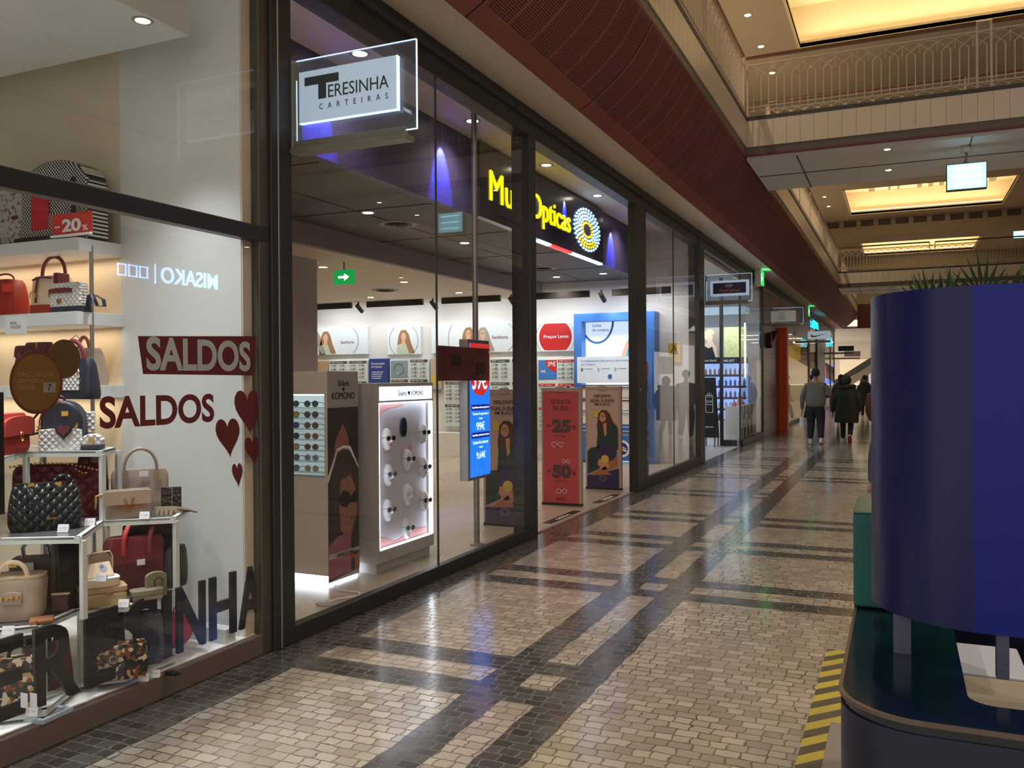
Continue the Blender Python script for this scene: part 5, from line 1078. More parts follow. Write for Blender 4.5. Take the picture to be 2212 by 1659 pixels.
flat(MB(), [(w*0.12,h*0.5),(w*0.9,h*0.5),(w*0.52,h*0.28)], (0,-0.006,0), XA, ZA, 0.004).build('tan_insert', LB['camel'], t); MB().tube([(w*0.42,-0.022,h*0.74),(w*0.52,-0.024,h*0.36),(w*0.6,-0.022,h*0.76)], 0.005, 8).build('gold_letter_v', M['gold'], t, smooth=True)
MB().tube([(0.0,0.0,h*0.9),(-0.03,0.01,h*0.85),(-0.03,0.03,h*0.4)], 0.007, 8).build('gold_side_bar', M['gold'], t, smooth=True)
t, w, h = T0('wallet', 'dark brown crocodile wallet standing open at the right end of the stand', 'wallet', seat(348, 1104, 392, 1102, z2, 1053)); bx(0,0,0,w*0.52,0.012,h).build('left_cover', LB['croc'], t, bevel=0.002); bx(w*0.54,0,0,w,0.012,h).build('right_cover', LB['croc'], t, bevel=0.002)
t, w, h = T0('glove_pair', 'pair of khaki suede gloves draped over the right end of the stand', 'gloves', seat(322, 1110, 408, 1108, z2, 1088)); MB().loft([(0,w*0.46,0.05,w*0.5,0.05),(0.014,w*0.44,0.045,w*0.5,0.05),(0.028,w*0.3,0.03,w*0.36,0.05)], e=2.4).build('glove', LB['khaki'], t, smooth=True)
for i in range(4): MB().tube([(w*0.22+i*0.024,-0.0,0.012),(w*0.24+i*0.024,-0.03,0.0),(w*0.25+i*0.024,-0.042,-0.02)], [0.012,0.011,0.008], 8).build('glove_finger', LB['khaki'], t, smooth=True)
MB().tube([(w*0.7,0.03,0.02),(w*1.0,0.02,0.012),(w*1.2,0.0,0.004)], [0.02,0.013,0.007], 8, flat=0.6).build('glove_finger', LB['khaki'], t, smooth=True)
# second level
t, w, h = T0('shopping_bag', 'large beige shopper with gold link badge on the left of the stand', 'bag', seat(-45, 1348, 84, 1340, z1, 1252)); body(t, w, 0.15, h, LB['beige'], 1.0, tw=1.12, e=4); MB().loft([(h*0.96,w*0.53,0.072,w*0.5,0.075),(h*1.005,w*0.55,0.074,w*0.5,0.075)], e=4).build('rim', LB['cream'], t, smooth=True)
dome(t, w*0.3, 0.012, h*0.28, LB['beige'], 'badge_patch', 0.2, h*0.4, -0.012, w*0.42); chain(t, [(w*0.4,-0.016,h*0.54),(w*0.74,-0.016,h*0.56)], 0.008); arch(t, w*0.3, w*0.8, 0.01, h*0.95, 0.08, 0.010, LB['cream'], flat_=0.5)
t, w, h = T0('briefcase', 'dark brown case bag with striped white carrying handle behind the beige shopper', 'bag', seat(-10, 1316, 122, 1308, z1, 1220)); t.location += Vector((-0.05,0.10,0)); body(t, w, 0.12, h, LB['brown'], 0.95, e=9); bx(w*0.0,-0.004,h*0.72,w,0.002,h*0.74).build('lid_line', LB['dbrown'], t)
for q in (0.1, 0.84): plate(t, w*q, h*0.86, 0.035, 0.022)
MB().tube([(w*0.22,0.05,h),(w*0.22,0.03,h+0.05),(w*0.3,0.02,h+0.078),(w*0.6,0.02,h+0.078),(w*0.68,0.03,h+0.05),(w*0.68,0.05,h)], 0.011, 10).build('striped_handle', mat('striped_handle_white', (226,226,232), 0.4), t, smooth=True)
MB().tube([(w*0.225,0.038,h),(w*0.225,0.018,h+0.05),(w*0.3,0.008,h+0.08),(w*0.6,0.008,h+0.08),(w*0.675,0.018,h+0.05),(w*0.675,0.038,h)], 0.003, 6).build('handle_stripe', LB['plum'], t, smooth=True); bx(w*0.3,-0.02,h*0.72,w*0.46,-0.016,h*0.93).build('price_label', M['paper'], t)
t, w, h = T0('tote_bag', 'plain black upright bag with gold rings beside the white post', 'bag', seat(112, 1322, 166, 1312, z1, 1182)); t.location += Vector((-0.03,0.05,0)); body(t, w*1.2, 0.1, h, LB['blackp'], 0.85, e=7); arch(t, w*0.3, w*0.9, 0.05, h, 0.07, 0.012, LB['dbrown'], flat_=0.4)
for q in (0.32, 0.88): plate(t, w*q, h*0.99, 0.01, 0.025, 0.02)
t, w, h = T0('wallet', 'small dark red upright wallet with pale rim before the black bag', 'wallet', seat(112, 1324, 146, 1322, z1, 1284)); bx(0,0,0,w,0.014,h).build('cover', LB['brown'], t, bevel=0.002); bx(-0.002,-0.001,h-0.004,w*1.1,0.02,h+0.002).build('pale_rim', LB['cream'], t)
t, w, h = T0('wallet', 'flat tan wallet lying beside the beige shopper', 'wallet', seat(62, 1352, 116, 1346, z1, 1338)); bx(0,0,0.0,w,0.085,0.02).build('cover', LB['camel'], t, bevel=0.006); plate(t, w*0.28, 0.01, 0.008, 0.022)
t, w, h = T0('jewel_box', 'square light brown leather box at the right lower shelf', 'box', seat(176, 1318, 276, 1304, z1, 1276)); a_ = 0.2; body(t, w, 0.13, h*0.68, LB['tan'], 1.0, e=14); body(t, w*1.02, 0.135, h*0.3, LB['tan'], 1.0, 'lid', e=14, z0=h*0.70, x0=-w*0.01); plate(t, w*0.6, h*0.66, 0.026, 0.012)
hb = h
t, w2, h2 = T0('vanity_case', 'round-cornered cream case resting on the light brown box', 'box', seat(180, 1318, 262, 1306, z1, 1276)); t.location.z = z1+hb*1.005; body(t, w2, 0.11, 0.038, LB['cream'], 1.0, e=4); body(t, w2*1.02, 0.112, 0.008, M['paper'], 1.0, 'rim', z0=0.036, x0=-w2*0.01)
t, w, h = T0('handbag_lid', 'grey brown framed hand case standing open behind the cream case', 'bag', seat(178, 1318, 236, 1306, z1, 1276)); t.name = 'hand_case'; t.location.z = z1; t.location += Vector((-0.07,0.09,0)); dome(t, w*0.95, 0.05, 0.245, LB['taupe'], r=0.2); MB().tube([(0,0,0.16),(0,0,0.225),(w*0.1,0,0.245),(w*0.85,0,0.245),(w*0.95,0,0.22),(w*0.95,0,0.14)], 0.004, 6).build('pale_rim', LB['cream'], t, smooth=True)
plate(t, w*0.45, 0.19, w*0.6, 0.016, -0.004, M['gold'], 'gold_bar')
t, w, h = T0('clutch_bag', 'cream clutch with blue and pink motif leaning on the cream case', 'purse', seat(182, 1318, 242, 1306, z1, 1276)); t.location.z = z1+hb+0.05; t.location += Vector((0.0,0.02,0)); q = MB().box(0,0,0,w,0.02,0.085); q.tf(Matrix.Rotation(-0.75, 4, 'X')); q.build('body', LB['cream'], t, bevel=0.006)
q = MB(); flat(q, circ(w*0.68,0.045,0.018,10), (0,-0.001,0), XA, ZA, 0.001); flat(q, circ(w*0.62,0.06,0.012,10), (0,-0.001,0), XA, ZA, 0.001); q.tf(Matrix.Rotation(-0.75, 4, 'X')); q.build('floral_motif', mat('motif_blue_grey', (160,172,190), 0.5), t)
t, w, h = T0('tote_bag', 'large dark red tote with two straps on the right lower shelf', 'bag', seat(226, 1306, 352, 1286, z1, 1178)); t.location += Vector((-0.09,0.10,0)); body(t, w*1.02, 0.12, h, LB['maroon'], 0.9, e=9); 
for q_ in (0.26, 0.72): MB().tube([(w*q_,-0.004,h*0.7),(w*q_,-0.006,h*0.95),(w*q_+0.01,0.0,h*1.08),(w*q_+0.035,0.03,h*1.2)], 0.012, 8, flat=0.35).build('strap', LB['red'] if q_ < 0.5 else LB['maroon'], t, smooth=True)
bx(w*0.5,-0.006,h*0.5,w*0.64,-0.002,h*0.6).build('price_label', M['paper'], t); bx(w*0.02,-0.003,0.0,w*0.9,0,h*0.55).build('front_pocket', LB['plum'], t)
t, w, h = T0('tote_bag', 'black tote behind the dark red tote, only its top and side showing', 'bag', seat(262, 1300, 366, 1280, z1, 1160)); t.location += Vector((-0.17,0.2,0)); body(t, w*1.1, 0.1, h, LB['blackp'], 0.9, e=8); arch(t, w*0.0, w*0.45, 0.05, h*0.95, 0.04, 0.010, LB['blackp']); MB().tube([(w*0.95,0.0,h),(w*1.0,0.0,h+0.05),(w*1.06,0.0,h+0.08)], 0.01, 8).build('strap', LB['blackp'], t)
t, w, h = T0('wallet', 'upright olive wallet with round embossed mark on the right lower shelf', 'wallet', seat(312, 1298, 360, 1290, z1, 1240)); t.location += Vector((-0.03,0.04,0)); dome(t, w*0.95, 0.025, h*0.95, LB['olive'], r=0.2); MB().tube([(w*0.55+0.022*math.cos(a*PI/8),-0.003,h*0.55+0.026*math.sin(a*PI/8)) for a in range(16)], 0.0025, 4, closed=True).build('round_mark', LB['green'], t)
t, w, h = T0('wallet', 'flat olive wallet lying in front of the upright one', 'wallet', seat(284, 1302, 356, 1292, z1, 1280)); body(t, w, 0.085, 0.03, LB['olive'], 0.9, e=6, z0=0.022); bx(0.01,0.005,0,w*0.95,0.08,0.022).build('lower_flap', LB['taupe'], t, bevel=0.003); plate(t, w*0.5, 0.012, 0.012, 0.018, -0.002, M['steel'], 'clasp')
t, w, h = T0('crossbody_bag', 'small dark bag standing at the far right behind the white post', 'bag', seat(366, 1284, 396, 1272, z1, 1194)); t.location += Vector((-0.06,0.09,0)); body(t, w*1.2, 0.07, h, LB['green'], 0.7, bulge=1.1, e=3); arch(t, w*0.1, w*0.8, 0.03, h*0.95, 0.03, 0.006, LB['blackp'])
# bottom level
t, w, h = T0('tweed_bag', 'shaggy grey and black tweed bag on the lowest shelf at the right', 'bag', seat(192, 1470, 352, 1450, z0, 1352)); t.name = 'shaggy_bag'; t.location += Vector((-0.08,0.09,0)); body(t, w, 0.12, h, LB['shag'], 0.6, bulge=1.05, e=3); arch(t, w*0.1, w*0.36, 0.06, h*0.96, 0.05, 0.012, LB['blackp'])
t, w, h = T0('satchel', 'brown patchwork print satchel on the lowest shelf at the right', 'bag', seat(196, 1478, 318, 1462, z0, 1398)); body(t, w, 0.07, h, LB['patch'], 0.7, bulge=1.03); MB().tube([(w*0.4+0.016*math.cos(a*PI/6),-0.012,h*0.6+0.018*math.sin(a*PI/6)) for a in range(12)], 0.004, 6, closed=True).build('ring_clasp', M['steel'], t, smooth=True); dome(t, w*0.98, 0.01, h*0.45, LB['patch'], 'flap', 0.1, h*0.52, -0.01, w*0.01)
t, w, h = T0('satchel', 'brown patchwork print bag on the lowest shelf at the left edge', 'bag', seat(-30, 1550, 78, 1538, z0, 1432)); body(t, w, 0.1, h, LB['patch'], 0.7, bulge=1.03); arch(t, w*0.4, w*0.8, 0.05, h, 0.05, 0.009, LB['dbrown'])
t, w, h = T0('handbag', 'dark grey box bag behind the left patchwork bag', 'bag', seat(30, 1520, 98, 1508, z0, 1398)); t.location += Vector((-0.05,0.08,0)); body(t, w, 0.1, h, LB['croc'], 0.9, e=8)
for px in (52, 72):
    a = onZ(px, 1540, z0+0.09); tag(bx(-0.02,0,0,0.02,0.002,0.06).build('swing_tag', M['paper']), 'white swing tag hanging by the left patchwork bag, %s one' % ('left' if px == 52 else 'right'), 'tag').location = (a.x, a.y, z0+0.11)
t, w, h = T0('tote_bag', 'dark red tapering tote standing on the display floor between the shelves', 'bag', seat(116, 1512, 164, 1484, 0.12, 1398)); body(t, w*1.0, 0.06, h, LB['maroon'], 0.6, tw=0.7, e=8); arch(t, w*0.3, w*0.9, 0.03, h*0.95, 0.07, 0.007, LB['maroon'])
t, w, h = T0('round_bag', 'round red bag standing on the display floor at the right end', 'bag', seat(374, 1402, 406, 1392, 0.12, 1326)); MB().tube([(w*0.5,0,h*0.5),(w*0.5,0.05,h*0.5)], h*0.48, 28).build('body', mat('bright_red_leather', (186,40,52), 0.5), t, bevel=0.006, smooth=True); arch(t, w*0.2, w*0.8, 0.025, h*0.9, 0.05, 0.004, LB['maroon'])
t = thing('glove', 'single black glove on the display floor at the right', 'glove', onZ(352, 1458, 0.12)); body(t, 0.07, 0.04, 0.018, LB['blackp'], 0.8, e=3)
for i in range(3): MB().tube([(0.05,0.01+i*0.012,0.01),(0.085,0.0+i*0.014,0.008)], 0.006, 6).build('glove_finger', LB['blackp'], t, smooth=True)
a = onZ(92, 1566, 0.12); b = onZ(158, 1536, 0.12); u = b-a; t = thing('tray_frame', 'pale blue grey picture frame lying on the display floor by the glass', 'frame', a, math.atan2(u.y, u.x)); w = u.length
MB().box(0,0,0,w,0.02,0.018).box(0,0.09,0,w,0.11,0.018).box(0,0.02,0,0.02,0.09,0.018).box(w-0.02,0.02,0,w,0.09,0.018).build('frame', mat('pale_blue_frame', (176,194,208), 0.45), t); bx(0.02,0.02,0,w-0.02,0.09,0.008).build('inlay', M['grey'], t)
# price cards
pc0 = None
for px, py, z, lab in ((135,1150,z2,'white folded price card in front of the black handbag'),(193,1136,z2,'white folded price card at the right of the black handbag'),(311,1121,z2,'white folded price card before the gold V clutch'),(16,1372,z1,'white folded price card before the beige shopper'),(222,1262,0.72,'white price card on the cream case'),
                       (266,1312,z1,'white folded price card before the light brown box'),(67,1548,z0,'white folded price card on the lowest shelf at the left'),(310,1472,0.12,'white folded price card on the lowest shelf at the right'),(334,1464,0.12,'white upright price card beside the right lowest post')):
    p = onZ(px, py, z) if z != 0.72 else onZ(222, 1318, z1)+Vector((-0.0,-0.012,0))
    if z == 0.72: p.z = z1+hb*1.0+0.047
    if pc0 is None:
        pc0 = thing('price_card', lab, 'price card', p, 0.5, 'white price cards'); q = MB(); q.poly([(-0.025,0,0),(0.025,0,0),(0.025,0.012,0.036),(-0.025,0.012,0.036)]); q.poly([(-0.025,0.024,0),(0.025,0.024,0),(0.025,0.012,0.036),(-0.025,0.012,0.036)])
        o = q.build('card', M['paper'], pc0); so = o.modifiers.new('t', 'SOLIDIFY'); so.thickness = 0.001
        put_text(MB(), '€ 119,90', (-0.018,0.004,0.018), XA, (0,0.3,1), 0.034, 0.006, 0.0005).build('lettering', mat('price_print', (190,120,150), 0.5), pc0)
    else: o = dup(pc0, p, 0.5, lab)
# ---- window lettering and stickers
XI = G-0.045
t = thing('window_letters', 'row of thick black letters spelling the shop name, standing inside the bag shop glass', 'lettering', (XI, 0, 0))
for ch, y0, y1, dz in (('T',1.98,2.24,0),('E',2.31,2.555,0.0),('R',2.605,2.835,0),('E',2.865,3.05,0),('S',3.095,3.30,0),('I',3.33,3.385,0),('N',3.425,3.625,0),('H',3.665,3.865,0),('A',3.895,4.08,0)):
    put_text(MB(), ch, (0,y0,0.178), YA, ZA, y1-y0, 0.345, 0.02, 0.015).build('letter', M['inkblack'], t)
t = thing('window_vinyl', 'dark red tapered label with pale letters SALDOS on the bag shop glass', 'sticker', (G-0.010, 0, 0))
flat(MB(), [(3.165,1.825),(4.023,1.861),(3.996,1.632),(3.195,1.638)], (0,0,0), YA, ZA, 0.001).build('label', M['inkred'], t); put_text(MB(), 'SALDOS', (0.002,3.215,1.655), YA, ZA, 0.76, 0.172, 0.001, 0.03).build('lettering', mat('vinyl_pale', (196,204,200), 0.5), t)
t = thing('window_vinyl', 'dark red letters SALDOS without background on the bag shop glass', 'sticker', (G-0.010, 0, 0)); put_text(MB(), 'SALDOS', (0,2.937,1.378), YA, ZA, 0.745, 0.155, 0.001, 0.03).build('lettering', M['inkred'], t)
M['vheart'] = glass('red_heart_film', (120,40,40), base=0.05, opac=0.55)
for i, (cy, cz, w, h, nm) in enumerate(((3.955,1.44,0.22,0.27,'largest dark red heart, beside the dark post'),(3.79,1.30,0.19,0.23,'second largest dark red heart, lower left of the largest'),(3.99,1.21,0.13,0.17,'dark red heart below the largest one'),(3.862,1.077,0.085,0.145,'smallest and lowest dark red heart'))):
    tag(flat(MB(), heart(cy, cz, w, h, lean=-0.12), (G-0.010,0,0), YA, ZA, 0.001).build('heart_sticker', M['inkred']), nm+' on the bag shop glass', 'sticker', 'heart stickers')
M['amber'] = mat('amber_brown_sticker', (128,92,38), 0.5)
t = thing('round_sticker', 'larger amber brown disc with pale words and the number 7 on the glass', 'sticker', (G-0.012, 2.615, 1.60)); flat(MB(), circ(0,0,0.128,36,ry=0.138), (0,0,0), YA, ZA, 0.001).build('disc', mat('amber_rim', (104,58,30), 0.5), t); flat(MB(), circ(0,0,0.115,36,ry=0.124), (0.001,0,0), YA, ZA, 0.001).build('disc_centre', M['amber'], t)
put_text(MB(), 'ESPAÇO NA LOJA\nLIMITADO A\nPESSOAS', (0.002,-0.09,-0.03), YA, ZA, 0.17, 0.075, 0.001).build('lettering', mat('amber_text', (160,134,84), 0.5), t); bx(0.002,0.03,-0.045,0.003,0.09,0.0).build('number_field', M['grey'], t); put_text(MB(), '7', (0.003,0.05,-0.037), YA, ZA, 0.018, 0.03, 0.001).build('lettering', M['inkblack'], t)
t = thing('round_sticker', 'smaller amber brown disc behind and right of the larger one on the glass', 'sticker', (G-0.014, 2.755, 1.705)); flat(MB(), circ(0,0,0.082,30,ry=0.088), (0,0,0), YA, ZA, 0.001).build('disc', mat('amber_dark', (100,72,36), 0.5), t)
tag(bx(G-0.013, 2.30, 1.05, G-0.010, 2.46, 1.56).build('window_sticker', M['inkblack']), 'black rectangular sticker at the left edge of the bag shop glass', 'sticker')
# ================================================================== projecting shop signs
M['signwhite'] = mat('lit_sign_white', (190,210,226), 0.5, emit=0.26, ecol=(190,216,240)); M['bracket'] = mat('sign_bracket_grey', (130,130,120), 0.4, 0.3)
M['edgeglow'] = mat('glowing_acrylic_edge', (210,230,255), 0.4, emit=0.9, ecol=(200,222,255)); M['signtext'] = mat('sign_dark_green_grey', (64,76,76), 0.5)
def sign(y, label, face, x0=-3.36, x1=-2.52, z0=3.04, z1=3.55, glow=True, ac=True):
    t = thing('projecting_sign', label, 'sign', (0,y,0))
    bx(G+0.04,-0.04,z0-0.05,x0-0.0,0.05,z1).build('wall_bracket', M['bracket'], t, bevel=0.006)
    bx(x0-0.02,-0.05,z0-0.06,x1-0.05,0.06,z0-0.03).build('lower_rail', M['bracket'], t, bevel=0.004); bx(x0-0.02,-0.012,z0-0.03,x1-0.07,0.022,z0+0.02).build('glass_clamp', M['bracket'], t, bevel=0.003)
    if ac:
        bx(x0-0.02,0.0,z0,x1,0.012,z1).build('acrylic_sheet', M['glass_sign'], t)
        if glow:
            e = MB().box(x1-0.001,0.0,z0,x1+0.0015,0.014,z1).box(x1-0.1,-0.001,z0-0.003,x1,0.013,z0+0.001).box(x0-0.02,0.0,z1-0.001,x1,0.012,z1+0.002).box(x0+0.0,-0.003,z0+0.02,x0+0.004,0.0,z1-0.12)
            e.build('lit_edge', M['edgeglow'], t)
    face(t); return t
def fT(t):
    bx(-3.32,-0.03,3.155,-2.63,0.0,3.465).build('light_box', M['signwhite'], t, bevel=0.003); b = MB().box(-3.32,-0.032,3.152,-2.628,-0.004,3.156).box(-2.631,-0.032,3.15,-2.628,0,3.465); b.build('lit_edge', M['edgeglow'], t)
    flat(MB(), [(-3.275,3.375),(-3.275,3.425),(-3.03,3.425),(-3.03,3.375),(-3.12,3.375),(-3.12,3.285),(-3.175,3.285),(-3.175,3.375)], (0,-0.031,0), XA, ZA, 0.003).build('big_letter_t', M['signtext'], t)
    put_text(MB(), 'ERESINHA', (-3.105,-0.031,3.285), XA, ZA, 0.42, 0.075, 0.002).build('lettering', M['signtext'], t)
    put_text(MB(), 'C   A   R   T   E   I   R   A   S', (-3.17,-0.031,3.222), XA, ZA, 0.48, 0.034, 0.002).build('lettering', M['signtext'], t)
sign(4.33, 'clear acrylic sign with lit white plate for the bag shop', fT)
def fM(t):
    bx(-3.28,-0.04,3.14,-2.57,0.0,3.43).build('light_box', M['signwhite'], t, bevel=0.003); bx(-3.23,-0.045,3.185,-2.62,-0.04,3.385).build('navy_plate', M['bnavy'], t)
    put_text(MB(), 'MultiOpticas', (-3.11,-0.047,3.2), XA, ZA, 0.38, 0.07, 0.002, 0.005).build('lettering', M['goldtxt'], t)
    q = MB(); flat(q, circ(-2.93,3.33,0.08,18,ry=0.035), (0,-0.047,0), XA, ZA, 0.002); q.build('eye_emblem', M['grey'], t)
sign(16.62, 'clear acrylic sign with navy plate and gold name beyond the optician', fM)
def fJ(t):
    bx(-3.45,-0.06,3.20,-2.72,0.0,3.51).build('light_box', mat('faint_glow_sign_white', (206,206,200), 0.5, emit=0.1), t, bevel=0.003)  # sign white has a faint glow put into its material
    for i, s in enumerate(('Jean','Louis','David')): put_text(MB(), s, (-3.17-0.01*i,-0.062,3.42-0.075*i), XA, ZA, 0.15+0.015*i, 0.055, 0.002).build('lettering', M['inkblack'], t)
sign(26.0, 'white sign with three stacked black words at the mauve plank wall', fJ, z0=3.13, z1=3.60)
def swoosh(w, h):
    return [(0.0,h*0.38),(0.02*w,h*0.15),(0.12*w,0.0),(0.26*w,h*0.05),(w,h*0.98),(0.34*w,h*0.42),(0.17*w,h*0.36),(0.1*w,h*0.5),(0.11*w,h*0.78),(0.03*w,h*0.62)]
M['orange'] = mat('bright_orange', (226,78,24), 0.45)
def fN(t):
    bx(-2.95,-0.05,2.93,-2.2,0.05,3.2).build('light_box', M['signwhite'], t, bevel=0.003); q = MB(); flat(q, [(a-2.86,b+2.99) for a, b in swoosh(0.56,0.14)], (0,-0.052,0), XA, ZA, 0.003); q.build('swoosh', mat('sign_orange_red', (196,76,50), 0.5), t)
sign(32.0, 'lit white sign with orange curved tick beyond the orange column', fN, x1=-2.15, z0=2.86, z1=3.25, ac=False)
def fB(t): bx(-2.75,-0.05,2.86,-2.05,0.05,3.10).build('sign_box', M['inkblack'], t); put_text(MB(), 'DOUGLAS', (-2.65,-0.052,2.94), XA, ZA, 0.5, 0.08, 0.002).build('lettering', M['grey'], t)
sign(45.0, 'black sign box far along the shop fronts', fB, x1=-2.0, z0=2.78, z1=3.1, ac=False)
sign(50.0, 'pale sign box, farthest of the projecting signs', lambda t: bx(-2.75,-0.05,2.7,-1.95,0.05,2.98).build('sign_box', M['grey'], t), x1=-1.9, z0=2.62, z1=3.0, ac=False)
# ------------------------------------------------------------------ green exit boxes under the soffit, lit information boxes under the bridges
def exit_box(y, label, x=-3.2):
    t = thing('emergency_exit_sign', label, 'sign', (x, y, 3.95)); bx(-0.10,-0.0,0,0.05,0.55,0.382).build('casing', M['warmwhite'], t, bevel=0.004); bx(0.052,0.0,0.0,0.058,0.55,0.36).build('green_face', mat('exit_green_bright', (30,200,90), 0.4, emit=1.3, ecol=(20,190,80)), t)
    bx(-0.09,-0.004,0.02,0.058,0.0,0.36).build('side_face', M['warmwhite'], t)
    q = MB().box(0.059,0.06,0.08,0.062,0.12,0.28).box(0.059,0.15,0.15,0.062,0.28,0.2); q.build('pictogram', M['exitwhite'], t)
    area((x+0.1,y+0.1,4.2),(x+0.6,y+0.1,4.3), 1.5, 0.3, 0.3, (60,255,140))
exit_box(22.6, 'green emergency exit box under the soffit, the nearer one', -3.26); exit_box(35.0, 'green emergency exit box under the soffit, the farther one', -3.26)
M['boxglow'] = mat('cyan_white_sign_glow', (170,236,250), 0.4, emit=1.5, ecol=(150,228,248)); M['tubeglow'] = mat('tube_glow', (225,255,255), 0.4, emit=2.6, ecol=(225,252,255))
def infobox(x0, x1, y, z0, z1, zc, label):
    t = thing('hanging_light_box', label, 'sign', ((x0+x1)/2, y, z0)); w = x1-x0; h = z1-z0
    bx(-w/2,-0.06,0,w/2,0.06,h).build('casing', M['darkgrey'], t); bx(-w/2+0.012,-0.066,0.012,w/2-0.012,0.066,h-0.012).build('lit_face', M['boxglow'], t)
    q = MB()
    for i in range(3): q.tube([(-w*0.36,-0.066,h*(0.2+0.3*i)),(w*0.36,-0.066,h*(0.2+0.3*i))], 0.025, 8, flat=0.12)
    q.build('tube_glow', M['tubeglow'], t); MB().tube([(0,0,h),(0,0,zc-z0)], 0.012, 8).build('rod', M['bracket'], t); MB().lathe([(0.075,zc-z0-0.09),(0.08,zc-z0-0.03),(0.05,zc-z0)], n=20).build('ceiling_rose', M['warmwhite'], t, smooth=True)
infobox(0.636, 1.172, 14.6, 4.37, 4.76, 5.02, 'bright cyan-white light box hanging under the nearest footbridge')
a = onY(2188, 516, 36.6); b = onY(2230, 497, 36.6); infobox(a.x, b.x, 36.6, a.z, b.z, 5.02, 'smaller bright light box hanging under the farther footbridge')
# ------------------------------------------------------------------ hair product shop beyond the optician
S(bx(-9, 16.5, -0.1, G-0.02, 24.4, 0.004).build('floor', mat('pale_grey_tile', (196,200,206), 0.25))); S(bx(-9, 24.3, 0, G, 24.4, 4.3).build('wall_far_salon', M['wallwhite'])); S(bx(-9.1, 16.5, 0, -9, 24.4, 4.3).build('wall_left_salon', M['wallwhite']))
S(bx(-9, 16.5, 3.95, G-0.1, 24.4, 4.05).build('ceiling', M['warmwhite']))
bx(-3.88, 20.66, 0, -3.81, 20.76, 4.04).build('trim_22', M['black'])['kind'] = 'structure'; bx(G-0.02, 20.70, 0, G+0.01, 20.80, 4.04).build('trim_22', M['black'])['kind'] = 'structure'
w4 = frame_window(4, 20.8, 24.4, 0.14, 4.04, 0.14, M['black'], posts=(24.33,)); bx(-3.8, 20.70, 0.14, G-0.08, 20.712, 4.0).build('pane', M['glass'], w4); bx(-3.8, 20.68, 0, G-0.08, 20.74, 0.14).build('window_sill', M['black'], w4)
t = thing('product_shelving', 'lit hair product shelving under two posters beyond the optician', 'shelves', (0, 23.0, 0))
M['shelfblue'] = mat('cool_lit_back', (190,206,240), 0.5, emit=0.55, ecol=(150,180,250)); M['ledc'] = mat('cyan_led', (200,250,255), 0.4, emit=5.0, ecol=(190,245,255))
bx(-4.95,0.0,0.5,-3.6,0.05,1.97).build('back_panel', M['shelfblue'], t); bx(-4.95,-0.32,0.0,-3.6,0.05,0.5).build('base_cabinet', M['white'], t); bx(-4.95,-0.3,1.97,-3.6,0.05,2.13).build('black_band', M['inkblack'], t)
for i in range(5): bx(-4.95,-0.3,0.5+i*0.29,-3.6,0.0,0.52+i*0.29).build('shelf', M['white'], t); bx(-4.95,-0.305,0.47+i*0.29,-3.6,-0.3,0.53+i*0.29).build('price_rail', M['tagdark'], t)
bx(-4.97,-0.34,0.5,-4.93,-0.3,3.3).build('led_strip', M['ledc'], t); bx(-3.63,-0.34,1.6,-3.6,-0.3,3.0).build('led_strip', M['ledc'], t); bx(-4.98,-0.6,3.25,-3.55,0.05,3.4).build('canopy', mat('pale_blue_canopy', (180,204,220), 0.4, emit=0.35, ecol=(170,200,225)), t)
bx(-4.93,-0.02,2.13,-4.3,0.03,2.92).build('poster', mat('poster_taupe', (150,132,112), 0.5, emit=0.1), t); bx(-4.2,-0.02,2.13,-3.62,0.03,2.92).build('poster', mat('poster_green_gold', (200,196,130), 0.5, emit=0.15, var=0.8, vscale=9), t)
P4 = lambda pts, m, nm, e: flat(MB(), pts, (0,-0.021,0), XA, ZA, e).build(nm, m, t)
P4([(-4.86,2.13),(-4.8,2.35),(-4.68,2.46),(-4.6,2.43),(-4.5,2.5),(-4.4,2.42),(-4.36,2.13)], M['inkblack'], 'dress_print', 0.002); P4([(-4.7,2.44),(-4.62,2.6),(-4.52,2.62),(-4.46,2.48),(-4.4,2.42),(-4.36,2.13),(-4.42,2.13),(-4.5,2.42),(-4.6,2.38)], M['face2'], 'neck_print', 0.003)
P4(circ(-4.57,2.66,0.085,16,ry=0.1), M['face2'], 'face_print', 0.004); P4([(-4.72,2.68),(-4.7,2.82),(-4.6,2.89),(-4.48,2.86),(-4.44,2.76),(-4.54,2.74),(-4.62,2.68),(-4.66,2.58)], mat('print_blonde', (226,196,130), 0.5, emit=0.3), 'hair_print', 0.005)
put_text(MB(), 'Jean Louis David', (-4.85,-0.302,2.01), XA, ZA, 0.5, 0.07, 0.002, 0.01).build('lettering', M['paper'], t); put_text(MB(), 'MUST', (-4.15,-0.302,2.01), XA, ZA, 0.26, 0.06, 0.002, 0.02).build('lettering', M['paper'], t)
area((-4.3,22.5,3.2),(-4.3,22.7,1.5), 16, 1.2, 0.2, (200,225,255)); area((-5,19,3.9),(-5,19,0), 60, 1.5, 2.5, (240,244,255))
bc = [(60,62,80),(200,206,214),(150,130,190),(90,120,190),(190,150,110)]
for r in range(5):
    for i in range(11):
        x = -4.88+i*0.115+(0.06 if i > 5 else 0)
        if (r, i) == (0, 0) or r == 0 and i < 12:
            pass
        k = ('bottle', r)
        if k not in KIDS:
            KIDS[k] = MB().lathe([(0.026,0),(0.03,0.01),(0.03,0.12),(0.012,0.14),(0.012,0.17)], n=10).build('hair_product_bottle', mat('bottle_%d' % r, bc[r], 0.4), smooth=True); o = KIDS[k]
        else: o = KIDS[k].copy(); COL.objects.link(o)
        o.location = (x, 22.85, 0.52+r*0.29); tag(o, 'one of the alike hair product bottles on the %s lit shelf from the floor' % ['first','second','third','fourth','fifth'][r], 'bottle', 'bottles on lit shelf %d' % (r+1))
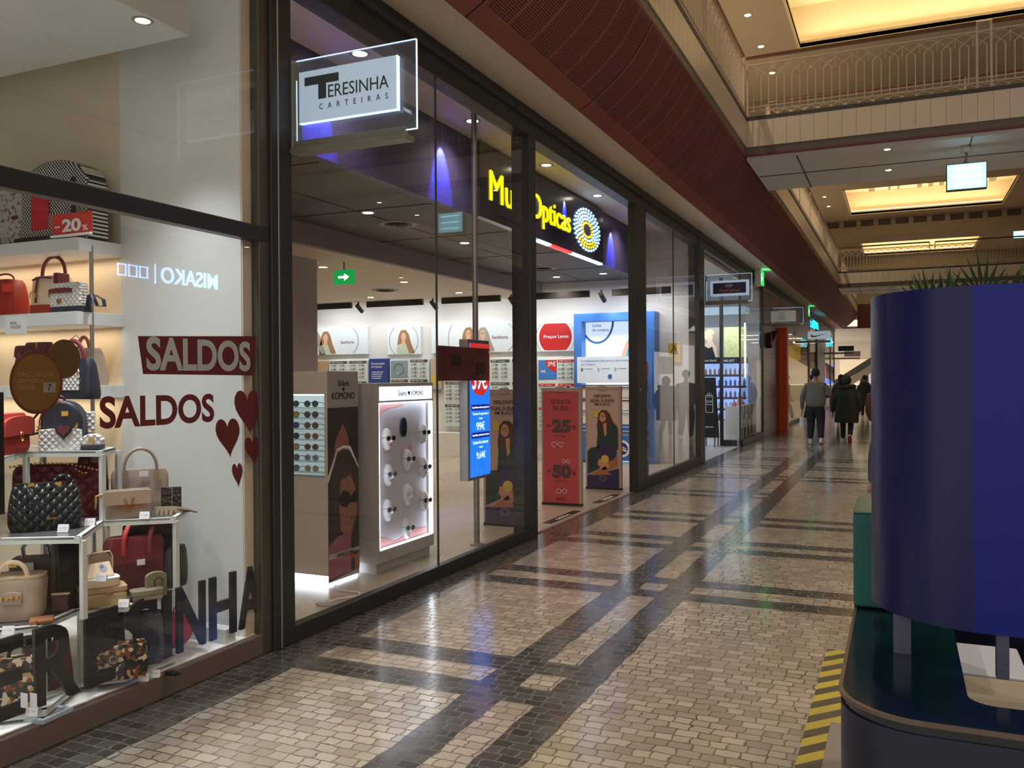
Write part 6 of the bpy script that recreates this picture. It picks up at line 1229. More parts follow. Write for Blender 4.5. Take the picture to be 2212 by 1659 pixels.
t = thing('chalk_board', 'black folding board with white drawing and words at the hair shop entrance', 'sign board', (-4.22, 20.2, 0))
q = bx(0,0,0.22,0.33,0.03,1.61); q.build('board', M['inkblack'], t); 
for x in (0.01, 0.29): bx(x,0.0,0,x+0.03,0.03,0.25).build('leg', M['bronze'], t); bx(x,0.4,0,x+0.03,0.43,0.25).build('leg', M['bronze'], t)
q = MB(); q.prism([(0.03,1.6),(0.43,0.2),(0.4,0.2),(0.0,1.6)], 'x', 0.0, 0.33); q.build('rear_board', M['darkgrey'], t)
g = MB()
for a in ((0.1,0.8,0.26,0.81),(0.1,0.98,0.26,0.99),(0.1,0.8,0.11,1.2),(0.26,0.8,0.27,1.2),(0.1,1.19,0.27,1.2),(0.14,1.15,0.15,1.25),(0.18,1.15,0.19,1.27),(0.22,1.15,0.23,1.25)): g.box(a[0],-0.003,a[1],a[2],0,a[3])
g.build('chalk_drawing', M['paper'], t); put_text(MB(), 'OBRIGADO', (0.08,-0.003,0.45), XA, ZA, 0.2, 0.035, 0.002).build('lettering', M['paper'], t); put_text(MB(), 'OLHA', (0.12,-0.003,1.03), XA, ZA, 0.13, 0.06, 0.002).build('lettering', M['paper'], t)
t = thing('display_plinth', 'white display plinths behind the salon corridor glass', 'plinth', (0,0,0))
for i in range(5): bx(-3.85,21.15+i*0.52,0.145,-3.5,21.55+i*0.52,0.92).build('plinth', M['white'], t); bx(-3.5,21.2+i*0.52,0.16,-3.495,21.5+i*0.52,0.38).build('dark_card', M['inkblack'], t)
S(bx(-3.9,21.0,0.0,-3.5,24.3,0.14).build('floor', M['white']))
for i, y in enumerate((21.3,21.9,22.4)): tag(MB().lathe([(0.05,0),(0.06,0.02),(0.04,0.09),(0.015,0.12),(0.015,0.17+0.03*i)], n=12).build('vase', mat('pink_glass', (206,130,140), 0.2), smooth=True), 'small pinkish bottle on the white plinths, %s' % ['nearest','middle','farthest'][i], 'bottle').location = (-3.66, y, 0.92)
# mauve planks with tick, orange column
def planks(nt, N, L, tc):
    sx = N('ShaderNodeSeparateXYZ'); L(tc.outputs['Object'], sx.inputs[0]); f = mth(N, L, 'FRACT', mth(N, L, 'MULTIPLY', sx.outputs[2], 1/0.36)); fl = mth(N, L, 'FLOOR', mth(N, L, 'MULTIPLY', sx.outputs[2], 1/0.36))
    v = mth(N, L, 'FRACT', mth(N, L, 'MULTIPLY', fl, 0.37))
    return mixc(N, L, mth(N, L, 'GREATER_THAN', f, 0.95), mixc(N, L, v, lin((120,92,86)), lin((134,106,112))), lin((40,28,26))), None, None
S(bx(G-0.1, 24.4, 0, G+0.02, 27.6, 4.04).build('wall_planks', node_mat('mauve_plank_cladding', planks, rough=0.35)))
t = thing('tick_emblem', 'black and red curved tick mounted on the mauve plank wall', 'sign', (G+0.02, 24.9, 2.42)); flat(MB(), swoosh(1.5,0.55), (0,0,0), YA, ZA, 0.12).build('tick', M['inkblack'], t); flat(MB(), swoosh(1.5,0.55), (0.12,0,0), YA, ZA, 0.02).build('red_face', mat('tick_red', (120,44,40), 0.5), t)
S(bx(G-0.1, 27.6, 3.1, G+0.02, 37.5, 4.04).build('wall_header', mat('mauve_header', (112,88,82), 0.4)))
S(bx(-3.5, 27.6, 0, -3.155, 28.0, 3.12).build('column_orange', M['orange']))
frame_window(5, 29.8, 37.4, 0.1, 3.1, 0.1, M['black'], posts=(29.85, 37.3))
S(bx(-9, 27.6, 0, -8.9, 52, 4.2).build('wall_left_far', M['cream'])); S(bx(-9, 24.4, -0.1, G-0.02, 52.5, 0.002).build('floor', M['concrete'])); S(bx(-9, 27.6, 4.04, G-0.1, 52.5, 4.1).build('ceiling', M['darkceil'])); S(bx(-9, 37.4, 0, G, 37.5, 4.1).build('wall_cross', M['cream'])); S(bx(-9, 52.4, 0, G, 52.5, 4.1).build('wall_cross', M['cream']))
tag(bx(-6.5, 36.8, 2.3, -3.7, 37.35, 2.9).build('yellow_fascia', mat('mustard_yellow', (200,160,30), 0.5, emit=0.15)), 'mustard yellow band high inside the shop beyond the orange column', 'fascia')
tag(MB().loft([(0,0.5,0.3,-4.6,34.6),(1.2,0.45,0.28,-4.5,34.6),(2.2,0.2,0.2,-4.2,34.6)], e=3).build('display_form', M['warmwhite'], smooth=True), 'tall pale tapering form standing inside the shop beyond the orange column', 'display')
area((-5,33,4.0),(-5,33,0), 90, 2, 3, (255,240,215)); area((-5,45,4.0),(-5,45,0), 110, 2, 5, (255,236,210))
M['cyan'] = mat('cyan_neon', (40,200,230), 0.4, emit=2.4, ecol=(20,190,225))
tag(letters('DNA', M['cyan'], None, (G+0.05,38.6,3.72), YA, ZA, 2.6, 0.30, 0.03, 0.0, 'neon_lettering'), 'cyan neon letters on the header above the lit tick sign', 'sign'); tag(letters('DNA', M['cyan'], None, (-3.0,40.9,2.95), XA, ZA, 0.26, 0.42, 0.03, 0.0, 'neon_lettering'), 'cyan neon letters hanging right of the lit tick sign', 'sign')
tag(bx(-3.36, 40.93, 3.36, -2.76, 40.97, 3.40).build('hanging_bracket', M['bracket']), 'slim grey bracket carrying the hanging cyan letters', 'bracket')
S(bx(G-0.1, 41.0, 0, G+0.05, 45.2, 4.04).build('column_black', M['black'])); frame_window(6, 37.5, 41.0, 0.1, 4.04, 0.1, M['black'], posts=(37.6, 40.9))
frame_window(7, 45.2, 52.3, 0.1, 4.04, 0.1, M['black'], posts=(45.3, 49.3, 52.2))
tag(bx(-3.65, 46.0, 0.25, -3.6, 48.8, 2.2).build('pink_light_panel', mat('pink_glow', (230,110,180), 0.5, emit=1.2, ecol=(230,90,170))), 'pink glowing panel behind the glass past the black column', 'light')
tag(bx(-5.2, 36.6, 1.5, -4.4, 36.7, 2.2).build('wall_screen', mat('screen_teal', (120,150,140), 0.4, emit=0.3)), 'tilted pale green screen on the wall far inside the shops', 'screen')
# ------------------------------------------------------------------ far hall: escalator, food counter
t = thing('escalator', 'underside of an escalator slanting up to the right at the far end', 'escalator', (0, 62, 0))
MB().prism([(-3.9,0.9),(-3.3,0.9),(2.0,4.3),(0.6,4.3)], 'y', 0, 1.2).build('truss', mat('escalator_grey', (150,140,130), 0.5), t); MB().prism([(-4.1,1.35),(-3.9,1.0),(0.4,3.9),(0.2,4.2)], 'y', -0.05, 0.0).build('balustrade', M['darkgrey'], t)
for i, (x, w_) in enumerate(((-2.9, 1.6), (-0.9, 1.6))):
    t = thing('food_counter', 'bright white food counter at the far end, %s section' % ['left','right'][i], 'counter', (x, 66, 0)); bx(0,0,0,w_+0.3,0.7,1.05).build('counter', M['cream'], t); bx(0,-0.02,1.05,w_+0.3,0.7,1.1).build('worktop', mat('glowing_worktop', (255,240,220), 0.4, emit=0.8), t)  # worktop carries its brightness as a glow in the material
tag(bx(-1.95, 73.55, 0.7, -0.4, 73.7, 2.55).build('lit_poster', mat('lit_blue_poster', (90,150,245), 0.4, emit=1.2, ecol=(70,130,245))), 'bright blue lit poster on the far end wall', 'poster'); tag(flat(MB(), circ(-1.35,1.95,0.35,20,ry=0.42), (0,73.54,0), XA, ZA, 0.01).build('figure_print', M['bnavy']), 'dark round figure printed on the bright blue poster', 'print')
tag(bx(-2.9, 73.6, 0.0, -2.3, 73.7, 2.1).build('dark_doorway', M['inkblack']), 'dark doorway left of the bright blue poster', 'doorway')
tag(bx(-4.4, 73.6, 0, 4, 73.9, 3.0).build('glow_back_wall', mat('glow_food_wall', (250,232,200), 0.5, emit=0.12)), 'cream wall with lamplight put in as a glow, behind the food counter', 'wall panel').location = (0,0.15,0)  # wall material glows faintly, standing in for lamplight on it
for i in range(3):
    t = thing('cafe_chair', 'yellow cafe chair before the far food counter, %s' % ['left','middle','right'][i], 'chair', (-1.9+i*0.8, 58.5, 0), 0.3*i, 'yellow cafe chairs'); M['yel'] = mat('chair_yellow', (226,176,30), 0.5)
    bx(-0.2,-0.2,0.43,0.2,0.2,0.46).build('seat', M['yel'], t); bx(-0.2,0.17,0.5,0.2,0.2,0.85).build('backrest', M['yel'], t)
    for a, b in ((-0.18,-0.18),(0.16,-0.18),(-0.18,0.16),(0.16,0.16)): bx(a,b,0,a+0.025,b+0.025,0.5).build('leg', M['yel'], t)
area((-1,69,4.2),(-1,69,0), 70, 5, 3, (255,238,210))
# ================================================================== kiosk in the right foreground
def rpath(x0, y0, x1, y1, r, n=10, rr=None):
    """outline of a rounded rectangle, counter-clockwise"""
    P = []
    for cx, cy, a in ((x1-r,y1-r,0),(x0+r,y1-r,PI/2),(x0+r,y0+r,PI),(x1-r,y0+r,1.5*PI)):
        P += [(cx+r*math.cos(a+PI/2*i/n), cy+r*math.sin(a+PI/2*i/n)) for i in range(n+1)]
    return P
def ring(mb, out, inn, z0, z1):
    n = len(out); v = [(x,y,z0) for x,y in out]+[(x,y,z0) for x,y in inn]+[(x,y,z1) for x,y in out]+[(x,y,z1) for x,y in inn]; f = []
    for i in range(n):
        j = (i+1) % n; f += [(i,j,2*n+j,2*n+i),(n+j,n+i,3*n+i,3*n+j),(2*n+i,2*n+j,3*n+j,3*n+i),(j,i,n+i,n+j)]
    return mb.add(v, f)
M['navy'] = mat('kiosk_navy_wrap', (14,20,78), 0.3, spec=0.3, coat=0.0); 
M['navybase'] = mat('kiosk_dark_base', (22,22,52), 0.4); M['ktop'] = mat('kiosk_dark_gloss_top', (8,24,40), 0.12, spec=0.7); M['kpost'] = mat('kiosk_post_grey', (86,86,112), 0.45, 0.3)
t = thing('promotion_kiosk', 'dark blue rounded kiosk with a curved panel on posts above its counter', 'kiosk', (0,0,0))
ob = rpath(-0.118, 1.80, 1.5, 3.9, 0.16); ib = rpath(0.122, 1.945, 1.3, 3.6, 0.05)
k = MB(); ring(k, ob, ib, 0.012, 0.925); k.build('base', M['navybase'], t, smooth=True)
k = MB(); ring(k, rpath(-0.114, 1.804, 1.496, 3.896, 0.158), ib, 0.925, 0.95); k.build('counter_top', M['ktop'], t)
k = MB(); ring(k, rpath(-0.122, 1.796, 1.504, 3.904, 0.162), rpath(-0.114, 1.804, 1.496, 3.896, 0.158), 0.944, 0.952); k.build('edge_trim', mat('edge_trim_tan', (92,78,70), 0.3), t)
k = MB(); ring(k, rpath(-0.068, 2.10, 1.45, 3.5, 0.26, 16), rpath(-0.05, 2.118, 1.432, 3.482, 0.245, 16), 1.05, 1.795); 
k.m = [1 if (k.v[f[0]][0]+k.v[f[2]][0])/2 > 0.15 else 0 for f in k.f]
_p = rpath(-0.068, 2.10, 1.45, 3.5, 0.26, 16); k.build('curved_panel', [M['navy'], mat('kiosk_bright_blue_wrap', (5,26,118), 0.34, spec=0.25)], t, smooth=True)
for x, y in ((-0.018,2.235),(0.186,2.125),(1.2,2.13),(1.3,3.4)): bx(x,y,0.95,x+0.038 if x < 0.1 else x+0.024,y+0.03,1.2 if x < 0.1 else 1.1).build('post', M['kpost'], t)
tag(MB().box(0.125,2.0,0,1.2,2.70,0.78).build('service_cabinet', mat('kiosk_cabinet_beige', (160,152,136), 0.5), bevel=0.02), 'beige cabinet inside the kiosk seen under the curved panel', 'cabinet')
t2 = thing('white_tray', 'white tray box with dark side standing behind the beige cabinet in the kiosk', 'tray', (0.13,2.86,0)); bx(0,0,0,0.2,0.3,0.70).build('body', M['inkblack'], t2); bx(0,-0.005,0.70,0.205,0.31,0.735).build('tray_top', mat('tray_white_blue', (196,204,220), 0.4), t2, bevel=0.006)
t = thing('equipment_case', 'teal box with dark clip on the kiosk counter, left of the curved panel', 'box', (-0.124, 2.63, 0.953)); M['tealbox'] = mat('teal_painted_metal', (0,92,92), 0.45)
MB().prism([(0,0),(0.26,0),(0.26,0.262),(0.0,0.262)], 'y', 0, 0.36).build('case_body', M['tealbox'], t, bevel=0.006); bx(0,0.0,0.262,0.26,0.36,0.268).build('lid', mat('teal_lid', (60,110,104), 0.3), t, bevel=0.003); bx(0.052,-0.012,0.03,0.08,0.0,0.055).build('clip', M['inkblack'], t)
def hazard(nt, N, L, tc):
    sx = N('ShaderNodeSeparateXYZ'); L(tc.outputs['Object'], sx.inputs[0]); s = mth(N, L, 'ADD', mth(N, L, 'MULTIPLY', sx.outputs[1], 1.0), mth(N, L, 'MULTIPLY', sx.outputs[0], -1.1))
    n = N('ShaderNodeTexNoise'); n.inputs['Scale'].default_value = 7; n.inputs['Detail'].default_value = 4; L(tc.outputs['Object'], n.inputs['Vector'])
    b = mth(N, L, 'GREATER_THAN', mth(N, L, 'FRACT', mth(N, L, 'MULTIPLY', s, 1/0.19)), 0.5)
    return mixc(N, L, mth(N, L, 'MULTIPLY', n.outputs['Fac'], 0.45), mixc(N, L, b, lin((206,188,60)), lin((62,58,50))), lin((150,138,110))), None, None
M['hazard'] = node_mat('hazard_tape', hazard, rough=0.5)
tag(bx(-0.30, 1.2, 0.0, 1.6, 4.25, 0.012).build('base_plate', mat('kiosk_plate_grey', (150,144,136), 0.6)), 'pale grey floor plate under the dark blue kiosk', 'floor plate')
tag(MB().box(-0.402, 1.2, 0.0, -0.302, 5.42, 0.003).box(-0.302, 4.27, 0, -0.20, 5.42, 0.003).build('floor_tape', M['hazard']), 'yellow and black hazard tape on the cobbles beside the kiosk', 'tape')
# palms behind the kiosk
M['leaf'] = mat('palm_leaf', (46,74,36), 0.5, var=0.4, vscale=20); M['pot'] = mat('plant_pot_grey', (90,86,80), 0.6); M['soil'] = mat('potting_soil', (48,36,28), 0.9)
def palm(x, y, H, label, seed):
    r = random.Random(seed); t = thing('potted_palm', label, 'plant', (x,y,0))
    MB().lathe([(0.16,0),(0.2,0.35),(0.22,0.42),(0.19,0.42)], n=24).build('pot', M['pot'], t, smooth=True); MB().lathe([(0.19,0.38),(0.001,0.40)], n=20).build('soil', M['soil'], t)
    MB().tube([(0,0,0.35),(0.02,0.01,1.0),(0,0.02,H-0.5)], [0.05,0.04,0.03], 10).build('stem', mat('palm_stem', (92,74,52), 0.8), t, smooth=True)
    lf = MB()
    for i in range(9):
        a = 2*PI*i/9+r.random()*0.4; el = 0.5+r.random()*0.75; L_ = 0.34+r.random()*0.1; base = Vector((0,0.02,H-0.55)); d = Vector((math.cos(a)*math.cos(el), math.sin(a)*math.cos(el), math.sin(el))); hub = base+d*L_*0.75
        lf.tube([base, hub], 0.006, 5); side = d.cross(ZA).normalized(); up = side.cross(d)
        for k_ in range(13):
            q = (k_-6)/6*1.25; dd = (d*math.cos(q)+side*math.sin(q)).normalized(); tip = hub+dd*(0.3-0.03*abs(k_-6)*0.6)-ZA*0.02*abs(q); w_ = up*0.004+side*0.012*math.cos(q)+d*0.012*math.sin(-q)
            lf.add([hub, hub.lerp(tip,0.5)+w_, tip, hub.lerp(tip,0.5)-w_, hub.lerp(tip,0.5)+up*0.004], [(0,1,4),(1,2,4),(2,3,4),(3,0,4)])
    lf.build('fronds', M['leaf'], t)
p = onZ(1990, 640, 1.9); palm(0.21, 5.9, 2.27, 'palm with fan leaves showing above the curved kiosk panel, left one', 3); palm(0.47, 5.7, 2.32, 'palm with fan leaves showing above the curved kiosk panel, right one', 8)

# ================================================================== people
def ensure_skin(me):
    if not me.skin_vertices:
        b = __import__('bmesh').new(); b.from_mesh(me); b.verts.layers.skin.verify(); b.to_mesh(me); b.free()
def skinned(name, nodes, edges, m, parent=None, sub=2):
    me = bpy.data.meshes.new(name); me.from_pydata([n[0] for n in nodes], edges, []); me.materials.append(m); ensure_skin(me)
    for i, n in enumerate(nodes):
        r = n[1]; d = me.skin_vertices[0].data[i]; d.radius = (r, r) if isinstance(r, float) else r; d.use_root = (i == 0)
    o = bpy.data.objects.new(name, me); COL.objects.link(o)
    if parent: o.parent = parent
    s = o.modifiers.new('skin', 'SKIN'); s.use_smooth_shade = True; s.branch_smoothing = 0.5
    u = o.modifiers.new('sub', 'SUBSURF'); u.levels = sub; u.render_levels = sub
    return o
M['skinp'] = mat('person_skin', (176,124,98), 0.55); M['hair'] = mat('dark_hair', (34,28,26), 0.7); M['jeansd'] = mat('dark_navy_trousers', (34,38,52), 0.8, var=0.2); M['shoe'] = mat('white_shoe', (214,210,204), 0.6); M['sole'] = mat('red_shoe_sole', (130,44,36), 0.6)
def hand(n, e, wi, p, d, side, curl=0.5):
    """palm and five fingers grown from wrist node wi at p along d"""
    p, d = Vector(p), Vector(d).normalized(); s = Vector(side).normalized(); c = d.cross(s).normalized()
    n.append((tuple(p+d*0.045), (0.036,0.02))); pi = len(n)-1; e.append((wi, pi))
    for k, (o_, L_) in enumerate(((-0.03,0.062),(-0.01,0.072),(0.01,0.068),(0.03,0.052))):
        a = p+d*0.085+s*o_; b = a+(d*(1-curl*0.3)+c*curl*0.5).normalized()*L_*0.5; q = b+(d*(1-curl)+c*curl).normalized()*L_*0.5
        i = len(n); n += [(tuple(a),0.010),(tuple(b),0.009),(tuple(q),0.007)]; e += [(pi,i),(i,i+1),(i+1,i+2)]
    a = p+d*0.03-s*0.036; i = len(n); n += [(tuple(a),0.012),(tuple(a+d*0.03-s*0.012+c*0.01),0.010),(tuple(a+d*0.055-s*0.012+c*0.02),0.008)]; e += [(pi,i),(i,i+1),(i+1,i+2)]
def person(label, loc, rz, H, top, topm, legm, feet, hands, elbows, shoem=None, parka=False, hairm=None, build=1.0, hairlong=False, solered=False, hood=False, name='person'):
    """local frame: +y is where the person faces, x to the right; feet/hands/elbows given left, right"""
    t = thing(name, label, 'person', loc, rz); s = H/1.78; B = build
    V = lambda x, y, z: (x*s, y*s, z*s)
    sh = 0.165*(0.5+0.5*B); hipx = 0.09*B
    n = [(V(0,0,0.93),0.085*s),(V(0,0,1.08),0.09*s),(V(0,0,1.28),0.10*s),(V(0,-0.01,1.43),0.085*s),(V(0,0.0,1.52),0.05*s),(V(0,0.01,1.58),0.06*s),(V(0,0.02,1.66),(0.092*s,0.10*s)),(V(0,0.01,1.73),0.075*s)]
    e = [(0,1),(1,2),(2,3),(3,4),(4,5),(5,6),(6,7)]
    for k, sg in ((0,-1),(1,1)):
        el = Vector(elbows[k]); hd = Vector(hands[k]); i = len(n)
        n += [(V(sg*sh,0,1.41),0.055*s),(tuple(el*s),0.042*s),(tuple(hd*s),0.028*s)]; e += [(3,i),(i,i+1),(i+1,i+2)]
        hand(n, e, i+2, hd*s, hd-el, (0,-1,0) if k == 0 else (0,-1,0), 0.6)
        ft = Vector(feet[k][0]); kn = Vector(feet[k][1]); i = len(n)
        n += [(V(sg*hipx,0,0.86),0.07*s),(tuple(kn*s),0.05*s),(tuple(ft*s),0.04*s),(tuple((ft+Vector(feet[k][2])*0.12)*s),0.035*s)]; e += [(0,i),(i,i+1),(i+1,i+2),(i+2,i+3)]
    skinned('body', n, e, M['skinp'], t)
    # face details on the body
    f = MB()
    for sg in (-1,1): f.ell((sg*0.033*s,0.098*s,1.665*s),(0.012*s,0.008*s,0.008*s),8,6); 
    f.build('eyes', M['inkwhite'], t, smooth=True); MB().ell((0,0.118*s,1.635*s),(0.013*s,0.018*s,0.02*s),8,6).build('nose', M['skinp'], t, smooth=True); MB().ell((0,0.1*s,1.595*s),(0.024*s,0.01*s,0.007*s),8,6).build('mouth', M['sole'], t, smooth=True)
    for sg in (-1,1): MB().ell((sg*0.086*s,0.0,1.65*s),(0.012*s,0.02*s,0.03*s),8,6).build('ear', M['skinp'], t, smooth=True)
    hm = hairm or M['hair']
    if not hood:
        MB().ell((0,-0.012*s,1.695*s),(0.10*s,0.112*s,0.104*s),18,12).build('hair', hm, t, smooth=True)
        if hairlong: MB().loft([(1.30*s,0.05*s,0.03*s,0,-0.09*s),(1.45*s,0.09*s,0.05*s,0,-0.07*s),(1.65*s,0.095*s,0.07*s,0,-0.04*s)], e=2.5).build('hair', hm, t, smooth=True)
    # trousers
    n = [(V(0,0,1.0),(0.15*B*s,0.115*B*s)),(V(0,0,0.88),(0.15*B*s,0.125*B*s))]; e = [(0,1)]
    for k, sg in ((0,-1),(1,1)):
        ft = Vector(feet[k][0]); kn = Vector(feet[k][1]); i = len(n)
        n += [(V(sg*hipx,0,0.78),0.1*B*s),(tuple(kn*s),0.075*B*s),(tuple((ft.lerp(kn,0.08))*s),0.062*s)]; e += [(1,i),(i,i+1),(i+1,i+2)]
    skinned('trousers', n, e, legm, t)
    # upper garment
    if parka:
        MB().loft([(0.53*s,0.27*B*s,0.18*s,0,0),(0.6*s,0.285*B*s,0.2*s,0,0),(0.85*s,0.27*B*s,0.19*s,0,0),(1.1*s,0.25*B*s,0.18*s,0,0),(1.32*s,0.25*B*s,0.175*s,0,0),(1.44*s,0.21*B*s,0.14*s,0,0),(1.52*s,0.1*s,0.09*s,0,0)], e=2.6, n=32).build(top, topm, t, smooth=True)
        n = []; e = []
    else:
        n = [(V(0,0,0.84),(0.18*B*s,0.145*B*s)),(V(0,0,0.99),(0.195*B*s,0.15*B*s)),(V(0,0,1.15),(0.20*B*s,0.145*B*s)),(V(0,0,1.32),(0.20*B*s,0.14*s)),(V(0,-0.01,1.42),(0.125*B*s,0.10*s)),(V(0,0,1.49),0.068*s)]; e = [(0,1),(1,2),(2,3),(3,4),(4,5)]
    b0 = len(n)
    for k, sg in ((0,-1),(1,1)):
        el = Vector(elbows[k]); hd = Vector(hands[k]); i = len(n); th = 1.35 if parka else 1.0
        nn = [(V(sg*sh*1.05,0,1.40),0.07*s*th),(tuple(el*s),0.062*s*th),(tuple((hd.lerp(el,0.08))*s),0.048*s*th)]
        if parka: skinned('sleeve', nn, [(0,1),(1,2)], topm, t)
        else: n += nn; e += [(4,i),(i,i+1),(i+1,i+2)]
    if not parka: skinned(top, n, e, topm, t)
    if parka and hood:
        MB().ell((0,-0.02*s,1.64*s),(0.125*s,0.13*s,0.14*s),18,12).build('hood', topm, t, smooth=True); MB().tube([(0.2*s*math.cos(a*PI/10),(-0.06-0.1*math.sin(a*PI/10))*s,(1.47+0.02*math.sin(a*PI/5))*s) for a in range(11)], 0.045*s, 10).build('fur_trim', mat('brown_fur_trim', (64,52,42), 0.95), t, smooth=True)
    for k in (0, 1):
        ft, kn, dr = [Vector(v) for v in feet[k]]; dr.normalize(); m = MB().loft([(0,0.045*s,0.13*s,0,0.06*s),(0.03*s,0.05*s,0.135*s,0,0.06*s),(0.06*s,0.045*s,0.11*s,0,0.04*s),(0.11*s,0.038*s,0.05*s,0,-0.02*s)], e=2.6, n=20)
        pit = math.asin(max(-1, min(1, dr.z))); M_ = Matrix.Translation(ft*s-Vector((0,0,0.07*s)).lerp(Vector((0,0.02,0.02)), min(1, abs(pit)))) @ Matrix.Rotation(pit, 4, 'X'); m.tf(M_); m.build('shoe', shoem or M['shoe'], t, smooth=True)
        if solered and k == 1: q = MB().loft([(-0.012*s,0.045*s,0.13*s,0,0.06*s),(0.002,0.047*s,0.133*s,0,0.06*s)], e=2.6, n=20); q.tf(M_); q.build('shoe_sole', M['sole'], t)
    return t
up = (0,1,0)
grey = mat('grey_sweatshirt', (112,114,112), 0.9, var=0.15, vscale=12); olive = mat('dark_olive_parka', (44,48,38), 0.85, var=0.25, vscale=8)
person('person seen from behind in grey sweatshirt and dark trousers, carrying a white bag', (-1.86,22.0,0), 0.0, 1.80, 'sweatshirt', grey, M['jeansd'],
       (((-0.12,-0.02,0.08),(-0.11,0.04,0.47),up),((0.13,-0.14,0.09),(0.11,0.02,0.48),(0,1,-0.35))), ((-0.31,0.06,0.80),(0.20,0.26,1.12)), ((-0.30,-0.03,1.12),(0.33,-0.02,1.16)), build=1.3)
t = thing('carrier_bag', 'small white paper bag hanging from the hand of the grey sweatshirt person', 'bag', (-2.19,22.12,0.42)); MB().loft([(0,0.05,0.03),(0.22,0.05,0.03)], e=8, n=16).build('body', M['paper'], t); MB().tube([(-0.03,0,0.21),(0,0,0.33),(0.03,0,0.21)], 0.004, 6).build('handle', M['inkblack'], t)
person('person seen from behind in long dark olive parka, one red shoe sole lifted', (-1.2,22.6,0), 0.0, 1.66, 'parka', olive, M['jeansd'],
       (((-0.10,0.05,0.08),(-0.09,0.06,0.46),up),((0.09,-0.26,0.17),(0.10,0.06,0.48),(0,0.35,-0.94))), ((-0.34,0.02,0.76),(0.30,0.1,0.80)), ((-0.33,-0.02,1.08),(0.34,-0.03,1.1)), parka=True, hood=True, build=1.05, solered=True)
jeans = mat('blue_jeans', (84,98,124), 0.85, var=0.25, vscale=16)
person('person mostly hidden behind the kiosk panel, blue jeans and hand at the hip', (-0.24,13.2,0), 0.25, 1.70, 'jacket', mat('maroon_jacket', (84,44,44), 0.8), jeans,
       (((-0.14,0.0,0.08),(-0.13,0.05,0.47),up),((0.12,0.1,0.08),(0.11,0.08,0.48),up)), ((-0.10,0.12,1.02),(0.3,0.05,0.8)), ((-0.19,-0.06,1.18),(0.30,-0.04,1.1)), build=0.85, hairlong=True, shoem=mat('beige_shoe', (190,160,140), 0.6))
dk = mat('black_coat', (36,36,38), 0.85); gr = mat('dark_green_jacket', (40,52,44), 0.85)
person('distant person in black coat, half hidden behind the olive parka', (-1.85,31.5,0), 0.1, 1.68, 'coat', dk, M['jeansd'], (((-0.1,0,0.08),(-0.1,0.03,0.47),up),((0.1,0,0.08),(0.1,0.03,0.47),up)), ((-0.28,0.05,0.8),(0.28,0.05,0.8)), ((-0.28,-0.03,1.1),(0.28,-0.03,1.1)), parka=True, hairlong=True)
person('distant person in black coat, right of the olive parka by the far counter', (-1.25,36.0,0), -0.2, 1.66, 'coat', dk, M['jeansd'], (((-0.1,0,0.08),(-0.1,0.03,0.47),up),((0.1,0,0.08),(0.1,0.03,0.47),up)), ((-0.28,0.05,0.8),(0.28,0.05,0.8)), ((-0.28,-0.03,1.1),(0.28,-0.03,1.1)), parka=True)
person('distant person in dark green jacket beside the far shop glass, left of the grey sweatshirt', (-3.0,33.5,0), 1.3, 1.7, 'jacket', gr, M['jeansd'], (((-0.1,0.2,0.08),(-0.1,0.12,0.47),up),((0.1,-0.15,0.08),(0.1,0.02,0.47),up)), ((-0.26,0.12,0.85),(0.26,0.12,0.85)), ((-0.28,-0.05,1.1),(0.28,-0.05,1.1)))
# ================================================================== lamps of the arcade
for y in (12.0, 14.2, 16.4, 18.6, 20.7, 22.8, 24.9):
    downlight(-3.2, y, 10.0, 'warm downlight in the high ceiling above the left gallery', 'downlights above the gallery', 260, (255,234,206), 0.1, 2.6, 'lensw')
for y in (30.0, 34.5, 39.0, 43.0, 45.5):
    downlight(-3.2, y, 10.0, 'warm downlight in the high ceiling beyond the first cross beam', 'downlights beyond the first beam', 260, (255,234,206), 0.1, 2.6, 'lensw')
for y in (14.27, 15.7):
    for x in (-0.17, 2.3):
        downlight(x, y, 5.02, 'warm lit downlight under the nearest footbridge', 'downlights under the nearest footbridge', 60, (255,234,206), 0.06, 2.2, 'lensw')
for y in (36.5, 38.0): downlight(0.8, y, 5.02, 'warm lit downlight under the second footbridge', 'downlights under the second footbridge', 90, (255,234,206), 0.08, 2.2, 'lensw')
for x, y in ((5.2,2.0),(5.2,8.0),(5.2,14.0),(5.2,20.0)):
    downlight(x+0.1, y, 4.33, 'downlight in the soffit of the opposite shops', 'downlights of the opposite soffit', 60, (255,230,200), 0.07, 2.0, 'lensw')
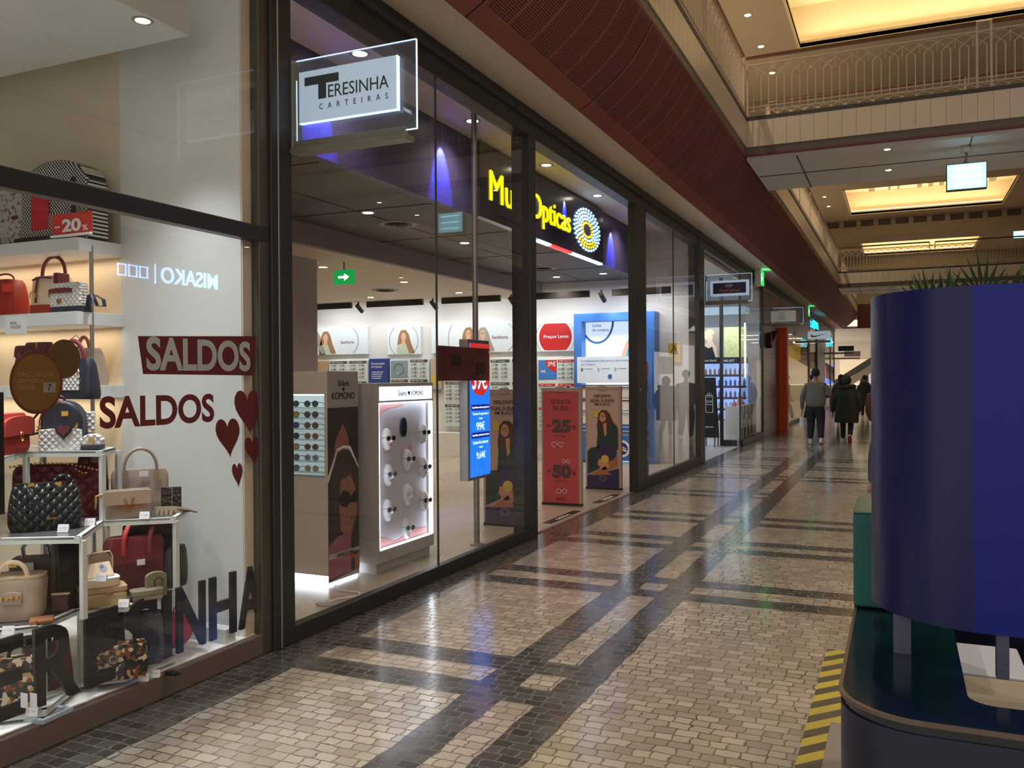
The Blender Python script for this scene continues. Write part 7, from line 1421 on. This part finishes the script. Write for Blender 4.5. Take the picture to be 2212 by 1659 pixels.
for y in (0.5, 5.0, 9.5):
    downlight(6.0, y, 10.0, 'warm downlight in the high ceiling above the opposite gallery', 'downlights above the opposite gallery', 220, (255,234,206), 0.1, 2.4, 'lensw')
for x, y in ((-1.5,4.5),(2.2,4.5),(-1.5,-1.0),(2.2,-1.0)):  # added lamps, out of view, that brighten the near corridor
    downlight(x, y, 10.0, 'added warm fill downlight, out of view, in the high ceiling above the near corridor', 'added fill downlights above the near corridor', 420, (255,236,210), 0.1, 1.7, 'lensw')
for y in (56, 62, 68): area((1.0, y, 4.25), (1.0, y, 0), 60, 5, 0.3, (255,236,210))
# small printed or mounted pieces belong to the part they sit on
MAIN = ('poster','panel','light_box','card','board','sheet','display','tile','sticker','label','screen','disc','letter_board','front_panel','lit_picture','sign_box','paper')
SUBS = ('lettering','_print','heart','_drawing','emblem','disc','_field','_dot','arc_line','number_field','text_line','arrow','big_letter','swoosh','triangle','red_corner','pictogram','navy_plate','navy_bar')
for o in [x for x in SC.objects if x.parent is None and x.type == 'EMPTY']:
    kids = list(o.children); base = lambda x: x.name.split('.')[0]
    main = next((k for n_ in MAIN for k in kids if base(k) == n_), None)
    if main is not None:
        for k in kids:
            if k is not main and any(q in base(k) for q in SUBS): k.parent = main
    body_ = next((k for k in kids if base(k) in ('body','face')), None)
    if body_ is not None:
        for k in kids:
            if base(k) in ('metal_badge','price_label','lettering','gold_letter_v','round_mark','oval_clasp','ring_clasp','zip_pull','eyes','nose','mouth','ear','lips','name_patch','clasp','zip_pocket'): k.parent = body_
    for k in kids:
        if base(k) == 'heart':
            for q in kids:
                if base(q) == 'heart_surround': k.parent = q
w = bpy.data.worlds.new('world'); SC.world = w; w.use_nodes = True
bg = w.node_tree.nodes['Background']; bg.inputs[0].default_value = lin((255,244,232)); bg.inputs[1].default_value = WORLD
SC.view_settings.view_transform = 'Standard'; SC.view_settings.look = 'None'; SC.view_settings.gamma = 1.0
SC.view_settings.exposure = EXPO; SC.view_settings.use_curve_mapping = False
